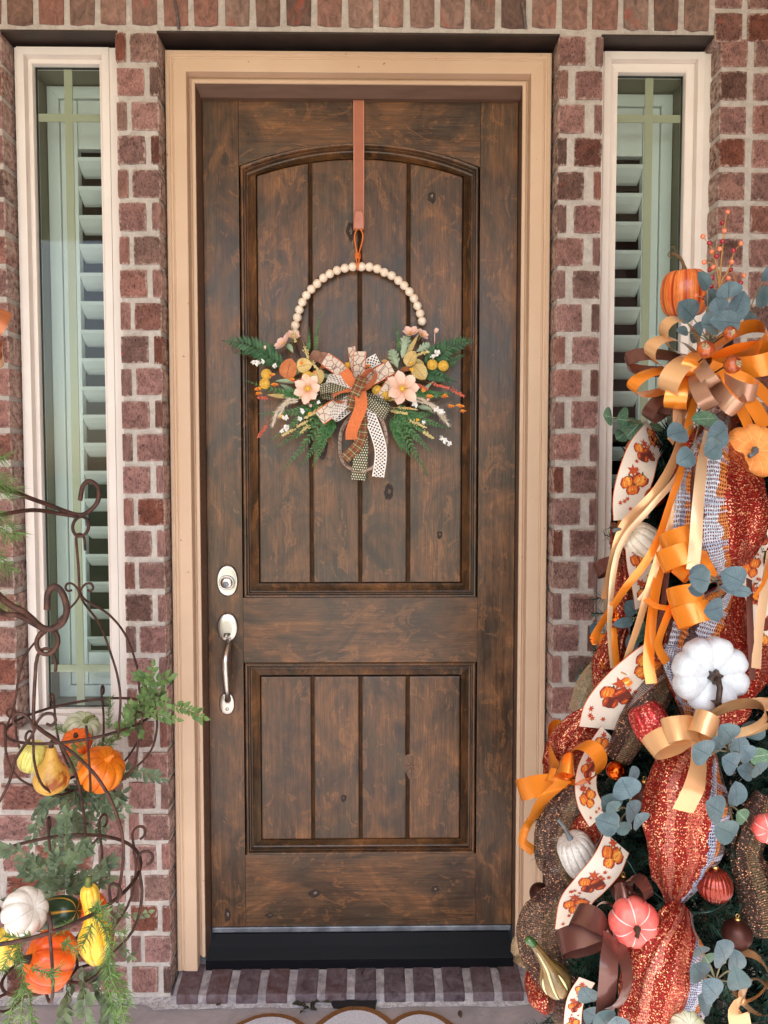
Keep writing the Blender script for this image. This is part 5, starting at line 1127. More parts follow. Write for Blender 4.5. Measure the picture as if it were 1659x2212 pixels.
# deco mesh puffs: netting with real gaps, metallic threads
def deco(name, stops, Nu, Nv, cov, gl, rough=.45, glit=.85, metal=.55, plaid=0.0):
    t = NT(name); uv = t.coord('UV'); vec = t.coord('Object'); nz = t.noise(vec, 14, 3, .5, 0, 'Color'); mx = t.new('VectorMath', operation='MULTIPLY_ADD'); mx.inputs[1].default_value = (.035, .05, 0); t.link(nz, mx.inputs[0]); t.link(uv, mx.inputs[2])
    u, v = t.xy(mx.outputs[0])[:2]
    fu = t.math('FRACT', t.math('MULTIPLY', u, Nu)); fv = t.math('FRACT', t.math('MULTIPLY', v, Nv))
    u0 = t.math('ADD', t.xy(uv)[0], t.math('MULTIPLY', t.math('SUBTRACT', t.noise(vec, 26, 4, .6), .5), .07))
    c = t.ramp(u0, stops, 'CONSTANT'); pl_ = t.ramp(u0, [(p, (1 if cc < .5 else 0,)*3+(1,)) for p, cc in cov], 'CONSTANT'); bnd = t.ramp(t.math('FRACT', t.math('MULTIPLY', v, 5.0)), [(0, 0.0), (.45, 1.0), (.62, 0.0), (.72, .7), (.78, 0.0)], 'CONSTANT')
    c = t.mix(t.math('MULTIPLY', t.math('MULTIPLY', pl_, bnd), .75*plaid), c, lin(176, 184, 204))
    cv = t.ramp(u0, [(p, (cc, cc, cc, 1)) for p, cc in cov], 'CONSTANT')
    hit = t.math('MAXIMUM', t.math('LESS_THAN', fu, cv), t.math('LESS_THAN', fv, cv))
    vo = t.new('TexVoronoi'); vo.inputs['Scale'].default_value = 560; t.link(vec, vo.inputs['Vector']); rc = t.xy(vo.outputs['Color'])[0]
    gf = t.ramp(u0, [(p, (cc, cc, cc, 1)) for p, cc in gl], 'CONSTANT')
    g = t.math('MULTIPLY', t.math('GREATER_THAN', rc, glit), gf)
    vr = t.math('MULTIPLY', t.math('ADD', rc, .45), 1.0); c = t.mix(1.0, c, t.ramp(vr, [(.4, .35), (1.4, 1.1)]), 'MULTIPLY')
    c = t.mix(g, c, lin(255, 186, 140)); t.col(c); t.p(metal=t.math('MULTIPLY', gf, metal), rough=t.math('SUBTRACT', rough, t.math('MULTIPLY', g, .2)), alpha=hit)
    bp = t.new('Bump'); bp.inputs['Strength'].default_value = .6; bp.inputs['Distance'].default_value = .004; t.link(rc, bp.inputs['Height']); t.link(bp.outputs[0], t.b.inputs['Normal'])
    return t.m
RED = lin(150, 28, 18); WHT = lin(206, 210, 222); ORG = lin(206, 120, 50); BRN = lin(70, 48, 44); TAN = lin(196, 170, 130); DRK = lin(72, 50, 42)
M['deco'] = deco('plaid_and_red_mesh', [(0, RED), (.27, ORG), (.295, WHT), (.345, BRN), (.375, ORG), (.41, lin(150, 160, 184)), (.44, WHT), (.47, BRN), (.5, RED)], 150, 62, [(0, .60), (.27, .44), (.5, .6)], [(0, 1), (.27, 0), (.5, 1)], plaid=1.0)
M['decor'] = deco('red_glitter_mesh', [(0, RED), (.03, ORG), (.05, WHT), (.09, RED), (.5, RED)], 150, 62, [(0, .5), (.09, .60)], [(0, 0), (.09, 1)], glit=.80)
M['decop'] = deco('red_pink_glitter_mesh', [(0, ORG), (.04, WHT), (.07, BRN), (.10, ORG), (.13, WHT), (.16, lin(150, 160, 184)), (.185, RED), (.22, lin(190, 84, 70)), (.27, RED), (.33, lin(186, 100, 90)), (.37, RED), (.5, RED)], 150, 62, [(0, .46), (.185, .60), (.5, .55)], [(0, 0), (.185, 1), (.5, 1)], glit=.84, plaid=1.0)
M['decob'] = deco('brown_gold_mesh', [(0, DRK), (.18, lin(112, 92, 66)), (.30, DRK), (.5, DRK)], 130, 60, [(0, .33)], [(0, 1)], glit=.93, metal=.3)
M['decot'] = deco('tan_mesh', [(0, TAN)], 100, 50, [(0, .30)], [(0, 0)])
def puff(label, axis, mat, flat=.7, seed=0, wr_=.05, grp='gathered mesh puffs of the tree garland'):
    r = random.Random(seed); pts = catmull([V((p[0], p[1], 0)) for p in axis], 7); hw = catmull([V((p[2], p[3] if len(p) > 3 else 0, 0)) for p in axis], 7)
    C = [T(p.x, p.y, h.y) for p, h in zip(pts, hw)]; k = len(C); nu = 72; rows = []
    m0 = mpp(sum(c.y for c in C)/k); mx = max(h.x for h in hw)
    for i in range(k):
        d = (C[min(i+1, k-1)]-C[max(0, i-1)]); d.y *= .2; d.normalize(); sd = d.cross(TOCAM).normalized()
        if sd.x < 0: sd = -sd
        R = max(3, hw[i].x*(1.08 if hw[i].x > 45 else 1))*m0; row = []; pin = 1-hw[i].x/mx
        for j in range(nu):
            a = 2*PI*j/nu; q = 1+(.14*pin+wr_*.8)*math.sin(9*a+seed+.25*i*math.sin(seed))+(.09*pin+wr_*.5)*math.sin(19*a+2*seed)+.17*noise.noise(V((math.cos(a)*1.6, math.sin(a)*1.6, i*.16+seed*3)))
            row.append(C[i]+sd*(math.cos(a)*R*q)+TOCAM*(math.sin(a)*R*q*flat))
        rows.append(row)
    b = MB(); b.grid(rows, 0, True); o = b.build('mesh_puff', M[mat], None, True); return tag(o, label, 'ribbon puff', grp)
puff('big mesh puff with white plaid left and glittery red right half under the orange pumpkin', [(1578, 900, 22, .0), (1570, 940, 52, .02), (1556, 1010, 82, .04), (1553, 1090, 96, .05), (1560, 1160, 86, .045), (1566, 1215, 56, .02), (1575, 1250, 24, 0)], 'deco', .65, 1)
puff('mesh puff with plaid left edge and red right side behind the white pumpkin', [(1590, 1262, 18, 0), (1572, 1305, 50, .01), (1545, 1370, 98, .02), (1540, 1440, 104, .01), (1530, 1510, 80, 0), (1515, 1560, 40, -.01)], 'deco', .55, 2)
puff('long sparkling red mesh puff below the champagne bow', [(1530, 1568, 20, .02), (1512, 1610, 48, .04), (1490, 1680, 78, .06), (1480, 1760, 80, .06), (1478, 1840, 70, .05), (1466, 1900, 46, .02), (1455, 1952, 16, 0)], 'decop', .6, 3)
puff('sparkling red mesh puff at the bottom centre of the tree', [(1482, 1958, 18, .0), (1474, 2000, 50, .03), (1446, 2070, 78, .05), (1432, 2140, 84, .05), (1424, 2210, 80, .04), (1420, 2280, 50, .0)], 'decop', .6, 4)
puff('small red mesh puff beside the brick pier at the left edge of the tree', [(1345, 1345, 16, -.02), (1330, 1390, 28, 0), (1316, 1440, 34, 0), (1300, 1490, 20, -.02)], 'decor', .7, 5)
puff('red mesh puff behind the lower left orange bow', [(1300, 1530, 14, 0), (1262, 1568, 40, .01), (1232, 1625, 50, .01), (1212, 1685, 40, 0), (1205, 1730, 20, -.01)], 'decor', .7, 6)
puff('brown mesh puff with gold threads below the lower left orange bow', [(1255, 1690, 16, 0), (1222, 1745, 40, .01), (1205, 1810, 48, .01), (1216, 1870, 44, .01), (1240, 1912, 22, 0)], 'decob', .7, 7)
puff('red mesh showing behind the glittery white pumpkin', [(1285, 1750, 16, -.01), (1268, 1790, 32, -.005), (1260, 1830, 26, -.01)], 'decor', .7, 71)
puff('brown mesh puff curving down to the floor at the lower left of the tree', [(1235, 1905, 20, 0), (1192, 1955, 44, .01), (1172, 2020, 52, .01), (1182, 2085, 42, 0), (1200, 2130, 24, -.01)], 'decob', .7, 8)
puff('pale tan netting at the lower left edge of the tree', [(1165, 1985, 10, -.04), (1135, 2020, 22, -.05), (1130, 2060, 24, -.05), (1148, 2105, 14, -.05)], 'decot', .7, 9)
puff('red metallic mesh tip at the foot of the tree by the brick step', [(1160, 2085, 14, 0), (1162, 2118, 28, .01), (1172, 2150, 32, .01), (1188, 2180, 16, 0)], 'decor', .7, 10)
puff('dark mesh tube with gold threads beside the printed ribbon', [(1452, 1440, 28, 0), (1405, 1510, 40, .0), (1370, 1570, 36, 0), (1335, 1640, 28, -.01)], 'decob', .7, 11)
puff('dark gold threaded mesh at the right edge of the photo below the eucalyptus', [(1655, 1720, 26, -.03), (1625, 1790, 36, -.03), (1612, 1850, 34, -.03), (1640, 1930, 44, -.03), (1650, 2010, 40, -.04)], 'decob', .7, 12)
puff('brown netting lying at the bottom edge under the tree', [(1190, 2190, 40, -.02), (1250, 2215, 50, -.02), (1310, 2250, 40, -.02)], 'decob', .6, 13)
puff('tan net panel on the left side of the tree beside the brown loop', [(1335, 1240, 16, -.03), (1330, 1280, 24, -.03), (1318, 1320, 14, -.03)], 'decot', .6, 14)
puff('olive tan mesh tube behind the printed ribbon at the left', [(1300, 1430, 16, -.05), (1272, 1480, 26, -.05), (1248, 1540, 22, -.05)], 'decot', .6, 15)
puff('red mesh strip on the left side of the tree behind the streamers', [(1330, 1130, 12, -.02), (1340, 1200, 20, -.02), (1345, 1280, 22, -.02), (1350, 1330, 14, -.02)], 'decor', .7, 16)
puff('red mesh gathered just under the tree top bow', [(1592, 870, 26, 0), (1600, 910, 30, .0), (1580, 940, 20, 0)], 'decor', .7, 17)

# printed linen ribbons with pumpkins and maple leaves
t = NT('printed_linen'); uv = t.xy(t.coord('UV')); vec = t.coord('Object')
w1 = t.noise(t.coord('UV', scale=(70, 60, 1)), 6, 3, .6); w2 = t.noise(t.coord('UV', scale=(8, 900, 1)), 3, 3, .6); c = t.ramp(t.math('MULTIPLY', t.math('ADD', w1, w2), .5), [(.38, lin(206, 190, 170)), (.6, lin(238, 228, 214))])
ed = t.ramp(t.math('ABSOLUTE', t.math('SUBTRACT', uv[0], .5)), [(.478, 0.0), (.482, 1.0)]); t.col(t.mix(ed, c, lin(214, 104, 52))); t.p(rough=.85, sheen=.2); t.bump(w1, .2, .001); M['linen'] = t.m
for nm_, cc, c2 in (('ink_red', (150, 48, 28), (178, 66, 34)), ('ink_orange', (206, 96, 34), (222, 120, 46)), ('ink_gold', (224, 148, 52), (236, 172, 80)), ('ink_dark', (92, 34, 26), (112, 48, 30)), ('ink_leaf', (164, 54, 30), (190, 84, 40)), ('ink_stem', (74, 62, 34), (96, 84, 48))): M[nm_] = pm(nm_, lin(*cc), lin(*c2), 220, .85)
def printed(label, pts, wd, roll=0.0, flip=False, seed=0, step=.085, wv=None):
    base = MB(); rows = ribbon(base, pts, wd, roll, nw=4, n=8, wv=wv); c0 = rows[0][2]
    root = base.build('printed_ribbon', M['linen'], None, True); tag(root, label, 'ribbon', 'linen ribbons printed with pumpkins')
    L = [0]
    for i in range(1, len(rows)): L.append(L[-1]+(rows[i][2]-rows[i-1][2]).length)
    def S(s, t_, h):
        s = max(0, min(L[-1]-1e-5, s)); i = max(j for j in range(len(L)-1) if L[j] <= s); f = (s-L[i])/max(1e-6, L[i+1]-L[i]); q = max(0, min(3.999, (t_+.5)*4)); j = int(q); g = q-j
        p = rows[i][j].lerp(rows[i][j+1], g).lerp(rows[i+1][j].lerp(rows[i+1][j+1], g), f); T_ = rows[i+1][2]-rows[i][2]; n_ = T_.cross(rows[i][4]-rows[i][0]).normalized()
        if n_.dot(TOCAM) < 0: n_ = -n_
        return p+n_*h
    r = random.Random(seed); pm_ = MB(); lay = [0]
    inks = ['ink_red', 'ink_orange', 'ink_gold', 'ink_dark', 'ink_leaf', 'ink_stem']
    def ell(s0, t0, ra, rb, m, ang=0, n=12):   # ra along t (fraction of width*wd), in metres
        lay[0] += 1; h = .0006+.00004*(lay[0] % 24); ca, sa = math.cos(ang), math.sin(ang); vs = []
        for i in range(n):
            a = 2*PI*i/n; x, y = math.cos(a)*ra, math.sin(a)*rb; vs.append(S(s0+(x*sa+y*ca), t0+(x*ca-y*sa)/wd, h))
        pm_.add(vs+[S(s0, t0, h)], [(i, (i+1) % n, n) for i in range(n)], m)
    def pump(s0, t0, R, ang):
        ell(s0, t0, R*1.03, R*.86, 3, ang)
        for dx, m in ((-.62, 0), (.62, 0), (-.36, 1), (.36, 1), (0, r.choice((1, 2)))):
            ca, sa = math.cos(ang), math.sin(ang); ell(s0+dx*R*sa, t0+dx*R*ca/wd, R*.30, R*.80, m, ang, 10); ell(s0+dx*R*sa+R*.1, t0+(dx*R*ca+R*.05)/wd, R*.10, R*.45, 2 if m == 1 else 1, ang, 8)
        ell(s0-R*.9, t0, R*.12, R*.28, 5, ang+.5, 6)
    def leafp(s0, t0, R):
        lay[0] += 1; h = .0006+.00004*(lay[0] % 24); a0 = r.random()*6; vs = []
        for i in range(12): a = 2*PI*i/12+a0; q = R*(1 if i % 2 == 0 else .45); vs.append(S(s0+math.sin(a)*q, t0+math.cos(a)*q/wd, h))
        pm_.add(vs+[S(s0, t0, h)], [(i, (i+1) % 12, 12) for i in range(12)], 4)
    s0 = .02
    while s0 < L[-1]-.01:
        R = wd*.23; leafp(s0-R*.9, .12, R*.8); pump(s0, -.16, R*1.02, -.3); pump(s0+R*.5, .17, R*.86, .4); pump(s0+R*1.35, -.02, R*.82, .2)
        for q in range(4): leafp(s0+R*2.4+r.uniform(0, R*1.4), r.uniform(-.34, .34), R*.34)
        s0 += R*4.6
    pm_.build('pumpkin_print', [M[i] for i in inks], root)
    return root
WDT = .070
printed('printed ribbon draped down the upper left of the tree from under the bow', [P2(700, 190, .03), P2(600, 330, .05), P2(530, 520, .05), P2(480, 720, .04), P2(480, 920, .02)], .074, 0, seed=1)
printed('narrow fold of printed ribbon showing under the cream pumpkin', [P2(540, 1180, .02), P2(560, 1330, .03), P2(600, 1500, .02), P2(620, 1650, .0)], .060, .3, seed=2)
printed('wide printed ribbon running diagonally beside the dark gold mesh tube', [P3(960, 130, .03), P3(860, 200, .04), P3(720, 320, .05), P3(600, 460, .04), P3(560, 590, .02)], .084, .1, seed=3)
printed('printed ribbon snaking down right of the lower orange bow', [P3(620, 620, .01), P3(530, 760, .03), P3(480, 900, .03), P3(490, 1050, .03), P3(560, 1180, .01)], .052, .4, seed=4)
printed('printed ribbon crossing in front of the glittery white pumpkin', [P4(725, 110, .02), P4(660, 250, .05), P4(550, 380, .06), P4(470, 480, .05), P4(440, 640, .03)], .066, .1, seed=5)
printed('printed ribbon end hanging at the bottom left of the tree', [P4(540, 960, .01), P4(470, 1080, .02), P4(450, 1230, .02), P4(470, 1300, .02)], .036, .1, seed=6)
printed('printed ribbon curving at the right edge of the photo beside the big mesh puff', [T(1668, 1085, .02), T(1650, 1140, .03), T(1622, 1200, .03), T(1630, 1260, .02), T(1650, 1330, .02), T(1650, 1400, .02)], .058, .2, seed=7)
printed('small piece of printed ribbon at the right edge above the champagne bow', [T(1640, 1360, .02), T(1650, 1410, .03), T(1668, 1450, .03)], .05, .2, seed=8)

# glossy ribbon streamers hanging from the top bow
def streamer(label, pts, wd, mat, roll=0.0, f=T, cat='ribbon', grp='satin streamers hanging from the top bow', off=.075):
    b = MB(); q = [f(p[0], p[1], p[2] if len(p) > 2 else off) for p in pts]; ribbon(b, q, wd*mpp(-.8), roll, nw=3, n=7, curl=.05); o = b.build('satin_streamer', M[mat], None, True); return tag(o, label, cat, grp)
streamer('wide champagne streamer with a bright fold at the left of the tree', [T2(1000, 60)+(.06,), T2(860, 420), T2(700, 700)+(.085,), T2(590, 800)+(.095,), T2(430, 960), T2(350, 1180), T2(290, 1420)+(.05,), T2(265, 1560)+(.04,)], lambda s: (26 if s < .6 else 26-30*(s-.6))*mpp(-.8)/mpp(-.8), 'sc', lambda s: .9*math.sin(s*7)) if 0 else None
def st(label, pts, wd, mat, roll=0.0, off=.075): return streamer(label, [T2(p[0], p[1])+((p[2],) if len(p) > 2 else (off,)) for p in pts], wd, mat, roll)
st('wide champagne streamer sweeping to the left with a bright fold', [(960, 60, .06), (870, 380), (720, 660, .09), (600, 800, .095), (440, 960), (360, 1180), (300, 1420, .05), (265, 1600, .04)], 27, 'sc', lambda s: .35*math.sin(s*9))
st('pale champagne streamer ending low beside the brick pier', [(980, 300, .07), (870, 560, .085), (640, 830, .1), (420, 1090, .085), (335, 1350), (305, 1700), (300, 1900), (330, 2200, .05)], 14, 'scl', lambda s: .3*math.sin(s*8+1))
st('long orange streamer bending at the far left with a folded tip', [(1000, 100, .07), (920, 480, .09), (820, 780, .1), (720, 1080, .1), (600, 1300, .1), (420, 1530, .09), (220, 1830, .06), (150, 1950, .05)], 18, 'so', lambda s: .3*math.sin(s*6))
st('orange streamer hanging left beyond the folded tip', [(150, 1950, .05), (180, 1985, .07), (240, 1900, .06), (220, 2050, .05), (250, 2200, .05)], 14, 'so', .3)
st('pink champagne streamer ending above the printed ribbon', [(930, 480, .08), (840, 860, .09), (760, 1120, .09), (660, 1430, .09), (560, 1780, .08), (440, 2140, .07), (420, 2250, .07)], 17, 'sc', lambda s: .25*math.sin(s*7+2))
st('wide orange streamer hanging straight over the printed ribbon', [(790, 1080, .07), (730, 1360, .08), (680, 1640, .085), (650, 1900, .085), (635, 2150, .08), (660, 2330, .07)], 25, 'so', lambda s: .2*math.sin(s*5))
st('dark brown streamer hanging beside the wide orange one', [(850, 900, .06), (800, 1300, .065), (760, 1650, .065), (715, 1900, .06), (700, 2100, .05)], 14, 'sk', .1)
st('long pale champagne streamer in front of the big plaid mesh puff', [(1150, 180, .10), (1100, 420, .15), (1060, 800, .17), (1040, 1100, .165), (1015, 1350, .15)], 27, 'scl', lambda s: .15*math.sin(s*5))
st('thin brown streamer beside the long pale champagne one', [(1040, 300, .09), (1010, 600, .13), (1010, 900, .14), (990, 1050, .13)], 9, 'sk', .1)
st('brown streamer hanging right of the middle mesh puff', [(1500, 1430, .06), (1505, 1700, .09), (1515, 2000, .09), (1530, 2300, .07)], 17, 'sk', .2)
st('pale champagne streamer at the right edge of the photo', [(1690, 1200, .07), (1630, 1560, .09), (1580, 1900, .09), (1560, 2200, .08)], 24, 'scl', .15)
st('orange streamer curling at the right edge of the photo', [(1690, 1260, .08), (1630, 1450, .09), (1540, 1600, .09)], 15, 'so', .5)
st('thin orange streamer low at the left of the tree', [(330, 1850, .06), (345, 2000, .06), (370, 2200, .06), (440, 2300, .06), (480, 2345, .05)], 16, 'so', .1)
st('orange loop end lying across the streamers', [(610, 1600, .11), (700, 1660, .12), (830, 1680, .11), (900, 1650, .09)], 17, 'so', .9)
st('narrow orange streamer along the left edge of the tree', [(400, 800, .03), (365, 1100, .04), (350, 1400, .04), (300, 1650, .03), (262, 1800, .03)], 9, 'so', .2)
st('pale streamer running between the orange ones', [(960, 560, .075), (880, 860, .08), (770, 1180, .08), (640, 1500, .08), (560, 1620, .07)], 15, 'scl', lambda s: .5*math.sin(s*6))

def bow(label, K, loops, tails, f, koff=.10, grp=None, name='satin_bow'):
    k3 = f(K[0], K[1], koff); root = thing(name, label, 'bow', k3, grp or 'satin ribbon bows on the tree'); sc = mpp(-.85)
    for E, th, roll, wd, mat, *ex in loops:
        Kk = f(ex[0][0], ex[0][1], koff) if ex and ex[0] else k3; ek = koff+(ex[1] if len(ex) > 1 else .02)
        b = MB(); loop(b, Kk, f(E[0], E[1], ek), th*sc*1.5, roll*.85, wd*sc*1.08, knot=.45, n=28); b.build('bow_loop', M[mat], root, True)
    for pts, wd, mat, roll in tails:
        b = MB(); ribbon(b, [f(p[0], p[1], koff+(p[2] if len(p) > 2 else 0)) for p in pts], wd*sc, roll, nw=3, n=7, curl=.04); b.build('bow_tail', M[mat], root, True)
    b = MB(); b.ball(k3, 9*sc, 9*sc, 9*sc, 10, 8); b.build('knot', M[loops[0][4]], root, True); return root
def fT(fz):
    g_ = lambda x, y, off: T(*fz(x, y), off)
    g_.zone = fz; return g_
bow('large tree top bow of orange champagne brown and tan satin loops', (1120, 1410), [
    ((790, 1060), 46, .35, 34, 'sc', (1060, 1330), .05), ((650, 1270), 46, .45, 38, 'sc', (1060, 1380), .06), ((440, 1380), 36, .95, 44, 'sk', (1060, 1430), .03), ((490, 1610), 40, .65, 38, 'so', (1000, 1500), .05),
    ((800, 1590), 56, .8, 52, 'sc', None, .10), ((860, 1740), 50, .95, 50, 'so', (1000, 1480), .09), ((1130, 1740), 54, .35, 38, 'sp', (1100, 1430), .12), ((1165, 1560), 40, .25, 34, 'sp', (1080, 1380), .13), ((1550, 1660), 42, .9, 40, 'sp', (1200, 1480), .10), ((1370, 1790), 46, .4, 38, 'sp', (1220, 1500), .08),
    ((1640, 1110), 54, .8, 52, 'so', None, .02), ((1740, 1350), 48, 1.1, 60, 'so', None, .06), ((620, 1880), 34, .8, 40, 'sk', None, .0), ((760, 1840), 30, .6, 36, 'sk', None, .02), ((985, 1440), 40, .7, 40, 'so', None, .10), ((1260, 1760), 30, .6, 26, 'sk', None, .02)],
    [([(1200, 1450, .04), (1420, 1640, .06), (1560, 1800, .06), (1640, 1950, .03)], 46, 'so', .3), ([(1250, 1500, .03), (1420, 1780, .05), (1500, 1960, .02), (1480, 2080, -.02)], 40, 'so', .5), ([(1160, 1420, .03), (1500, 1560, .08), (1720, 1760, .05)], 34, 'so', .2),
     ([(1060, 1500, .03), (900, 1740, .05), (880, 1960, .02)], 26, 'scl', .2), ([(1040, 1560, .03), (960, 1760, .04), (820, 2080, .02)], 24, 'sc', .3), ([(1080, 1600, .02), (1010, 1800, .03), (960, 2020, .02)], 22, 'so', .1)], fT(T1), .08)
bow('curled orange satin bow beside the big plaid mesh puff', (1010, 1300), [((835, 1090), 52, 1.25, 42, 'so', (960, 1100), .05), ((845, 1240), 58, 1.25, 46, 'so', (960, 1240), .06), ((890, 1390), 30, 1.0, 34, 'so', None, .03), ((1130, 1330), 26, 1.0, 30, 'so', None, .03), ((900, 1570), 52, 1.25, 42, 'so', (1040, 1600), .05), ((960, 1740), 54, 1.2, 44, 'so', (1090, 1740), .06)],
    [([(1090, 1180, .02), (1140, 1300, .04), (1200, 1420, .03)], 26, 'so', .3), ([(850, 1640, .02), (780, 1800, .03), (720, 2000, .02), (790, 2150, .0)], 26, 'so', .5)], fT(T2), .09)
bow('bright orange satin bow overlapping the door casing at the lower left of the tree', (350, 920), [((290, 590), 44, .35, 50, 'so', None, .0), ((545, 740), 50, .75, 40, 'so', None, .03), ((300, 830), 54, 1.15, 46, 'so', (400, 860), .06), ((60, 990), 46, .95, 50, 'so', None, .03), ((240, 900), 28, .9, 30, 'so', None, .05)],
    [([(340, 930, .03), (200, 1060, .05), (140, 1180, .05)], 34, 'so', .2), ([(300, 960, .0), (160, 1130, .02), (90, 1240, .02), (70, 1330, .02), (140, 1390, .01)], 26, 'so', .3)], fT(T3), .07)
bow('champagne satin bow under the big white pumpkin', (1195, 610), [((1010, 600), 34, 1.1, 48, 'sc', None, .05), ((880, 720), 44, .9, 40, 'sc', None, .03), ((1270, 560), 34, .9, 44, 'sc', (1190, 600), .07), ((1640, 470), 40, .95, 46, 'sc', None, .03), ((1720, 470), 40, .9, 44, 'sc', None, .0)],
    [([(1200, 640, .02), (1215, 800, .06), (1190, 960, .08), (1110, 1130, .07)], 47, 'sc', .15)], fT(T3), .12)
bow('dark brown satin bow with two wide tails beside the pink pumpkin', (665, 660), [((450, 560), 44, .9, 50, 'sk', None, .04), ((370, 750), 42, .75, 48, 'sk', None, .05), ((655, 480), 30, .5, 36, 'sk', None, .0)],
    [([(690, 680, .02), (680, 820, .05), (670, 980, .06), (650, 1170, .05)], 42, 'sk', .1), ([(720, 690, .0), (780, 860, .03), (790, 1000, .04), (740, 1110, .05), (660, 1150, .04)], 30, 'sk', .5)], fT(T4), .09)
bow('small dark brown satin loops above the pink pumpkin', (800, 420), [((900, 380), 34, .8, 40, 'sk', None, .02), ((720, 420), 24, 1.0, 34, 'sk', None, .02)], [], fT(T4), .05)
bow('pale champagne satin bow at the bottom right corner of the photo', (1500, 1090), [((1560, 800), 50, .6, 40, 'sc', None, .0), ((1680, 1050), 44, .9, 46, 'scl', None, .03)], [([(1500, 1090, .02), (1480, 1160, .05), (1500, 1280, .04)], 50, 'sc', .2)], fT(T4), .06)
bow('dark brown satin loop standing out left of the streamers', (330, 1210), [((215, 1370), 34, .7, 34, 'sk', (330, 1260), .0)], [], fT(T2), .03)

# pumpkins, gourds and baubles
M['t_stripe'] = gm('striped_orange_pumpkin', lin(222, 96, 40), lin(248, 150, 76), 10, lin(180, 50, 22), 14, .22, .03, .3, .5, .5, 70, (.38, .62)); M['t_matte'] = gm('soft_orange_pumpkin', lin(224, 132, 52), lin(240, 160, 84), 10, lin(246, 186, 112), 30, .65, .15, 0, .12)
M['t_cream'] = gm('cream_pumpkin', lin(232, 222, 200), lin(246, 240, 224), 12, lin(206, 192, 164), 60, .5, .3, .1, .35); M['t_white'] = gm('chalk_white_pumpkin', lin(206, 216, 224), lin(220, 228, 234), 0, None, 10, .55, .04)
M['t_pink'] = gm('pink_pumpkin', lin(232, 92, 84), lin(242, 126, 116), 7, lin(250, 226, 228), 24, .4, .08, .1, .16); M['t_whiteg'] = gm('silver_white_pumpkin', lin(214, 208, 200), lin(240, 238, 234), 14, lin(186, 178, 170), 200, .35, .4, .2, .35)
lin_ = lin
t = NT('red_glitter'); vec = t.coord('Object'); vo = t.new('TexVoronoi'); vo.inputs['Scale'].default_value = 420; t.link(vec, vo.inputs['Vector']); rc = t.xy(vo.outputs['Color'])[0]; t.col(t.ramp(rc, [(0, lin(150, 26, 32)), (.8, lin(206, 60, 56)), (.93, lin(250, 170, 150))])); t.p(metal=.5, rough=.35); t.bump(rc, .5, .003); M['t_glit'] = t.m
t = NT('orange_glitter'); vec = t.coord('Object'); vo = t.new('TexVoronoi'); vo.inputs['Scale'].default_value = 420; t.link(vec, vo.inputs['Vector']); rc = t.xy(vo.outputs['Color'])[0]; t.col(t.ramp(rc, [(0, lin(150, 66, 10)), (.8, lin(222, 120, 30)), (.93, lin(255, 210, 130))])); t.p(metal=.5, rough=.35); t.bump(rc, .5, .003); M['t_oglit'] = t.m
M['b_brown'] = pm('matte_brown_bauble', lin(74, 42, 36), None, 5, .38, .6); M['b_copper'] = pm('shiny_copper_bauble', lin(186, 82, 24), None, 5, .06, 1); M['b_red'] = pm('brick_red_bauble', lin(150, 58, 44), None, 5, .22, .75, coat=.5); M['goldcap'] = pm('gold_cap', lin(206, 176, 112), None, 5, .25, 1)
M['stemgrey'] = pm('grey_stem', lin(90, 98, 104), lin(116, 122, 122), 60, .6, 0, .3); M['stembrown'] = pm('brown_stem', lin(96, 72, 44), lin(130, 102, 64), 80, .6, 0, .4)
gp = 'pumpkins tucked into the tree'
def tp(label, px, py, off, rx, rh, axis, mat, nrib, dep, dip, stem, smat, pw=.75, cat='pumpkin', srad=None, lump=0):
    return pumpkin('pumpkin', label, px, py, ts(px, py)-off, rx, rh, axis, mat, nrib, dep, dip, stem, smat, gp, lump, cat, srad, pw)
tp('striped orange pumpkin with a curled brown stem on the very top of the tree', 1479, 634, -.02, 50, 58, (-.06, -.12, 1), 't_stripe', 10, .09, .22, [(-.004, -.004, .010), (-.012, -.008, .024), (-.026, -.012, .034), (-.036, -.014, .034)], 'stembrown', .62, srad=.0058)
cr = at(1447, 553, ts(1479, 634)-.03); b = MB(); b.tube(smooth_path([cr+V((.004, 0, -.004)), cr+V((-.004, 0, .002)), cr+V((.0, 0, .008)), cr+V((.006, 0, .006)), cr+V((.010, 0, .013)), cr+V((.008, 0, .020)), cr+V((.002, 0, .019))], 5), .0012, 5)
pk0 = [o for o in COL.objects if o.get('label') == 'striped orange pumpkin with a curled brown stem on the very top of the tree'][0]; b.build('tendril', M['stembrown'], pk0, True)
tp('soft orange flattened pumpkin facing forward with a dried grey stem at the right', 1622, 977, .05, 62, 40, (-.12, -1, .1), 't_matte', 10, .10, .45, [(-.002, -.008, .002), (-.010, -.016, -.006), (-.020, -.02, -.010)], 'stemgrey', srad=.007)
tp('cream ribbed pumpkin lying sideways behind the streamers', 1390, 1172, .0, 40, 48, (-.72, -.2, .55), 't_cream', 12, .08, .2, [(-.010, 0, .006), (-.022, -.004, .008), (-.040, -.008, .004)], 'stemgrey', .6, srad=.006)
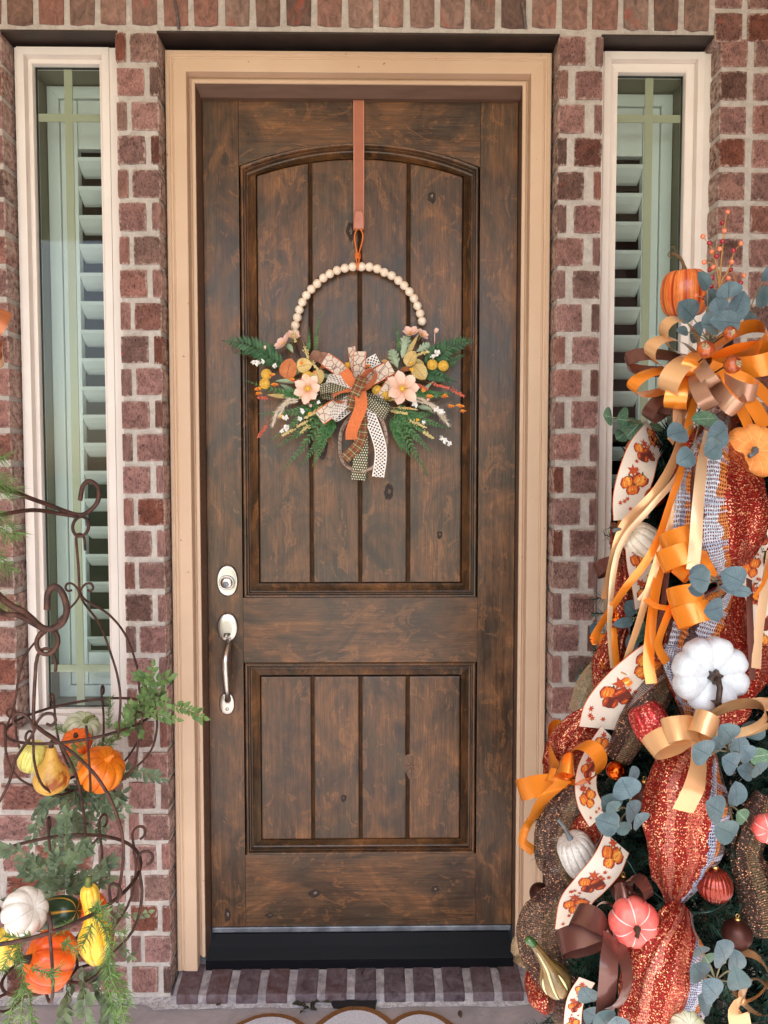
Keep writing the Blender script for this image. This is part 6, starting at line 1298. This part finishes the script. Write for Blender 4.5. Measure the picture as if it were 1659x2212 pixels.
def white_pumpkin():
    px, py = 1532, 1455; Y = ts(px, py)-.10; s_ = mpp(Y); C = at(px, py, Y); root = thing('pumpkin', 'large chalk white pumpkin facing forward with a bronze star and stem', 'pumpkin', C, gp); X, Yv, A_ = basis((.02, -1, .06)); rows = []; nu = 130; R = 82*s_
    for i in range(23):
        t_ = PI*i/22; row = []
        for j in range(nu):
            a = 2*PI*j/nu; s1 = math.sin(t_); lob = .07*(abs(math.sin(8*a/2+.3))**.6-1)*2*s1 + .035*abs(math.sin(8*a+.6))*s1**3
            q = R*(s1**.62)*(1+lob*.9); h = -R*.52*math.cos(t_)*(1-.42*(1-s1)**1.3)+R*.10*abs(math.sin(8*a/2+.3))**.7*(s1**1.2)*(1 if math.cos(t_) < 0 else 0)*(-1)
            h2 = R*.52*-math.cos(t_)*(1-.42*(1-s1)**1.3); lift = R*.15*abs(math.sin(8*a/2+.3))**.7*(math.sin(t_*1.0)**.8 if t_ > PI/2 else 0)
            row.append(C+X*(math.cos(a)*q)+Yv*(math.sin(a)*q)+A_*(h2+lift))
        rows.append(row)
    b = MB(); b.grid(rows, 0, True); b.build('body', M['t_white'], root, True)
    M['bronze'] = pm('bronze_stem', lin(58, 44, 40), lin(84, 66, 58), 90, .45, .4, .4); top = C+A_*R*.34+V((-.002, 0, 0)); k = R/82
    b = MB(); poly = []
    for i in range(12): a = 2*PI*i/12+.26; q = (17 if i % 2 == 0 else 10)*k; poly.append((top.x+math.cos(a)*q, top.z+math.sin(a)*q))
    b.prism(poly, top.y-.012, top.y+.006); b.build('star', M['bronze'], root, bevel=.0012)
    b = MB(); b.tube([top+V((0, -.012, 0)), top+V((.001, -.022, -18*k)), top+V((-.003, -.026, -44*k)), top+V((-.004, -.022, -58*k))], [7*k, 6.5*k, 6*k, 5*k], 9); b.build('stem', M['bronze'], root, True)
    b = MB(); q = top+V((-.004, -.024, -50*k)); b.tube([q+V((-14*k, 0, 6*k)), q, q+V((8*k, 0, -2*k))], [1*k, 6*k, 4*k], 7); b.build('stem_leaf', M['bronze'], root, True)
white_pumpkin()
tp('red glitter pumpkin tucked beside the champagne bow', 1405, 1563, .02, 42, 52, (.35, -.3, -.8), 't_glit', 11, .09, .2, None, 'stemdark', .6)
tp('glittery white tall pumpkin with a grey stem low at the left', 1250, 1848, .03, 42, 56, (-.42, -.15, .85), 't_whiteg', 14, .08, .16, [(-.006, 0, .010), (-.014, -.002, .026), (-.026, -.004, .040)], 'stemgrey', .5, srad=.0055)
tp('pink pumpkin with pale lines facing forward beside the brown bow', 1369, 1992, .07, 56, 40, (-.05, -1, .02), 't_pink', 7, .10, .4, [(-.001, -.008, -.002), (-.005, -.014, -.008)], 'stemdark', srad=.006)
tp('pink pumpkin cut by the right edge of the photo', 1658, 1790, .05, 34, 26, (-.3, -1, .1), 't_pink', 7, .10, .35, None, 'stemdark')
tp('pale green ribbed gourd at the bottom edge below the red mesh puff', 1485, 2225, .08, 44, 30, (.1, -.5, .8), 'p_wg', 9, .14, .3, None, 'stemgreen', cat='gourd')
# long glazed gourd
M['glaze'] = gm('glazed_gourd', lin(112, 92, 56), lin(148, 116, 64), 7, lin(82, 70, 40), 12, .14, .03, .6, .18)
gy = ts(1195, 2095)-.05; s_ = mpp(gy); gc = at(1197, 2112, gy); ax = V((-.42, -.1, .9)).normalized(); groot = thing('gourd', 'glazed olive brown swan neck gourd with pale streaks at the foot of the tree', 'gourd', gc)
bd = lambda h: V((-1, 0, .1))*(max(0, h/s_-20)**2*.0022*s_)+V((0, 0, 0))
pr = catmull([V((h*s_, max(q*s_, .0006), 0)) for h, q in [(-48, 1), (-44, 14), (-30, 30), (-6, 36), (18, 29), (38, 17), (60, 12), (82, 9.5), (92, 8.5), (97, 3)]], 4)
b = MB(); lathe(b, gc, ax, [(p.x, max(p.y, .0006)) for p in pr], 7, .10, 49, 0, 1, bd); b.build('body', M['glaze'], groot, True)
h = pr[-1].x; q = gc+ax*h+bd(h); b = MB(); b.tube([q-ax*.006+V((.002, 0, 0)), q+ax*.002, q+ax*.005+V((-.005, 0, 0)), q+V((-.012, 0, .001))], [.0085, .0088, .008, .004], 8); M['gstem'] = pm('glazed_stem', lin(40, 84, 40), lin(70, 112, 60), 60, .2, coat=.5); b.build('stem', M['gstem'], groot, True)
X, Yv, A_ = basis(ax)
for k, a in ((0, -1.9), (1, -1.0), (2, -2.6)):
    b = MB(); pts = []
    for h, q in [(-30, 30), (-15, 35), (5, 34), (22, 27), (38, 17.5), (60, 12.6), (78, 10)][(0 if k == 0 else 1):(7 if k == 0 else 4)]: pts.append(gc+ax*h*s_+bd(h*s_)+(X*math.cos(a)+Yv*math.sin(a))*(q*1.0*s_) if 0 else gc+ax*h*s_+bd(h*s_)+(V((math.cos(a), math.sin(a), 0))-ax*V((math.cos(a), math.sin(a), 0)).dot(ax)).normalized()*(q*.985*s_))
    P = smooth_path(pts, 5); b.tube(P, [.0028*math.sin(PI*(.1+.8*i/(len(P)-1))) for i in range(len(P))], 6); b.build('pale_streak', pm('streak', lin(220, 222, 168), None, 5, .2) if k == 0 else M['streak'], groot, True)
    if k == 0: M['streak'] = bpy.data.materials['streak']
def bauble(label, px, py, off, R, mat, rib=0, cap=True, capdir=(0, 0, 1), grp='baubles hanging in the tree'):
    Y = ts(px, py)-off; s_ = mpp(Y); C = at(px, py, Y); root = thing('bauble', label, 'bauble', C, grp); b = MB(); R = R*s_; A_ = V(capdir).normalized()
    lathe(b, C, A_, [(-R*math.cos(PI*i/16), max(.0005, R*math.sin(PI*i/16))) for i in range(17)], rib, .06 if rib else 0, None if rib else 28, 0, 1, None, 0, 0, 3); b.build('ball', M[mat], root, True)
    if cap:
        b = MB(); lathe(b, C, A_, [(R*.96, .0005), (R*.96, R*.22), (R*1.16, R*.20), (R*1.17, .0005)], 0, 0, 14); b.build('cap', M['goldcap'], root, True)
        c2 = C+A_*R*1.28; b = MB(); b.tube([c2+V((math.cos(q)*R*.11, 0, math.sin(q)*R*.13)) for q in [2*PI*i/12 for i in range(12)]], .0008, 5, closed=True); b.build('hanging_loop', M['goldcap'], root, True)
bauble('matte brown bauble sticking out beside the door casing low at the left', 1166, 1930, -.02, 23, 'b_brown', cap=False); bauble('matte brown bauble half behind the long red mesh puff', 1392, 1722, -.01, 33, 'b_brown'); bauble('small shiny copper bauble near the lower orange bow', 1331, 1665, .0, 22, 'b_copper', cap=False)
bauble('ribbed brick red bauble right of the long red mesh puff', 1544, 1912, .04, 39, 'b_red', 22); bauble('large matte brown bauble above the bottom right eucalyptus', 1592, 2018, .04, 33, 'b_brown'); bauble('matte brown bauble behind the small brown loops', 1346, 1922, .0, 29, 'b_brown'); bauble('orange glitter bauble peeking out left of the printed ribbon', 1378, 972, -.02, 27, 't_oglit', cap=False); bauble('shiny copper bauble half hidden behind the upper streamers', 1418, 1075, -.01, 26, 'b_copper', cap=False); bauble('gold brown bauble behind the brown netting beside the glittery white pumpkin', 1248, 1925, -.02, 22, 'b_copper', cap=False)
bauble('shiny copper bauble in shadow among the left streamers', 1335, 1330, -.02, 24, 'b_copper', cap=False)
# crab apple picks in the top bow
M['apple'] = gm('crab_apple', lin(132, 46, 22), lin(196, 96, 34), 0, None, 60, .14, .03, .6)
for lab, x, y, R, dv in (('speckled brown red crab apple pick at the left of the tree top bow', 1125, 1285, 19, (-.45, -.8, .3)), ('dark glossy crab apple pick at the right of the tree top bow', 1355, 1415, 19.5, (.3, -.9, 0)), ('dark glossy crab apple pick above the others by the eucalyptus', 1332, 1142, 14.5, (.05, -.95, -.1))):
    px, py = T1(x, y); Y = ts(px, py)-.24; C = at(px, py, Y); s_ = mpp(Y); root = thing('crab_apple', lab, 'berry pick', C, 'crab apple picks in the top bow'); b = MB(); lathe(b, C, dv, pumpkin_prof(R*s_, R*s_*.95, .12, 14, .9), 0, 0, 24); b.build('fruit', M['apple'], root, True); D_ = V(dv).normalized()
    b = MB(); r = random.Random(x)
    for q in range(30): a = r.random()*6.28; rr_ = r.random()**.5*R*s_*.38; X, Yv, A_ = basis(dv); b.ball(C+D_*R*s_*.88+(X*math.cos(a)+Yv*math.sin(a))*rr_, .0016, nu=5, nv=4)
    b.build('seed_end', M['stamen2'] if 'stamen2' in M else M.setdefault('stamen2', pm('dry_blossom', lin(120, 100, 70), lin(196, 180, 140), 300, .6)), root, True, stuff=True)
    b = MB(); b.tube(smooth_path([C-D_*R*s_*.9, C-D_*R*s_*1.3+V((.0, .015, -.004)), C-D_*R*s_*1.5+V((0, .05, -.010))], 4), .0018, 6); b.build('stem', M['stemdark'], root, True)
# berry spray on top
berr = thing('berry_spray', 'tall spray of coral and crimson berries on thin tan stems at the tree top', 'berry spray', P1(1230, 960, .06))
M['coral'] = pm('coral_berry', lin(232, 108, 78), lin(246, 150, 104), 60, .18, coat=.6); M['crimson'] = pm('crimson_berry', lin(150, 16, 38), lin(176, 28, 48), 60, .15, coat=.7); M['tanstem'] = pm('tan_twig', lin(176, 128, 72), lin(196, 150, 92), 60, .7)
YBR = ts(1560, 880)-.06; B1 = lambda x, y, d=0: at(*T1(x, y), YBR-d); base_ = B1(1215, 1180, -.02)
coral = [(1312,103),(1285,264),(1100,313),(1427,373),(1244,420),(1174,445),(1111,535),(1188,577),(1347,531),(1318,673),(1452,649),(1043,820),(1172,923),(1310,935),(1385,775)]; crim = [(1268,197),(1155,370),(1268,355),(1362,434),(1217,483),(1159,598),(1337,600),(1175,668),(1172,742),(1424,713),(1113,842),(1300,826),(1188,951)]
mains = [[(1215, 1180), (1235, 900), (1250, 620), (1275, 350), (1290, 190)], [(1215, 1180), (1240, 780), (1215, 560), (1190, 450)], [(1215, 1180), (1250, 740), (1310, 620), (1360, 470)], [(1215, 1180), (1260, 920), (1400, 740), (1435, 690)]]
for mline in mains: b = MB(); b.tube(smooth_path([B1(*q) for q in mline], 5), .0016, 6); b.build('stem', M['tanstem'], berr, True)
allp = [q for mline in mains for q in mline]
for lst, mt in ((coral, 'coral'), (crim, 'crimson')):
    bmsh = None
    for x, y in lst:
        c = B1(x, y, rnd.uniform(-.012, .015)); near = min((q for q in allp if q[1] > y+20), key=lambda q: (q[0]-x)**2+(q[1]-y-60)**2)
        b = MB(); b.tube([B1(*near), B1((near[0]+x)/2, (near[1]+y)/2-10), c], .0008, 5); b.build('twig', M['tanstem'], berr, True)
        if bmsh is None: b = MB(); b.ball(c, 21*.2513*mpp(YBR), nu=14, nv=9); o = b.build('berry', M[mt], berr, True); bmsh = o.data
        else: inst('berry', bmsh, c, berr)
# eucalyptus sprays: every leaf its own mesh
def euc(label, base, leaves, f, boff=.05, off=.10, mat='euca', grp='silver dollar eucalyptus sprays'):
    a0, a1 = f.zone(0, 0), f.zone(100, 0); zs = (a1[0]-a0[0])/100
    b0 = f(base[0], base[1], boff); root = thing('eucalyptus_spray', label, 'greenery', b0, grp); r = random.Random(base[0])
    for lf in leaves:
        x, y, rx, ry = lf[:4]; mt = lf[4] if len(lf) > 4 and lf[4] else mat; o2 = off+(lf[5] if len(lf) > 5 else r.uniform(-.015, .02))
        C = f(x, y, o2); d0 = (C-b0); ang = None
        dv = d0.copy(); dv.y = 0; dv = dv.normalized() if dv.length > .01 else V((0, 0, 1))
        k = mpp(C.y)*zs; ca, sa = abs(dv.x), abs(dv.z)
        Lh = (rx*ca*ca+ry*sa*sa)*k*1.08; Wh = (rx*sa*sa+ry*ca*ca)*k*1.12
        n_ = TOCAM+V((r.uniform(-.35, .35), 0, r.uniform(-.1, .45)))
        b = MB(); leaf(b, C-dv*Lh+V((0, .012, 0)), C+dv*Lh, n_, 2*Wh, 'round', r.uniform(.03, .12), r.uniform(.0, .10), 0, 8, 10); b.build('leaf', M[mt], root, True)
        b = MB(); b.tube(smooth_path([b0, b0.lerp(C-dv*Lh, .6)+V((0, .01, .004)), C-dv*Lh+V((0, .012, 0))], 4), .0014, 5); b.build('stem', M['eucas'], root, True)
euc('blue grey eucalyptus leaves standing behind the tree top bow under the berries', (1160, 1230), [(965, 945, 84, 108), (1178, 832, 92, 62), (1108, 690, 24, 118, None, .09), (1330, 765, 112, 60, None, .04), (1408, 905, 98, 122), (1300, 1045, 138, 88, None, .14), (1165, 1070, 76, 104, None, .13), (1050, 1130, 52, 92), (930, 1125, 60, 40, None, .06), (1240, 900, 80, 62, None, .03)], fT(T1), .03, .10)
euc('eucalyptus leaves reaching in from the right edge beside the brick', (1480, 1000), [(1620, 825, 78, 84), (1655, 625, 34, 64), (1510, 1010, 80, 30, None, .02), (1500, 870, 40, 30, 'eucag', .0)], fT(T1), .0, .05)
euc('eucalyptus leaves below the tree top bow in front of the streamers', (1075, 90), [(888, 180, 92, 94, None, .14), (955, 392, 92, 84, None, .15), (1230, 190, 108, 112, None, .12), (1194, 318, 84, 96, None, .16), (1110, 55, 106, 62, 'eucag', .12), (1200, 90, 60, 70, 'eucag', .08)], fT(T2), .06, .12)
euc('green eucalyptus leaves sticking out in front of the right window frame', (560, 90), [(288, 35, 44, 78), (412, 60, 52, 98), (508, 150, 96, 100), (396, 205, 38, 66), (700, 130, 60, 40, None, .0)], fT(T2), .0, .02, 'eucag')
euc('eucalyptus leaves over the waist of the garland beside the curled orange bow', (1225, 1440), [(1080, 1440, 104, 98, None, .17), (1372, 1420, 124, 98, None, .16), (1400, 1530, 150, 44, None, .14), (1200, 1695, 94, 96, None, .15), (1075, 1400, 100, 84, None, .13), (1060, 1520, 84, 62, None, .12)], fT(T2), .08, .15)
euc('dark eucalyptus leaves in shadow behind the left streamers', (560, 1760), [(488, 1680, 60, 86, None, .0), (420, 1815, 92, 42, None, .03), (560, 1900, 52, 110, 'eucag', .0), (490, 1990, 54, 72, None, .0), (180, 1870, 80, 22, None, .0)], fT(T2), -.02, .02)
euc('eucalyptus leaves at the right below the champagne bow', (1400, 740), [(1400, 622, 74, 80, None, .14), (1572, 602, 84, 58), (1238, 745, 72, 92, None, .19), (1480, 705, 58, 78), (1420, 818, 72, 74, None, .15), (1532, 758, 40, 86, None, .13), (1612, 772, 64, 60, 'eucag'), (1345, 690, 60, 62, None, .08), (1610, 860, 80, 36, None, .08), (1520, 880, 70, 50, None, .06)], fT(T3), .05, .11)
euc('eucalyptus leaves right of the long red mesh puff', (1400, 1080), [(1462, 1022, 64, 90), (1322, 1120, 82, 88, None, .16), (1395, 1265, 92, 78, None, .15), (1500, 1170, 84, 26, 'eucag', .12)], fT(T3), .06, .12)
euc('eucalyptus leaves in the lower left part of the tree below the copper bauble', (760, 1120), [(745, 985, 92, 82, None, .1), (638, 1090, 84, 76, None, .08), (620, 1212, 92, 72, None, .1), (790, 895, 46, 62, None, .06), (780, 1130, 84, 54, None, .05), (655, 1110, 22, 80, None, .12), (830, 1190, 80, 36, None, .07), (720, 1240, 70, 44, None, .05)], fT(T3), .02, .08)
euc('eucalyptus leaves against the brick pier at the left of the tree', (520, 330), [(458, 290, 48, 42, None, -.06), (440, 385, 38, 34, 'eucag', -.07)], fT(T3), -.08, -.05)
euc('eucalyptus leaves in the bottom right corner above the champagne bow', (1335, 960), [(1380, 800, 88, 90, None, .17), (1240, 920, 68, 80, None, .13), (1312, 1030, 46, 124, None, .15), (1480, 960, 62, 104, None, .12), (1275, 1105, 92, 52, None, .12), (1470, 850, 52, 90, None, .08), (1250, 790, 60, 40, None, .08), (1290, 850, 70, 44, 'eucag', .10)], fT(T4), .07, .13)
euc('eucalyptus leaves at the bottom edge below the brown bow', (640, 1120), [(548, 1060, 54, 84, None, .06), (560, 1180, 52, 60, None, .05), (640, 1215, 92, 56, None, .10), (730, 1230, 70, 50, None, .09)], fT(T4), .02, .06)
# warm fairy light cable
M['cable'] = pm('green_cable', lin(22, 60, 54), None, 5, .4)
b = MB(); b.tube(smooth_path([T4(760, 250)+(0,), T4(830, 200)+(0,), T4(1000, 470)+(0,), T4(1280, 540)+(0,), T4(1330, 500)+(0,)], 4) if 0 else smooth_path([P4(700, 240, -.02), P4(780, 215, .01), P4(860, 330, .01), P4(985, 440, .0), P4(1100, 520, -.02), P4(1280, 540, .02), P4(1400, 480, -.01)], 5), .0016, 5); o = b.build('light_cable', M['cable'], None, True); tag(o, 'dark green fairy light cable running through the fir needles', 'light cable')
# copper satin curls at the far left edge
YX = -.55
lf = thing('satin_bow', 'copper satin curls of a bow cut by the left edge above the fern', 'bow', at(-40, 760, YX))
M['copper'] = satin('copper_satin', lin(196, 120, 74), .28); s_ = mpp(YX)
for E, th, roll, wd, mt in (((6, 668), 30, .8, 38, 'copper'), ((0, 765), 34, .9, 40, 'copper'), ((2, 786), 30, .6, 34, 'sc'), ((-14, 820), 24, .7, 32, 'copper')):
    b = MB(); loop(b, at(-40, 745, YX), at(E[0], E[1], YX-.01), th*s_, roll, wd*s_); b.build('bow_loop', M[mt], lf, True)
b = MB(); b.tube([at(-40, 745, YX), at(-52, 800, YX+.02), at(-130, 830, -.5)], .003, 6); b.build('wire', M['rust'], lf, True)

# ---------------------------------------------------------------- floor: pumpkin shaped doormat and dead leaves
F = lambda x, y, z=0.0: ground(378+x*.4883, 1782+y*.4883, z)
mat_ = thing('doormat', 'pumpkin shaped coir doormat with white lobes brown outline and black stem', 'doormat', F(800, 960))
M['coir'] = pm('coir', lin(112, 74, 38), lin(156, 108, 60), 300, .95, 0, .8, 500); M['matwhite'] = pm('coir_white', lin(206, 210, 222), lin(236, 238, 246), 320, .95, 0, .8, 500); M['matblack'] = pm('coir_black', lin(20, 18, 20), lin(40, 36, 38), 320, .95, 0, .8, 500)
c0 = F(800, 830); 
def blob(cx, cy, rx, ry, z0, z1, name, m, n=40, pw=1.0):
    b = MB(); P = []
    for i in range(n): a = 2*PI*i/n; P.append((c0.x+cx+math.copysign(abs(math.cos(a))**pw, math.cos(a))*rx+.002*noise.noise(V((i*.9, cx*9, 1))), c0.y+cy+math.copysign(abs(math.sin(a))**pw, math.sin(a))*ry+.002*noise.noise(V((i*.9, cx*9, 5)))))
    vs = [(x, y, z0) for x, y in P]+[(x, y, z1) for x, y in P]; b.add(vs, [tuple(range(n-1, -1, -1)), tuple(range(n, 2*n))]+[(i, (i+1) % n, n+(i+1) % n, n+i) for i in range(n)]); return b.build(name, M[m], mat_)
dx = lambda a, b_: (F(b_, 840)-F(a, 840)).x
xl, xm_, xr = F(460, 860), F(800, 840), F(1090, 850)
blob(xl.x-c0.x-.02, -.22, .155, .205, .001, .0120, 'outline', 'coir'); blob(xm_.x-c0.x, -.215, .150, .225, .001, .0124, 'outline', 'coir'); blob(xr.x-c0.x-.005, -.22, .135, .21, .001, .0116, 'outline', 'coir')
blob(xl.x-c0.x-.02, -.22, .137, .187, .0121, .0150, 'lobe', 'matwhite'); blob(xm_.x-c0.x, -.215, .130, .204, .0125, .0155, 'lobe', 'matwhite'); blob(xr.x-c0.x-.005, -.22, .115, .19, .0117, .0148, 'lobe', 'matwhite')
st_ = MB(); q = [F(690, 800), F(740, 765), F(800, 756), F(880, 756), F(897, 775), F(885, 822), F(780, 822), F(700, 815)]; st_.add([(p.x, p.y, .001) for p in q]+[(p.x, p.y, .013) for p in q], [tuple(range(7, -1, -1)), tuple(range(8, 16))]+[(i, (i+1) % 8, 8+(i+1) % 8, 8+i) for i in range(8)]); st_.build('stem', M['matblack'], mat_, bevel=.002)
M['dead'] = leafmat('dead_leaf', lin(40, 44, 28), lin(70, 58, 34), lin(24, 24, 18), .7); r = random.Random(3)
SPOT = ['curled dead leaf on the porch floor left of the doormat stem', 'dry dark leaf bits beside the black doormat stem', 'small dead leaf on the floor right of the doormat', 'tiny brown leaf under the left end of the step', 'dead leaf lying at the right end of the brick step', 'dark leaf scrap at the front of the step near the stem', 'small leaf scrap behind the black doormat stem', 'green brown leaf piece just left of the doormat']
for i, (x, y, L) in enumerate([(560, 800, .03), (600, 815, .026), (1265, 855, .024), (180, 798, .018), (1430, 620, .034), (650, 785, .03), (690, 778, .022), (575, 828, .022)]):
    if i == 4: p = at(378+x*.4883, 1782+y*.4883, .0); p = V((p.x, .045, zf+(zbk-zf)*.62+.006))
    else: p = F(x, y, .004)
    a = r.random()*6; dv = V((math.cos(a), math.sin(a), .12)); b = MB()
    for k in range(3 if i in (0, 1, 5) else 1): a2 = a+k*1.9; d2 = V((math.cos(a2), math.sin(a2), .25)); leaf(b, p, p+d2*L, V((r.uniform(-.5, .5), -.3, 1)), L*.55, 'lance', .3, .15, 0, 4, 5)
    o = b.build('dead_leaf', M['dead'], None, True); tag(o, SPOT[i], 'dead leaf', 'dead leaves on the porch floor')
    if i in (0, 1, 5): o['kind'] = 'stuff'
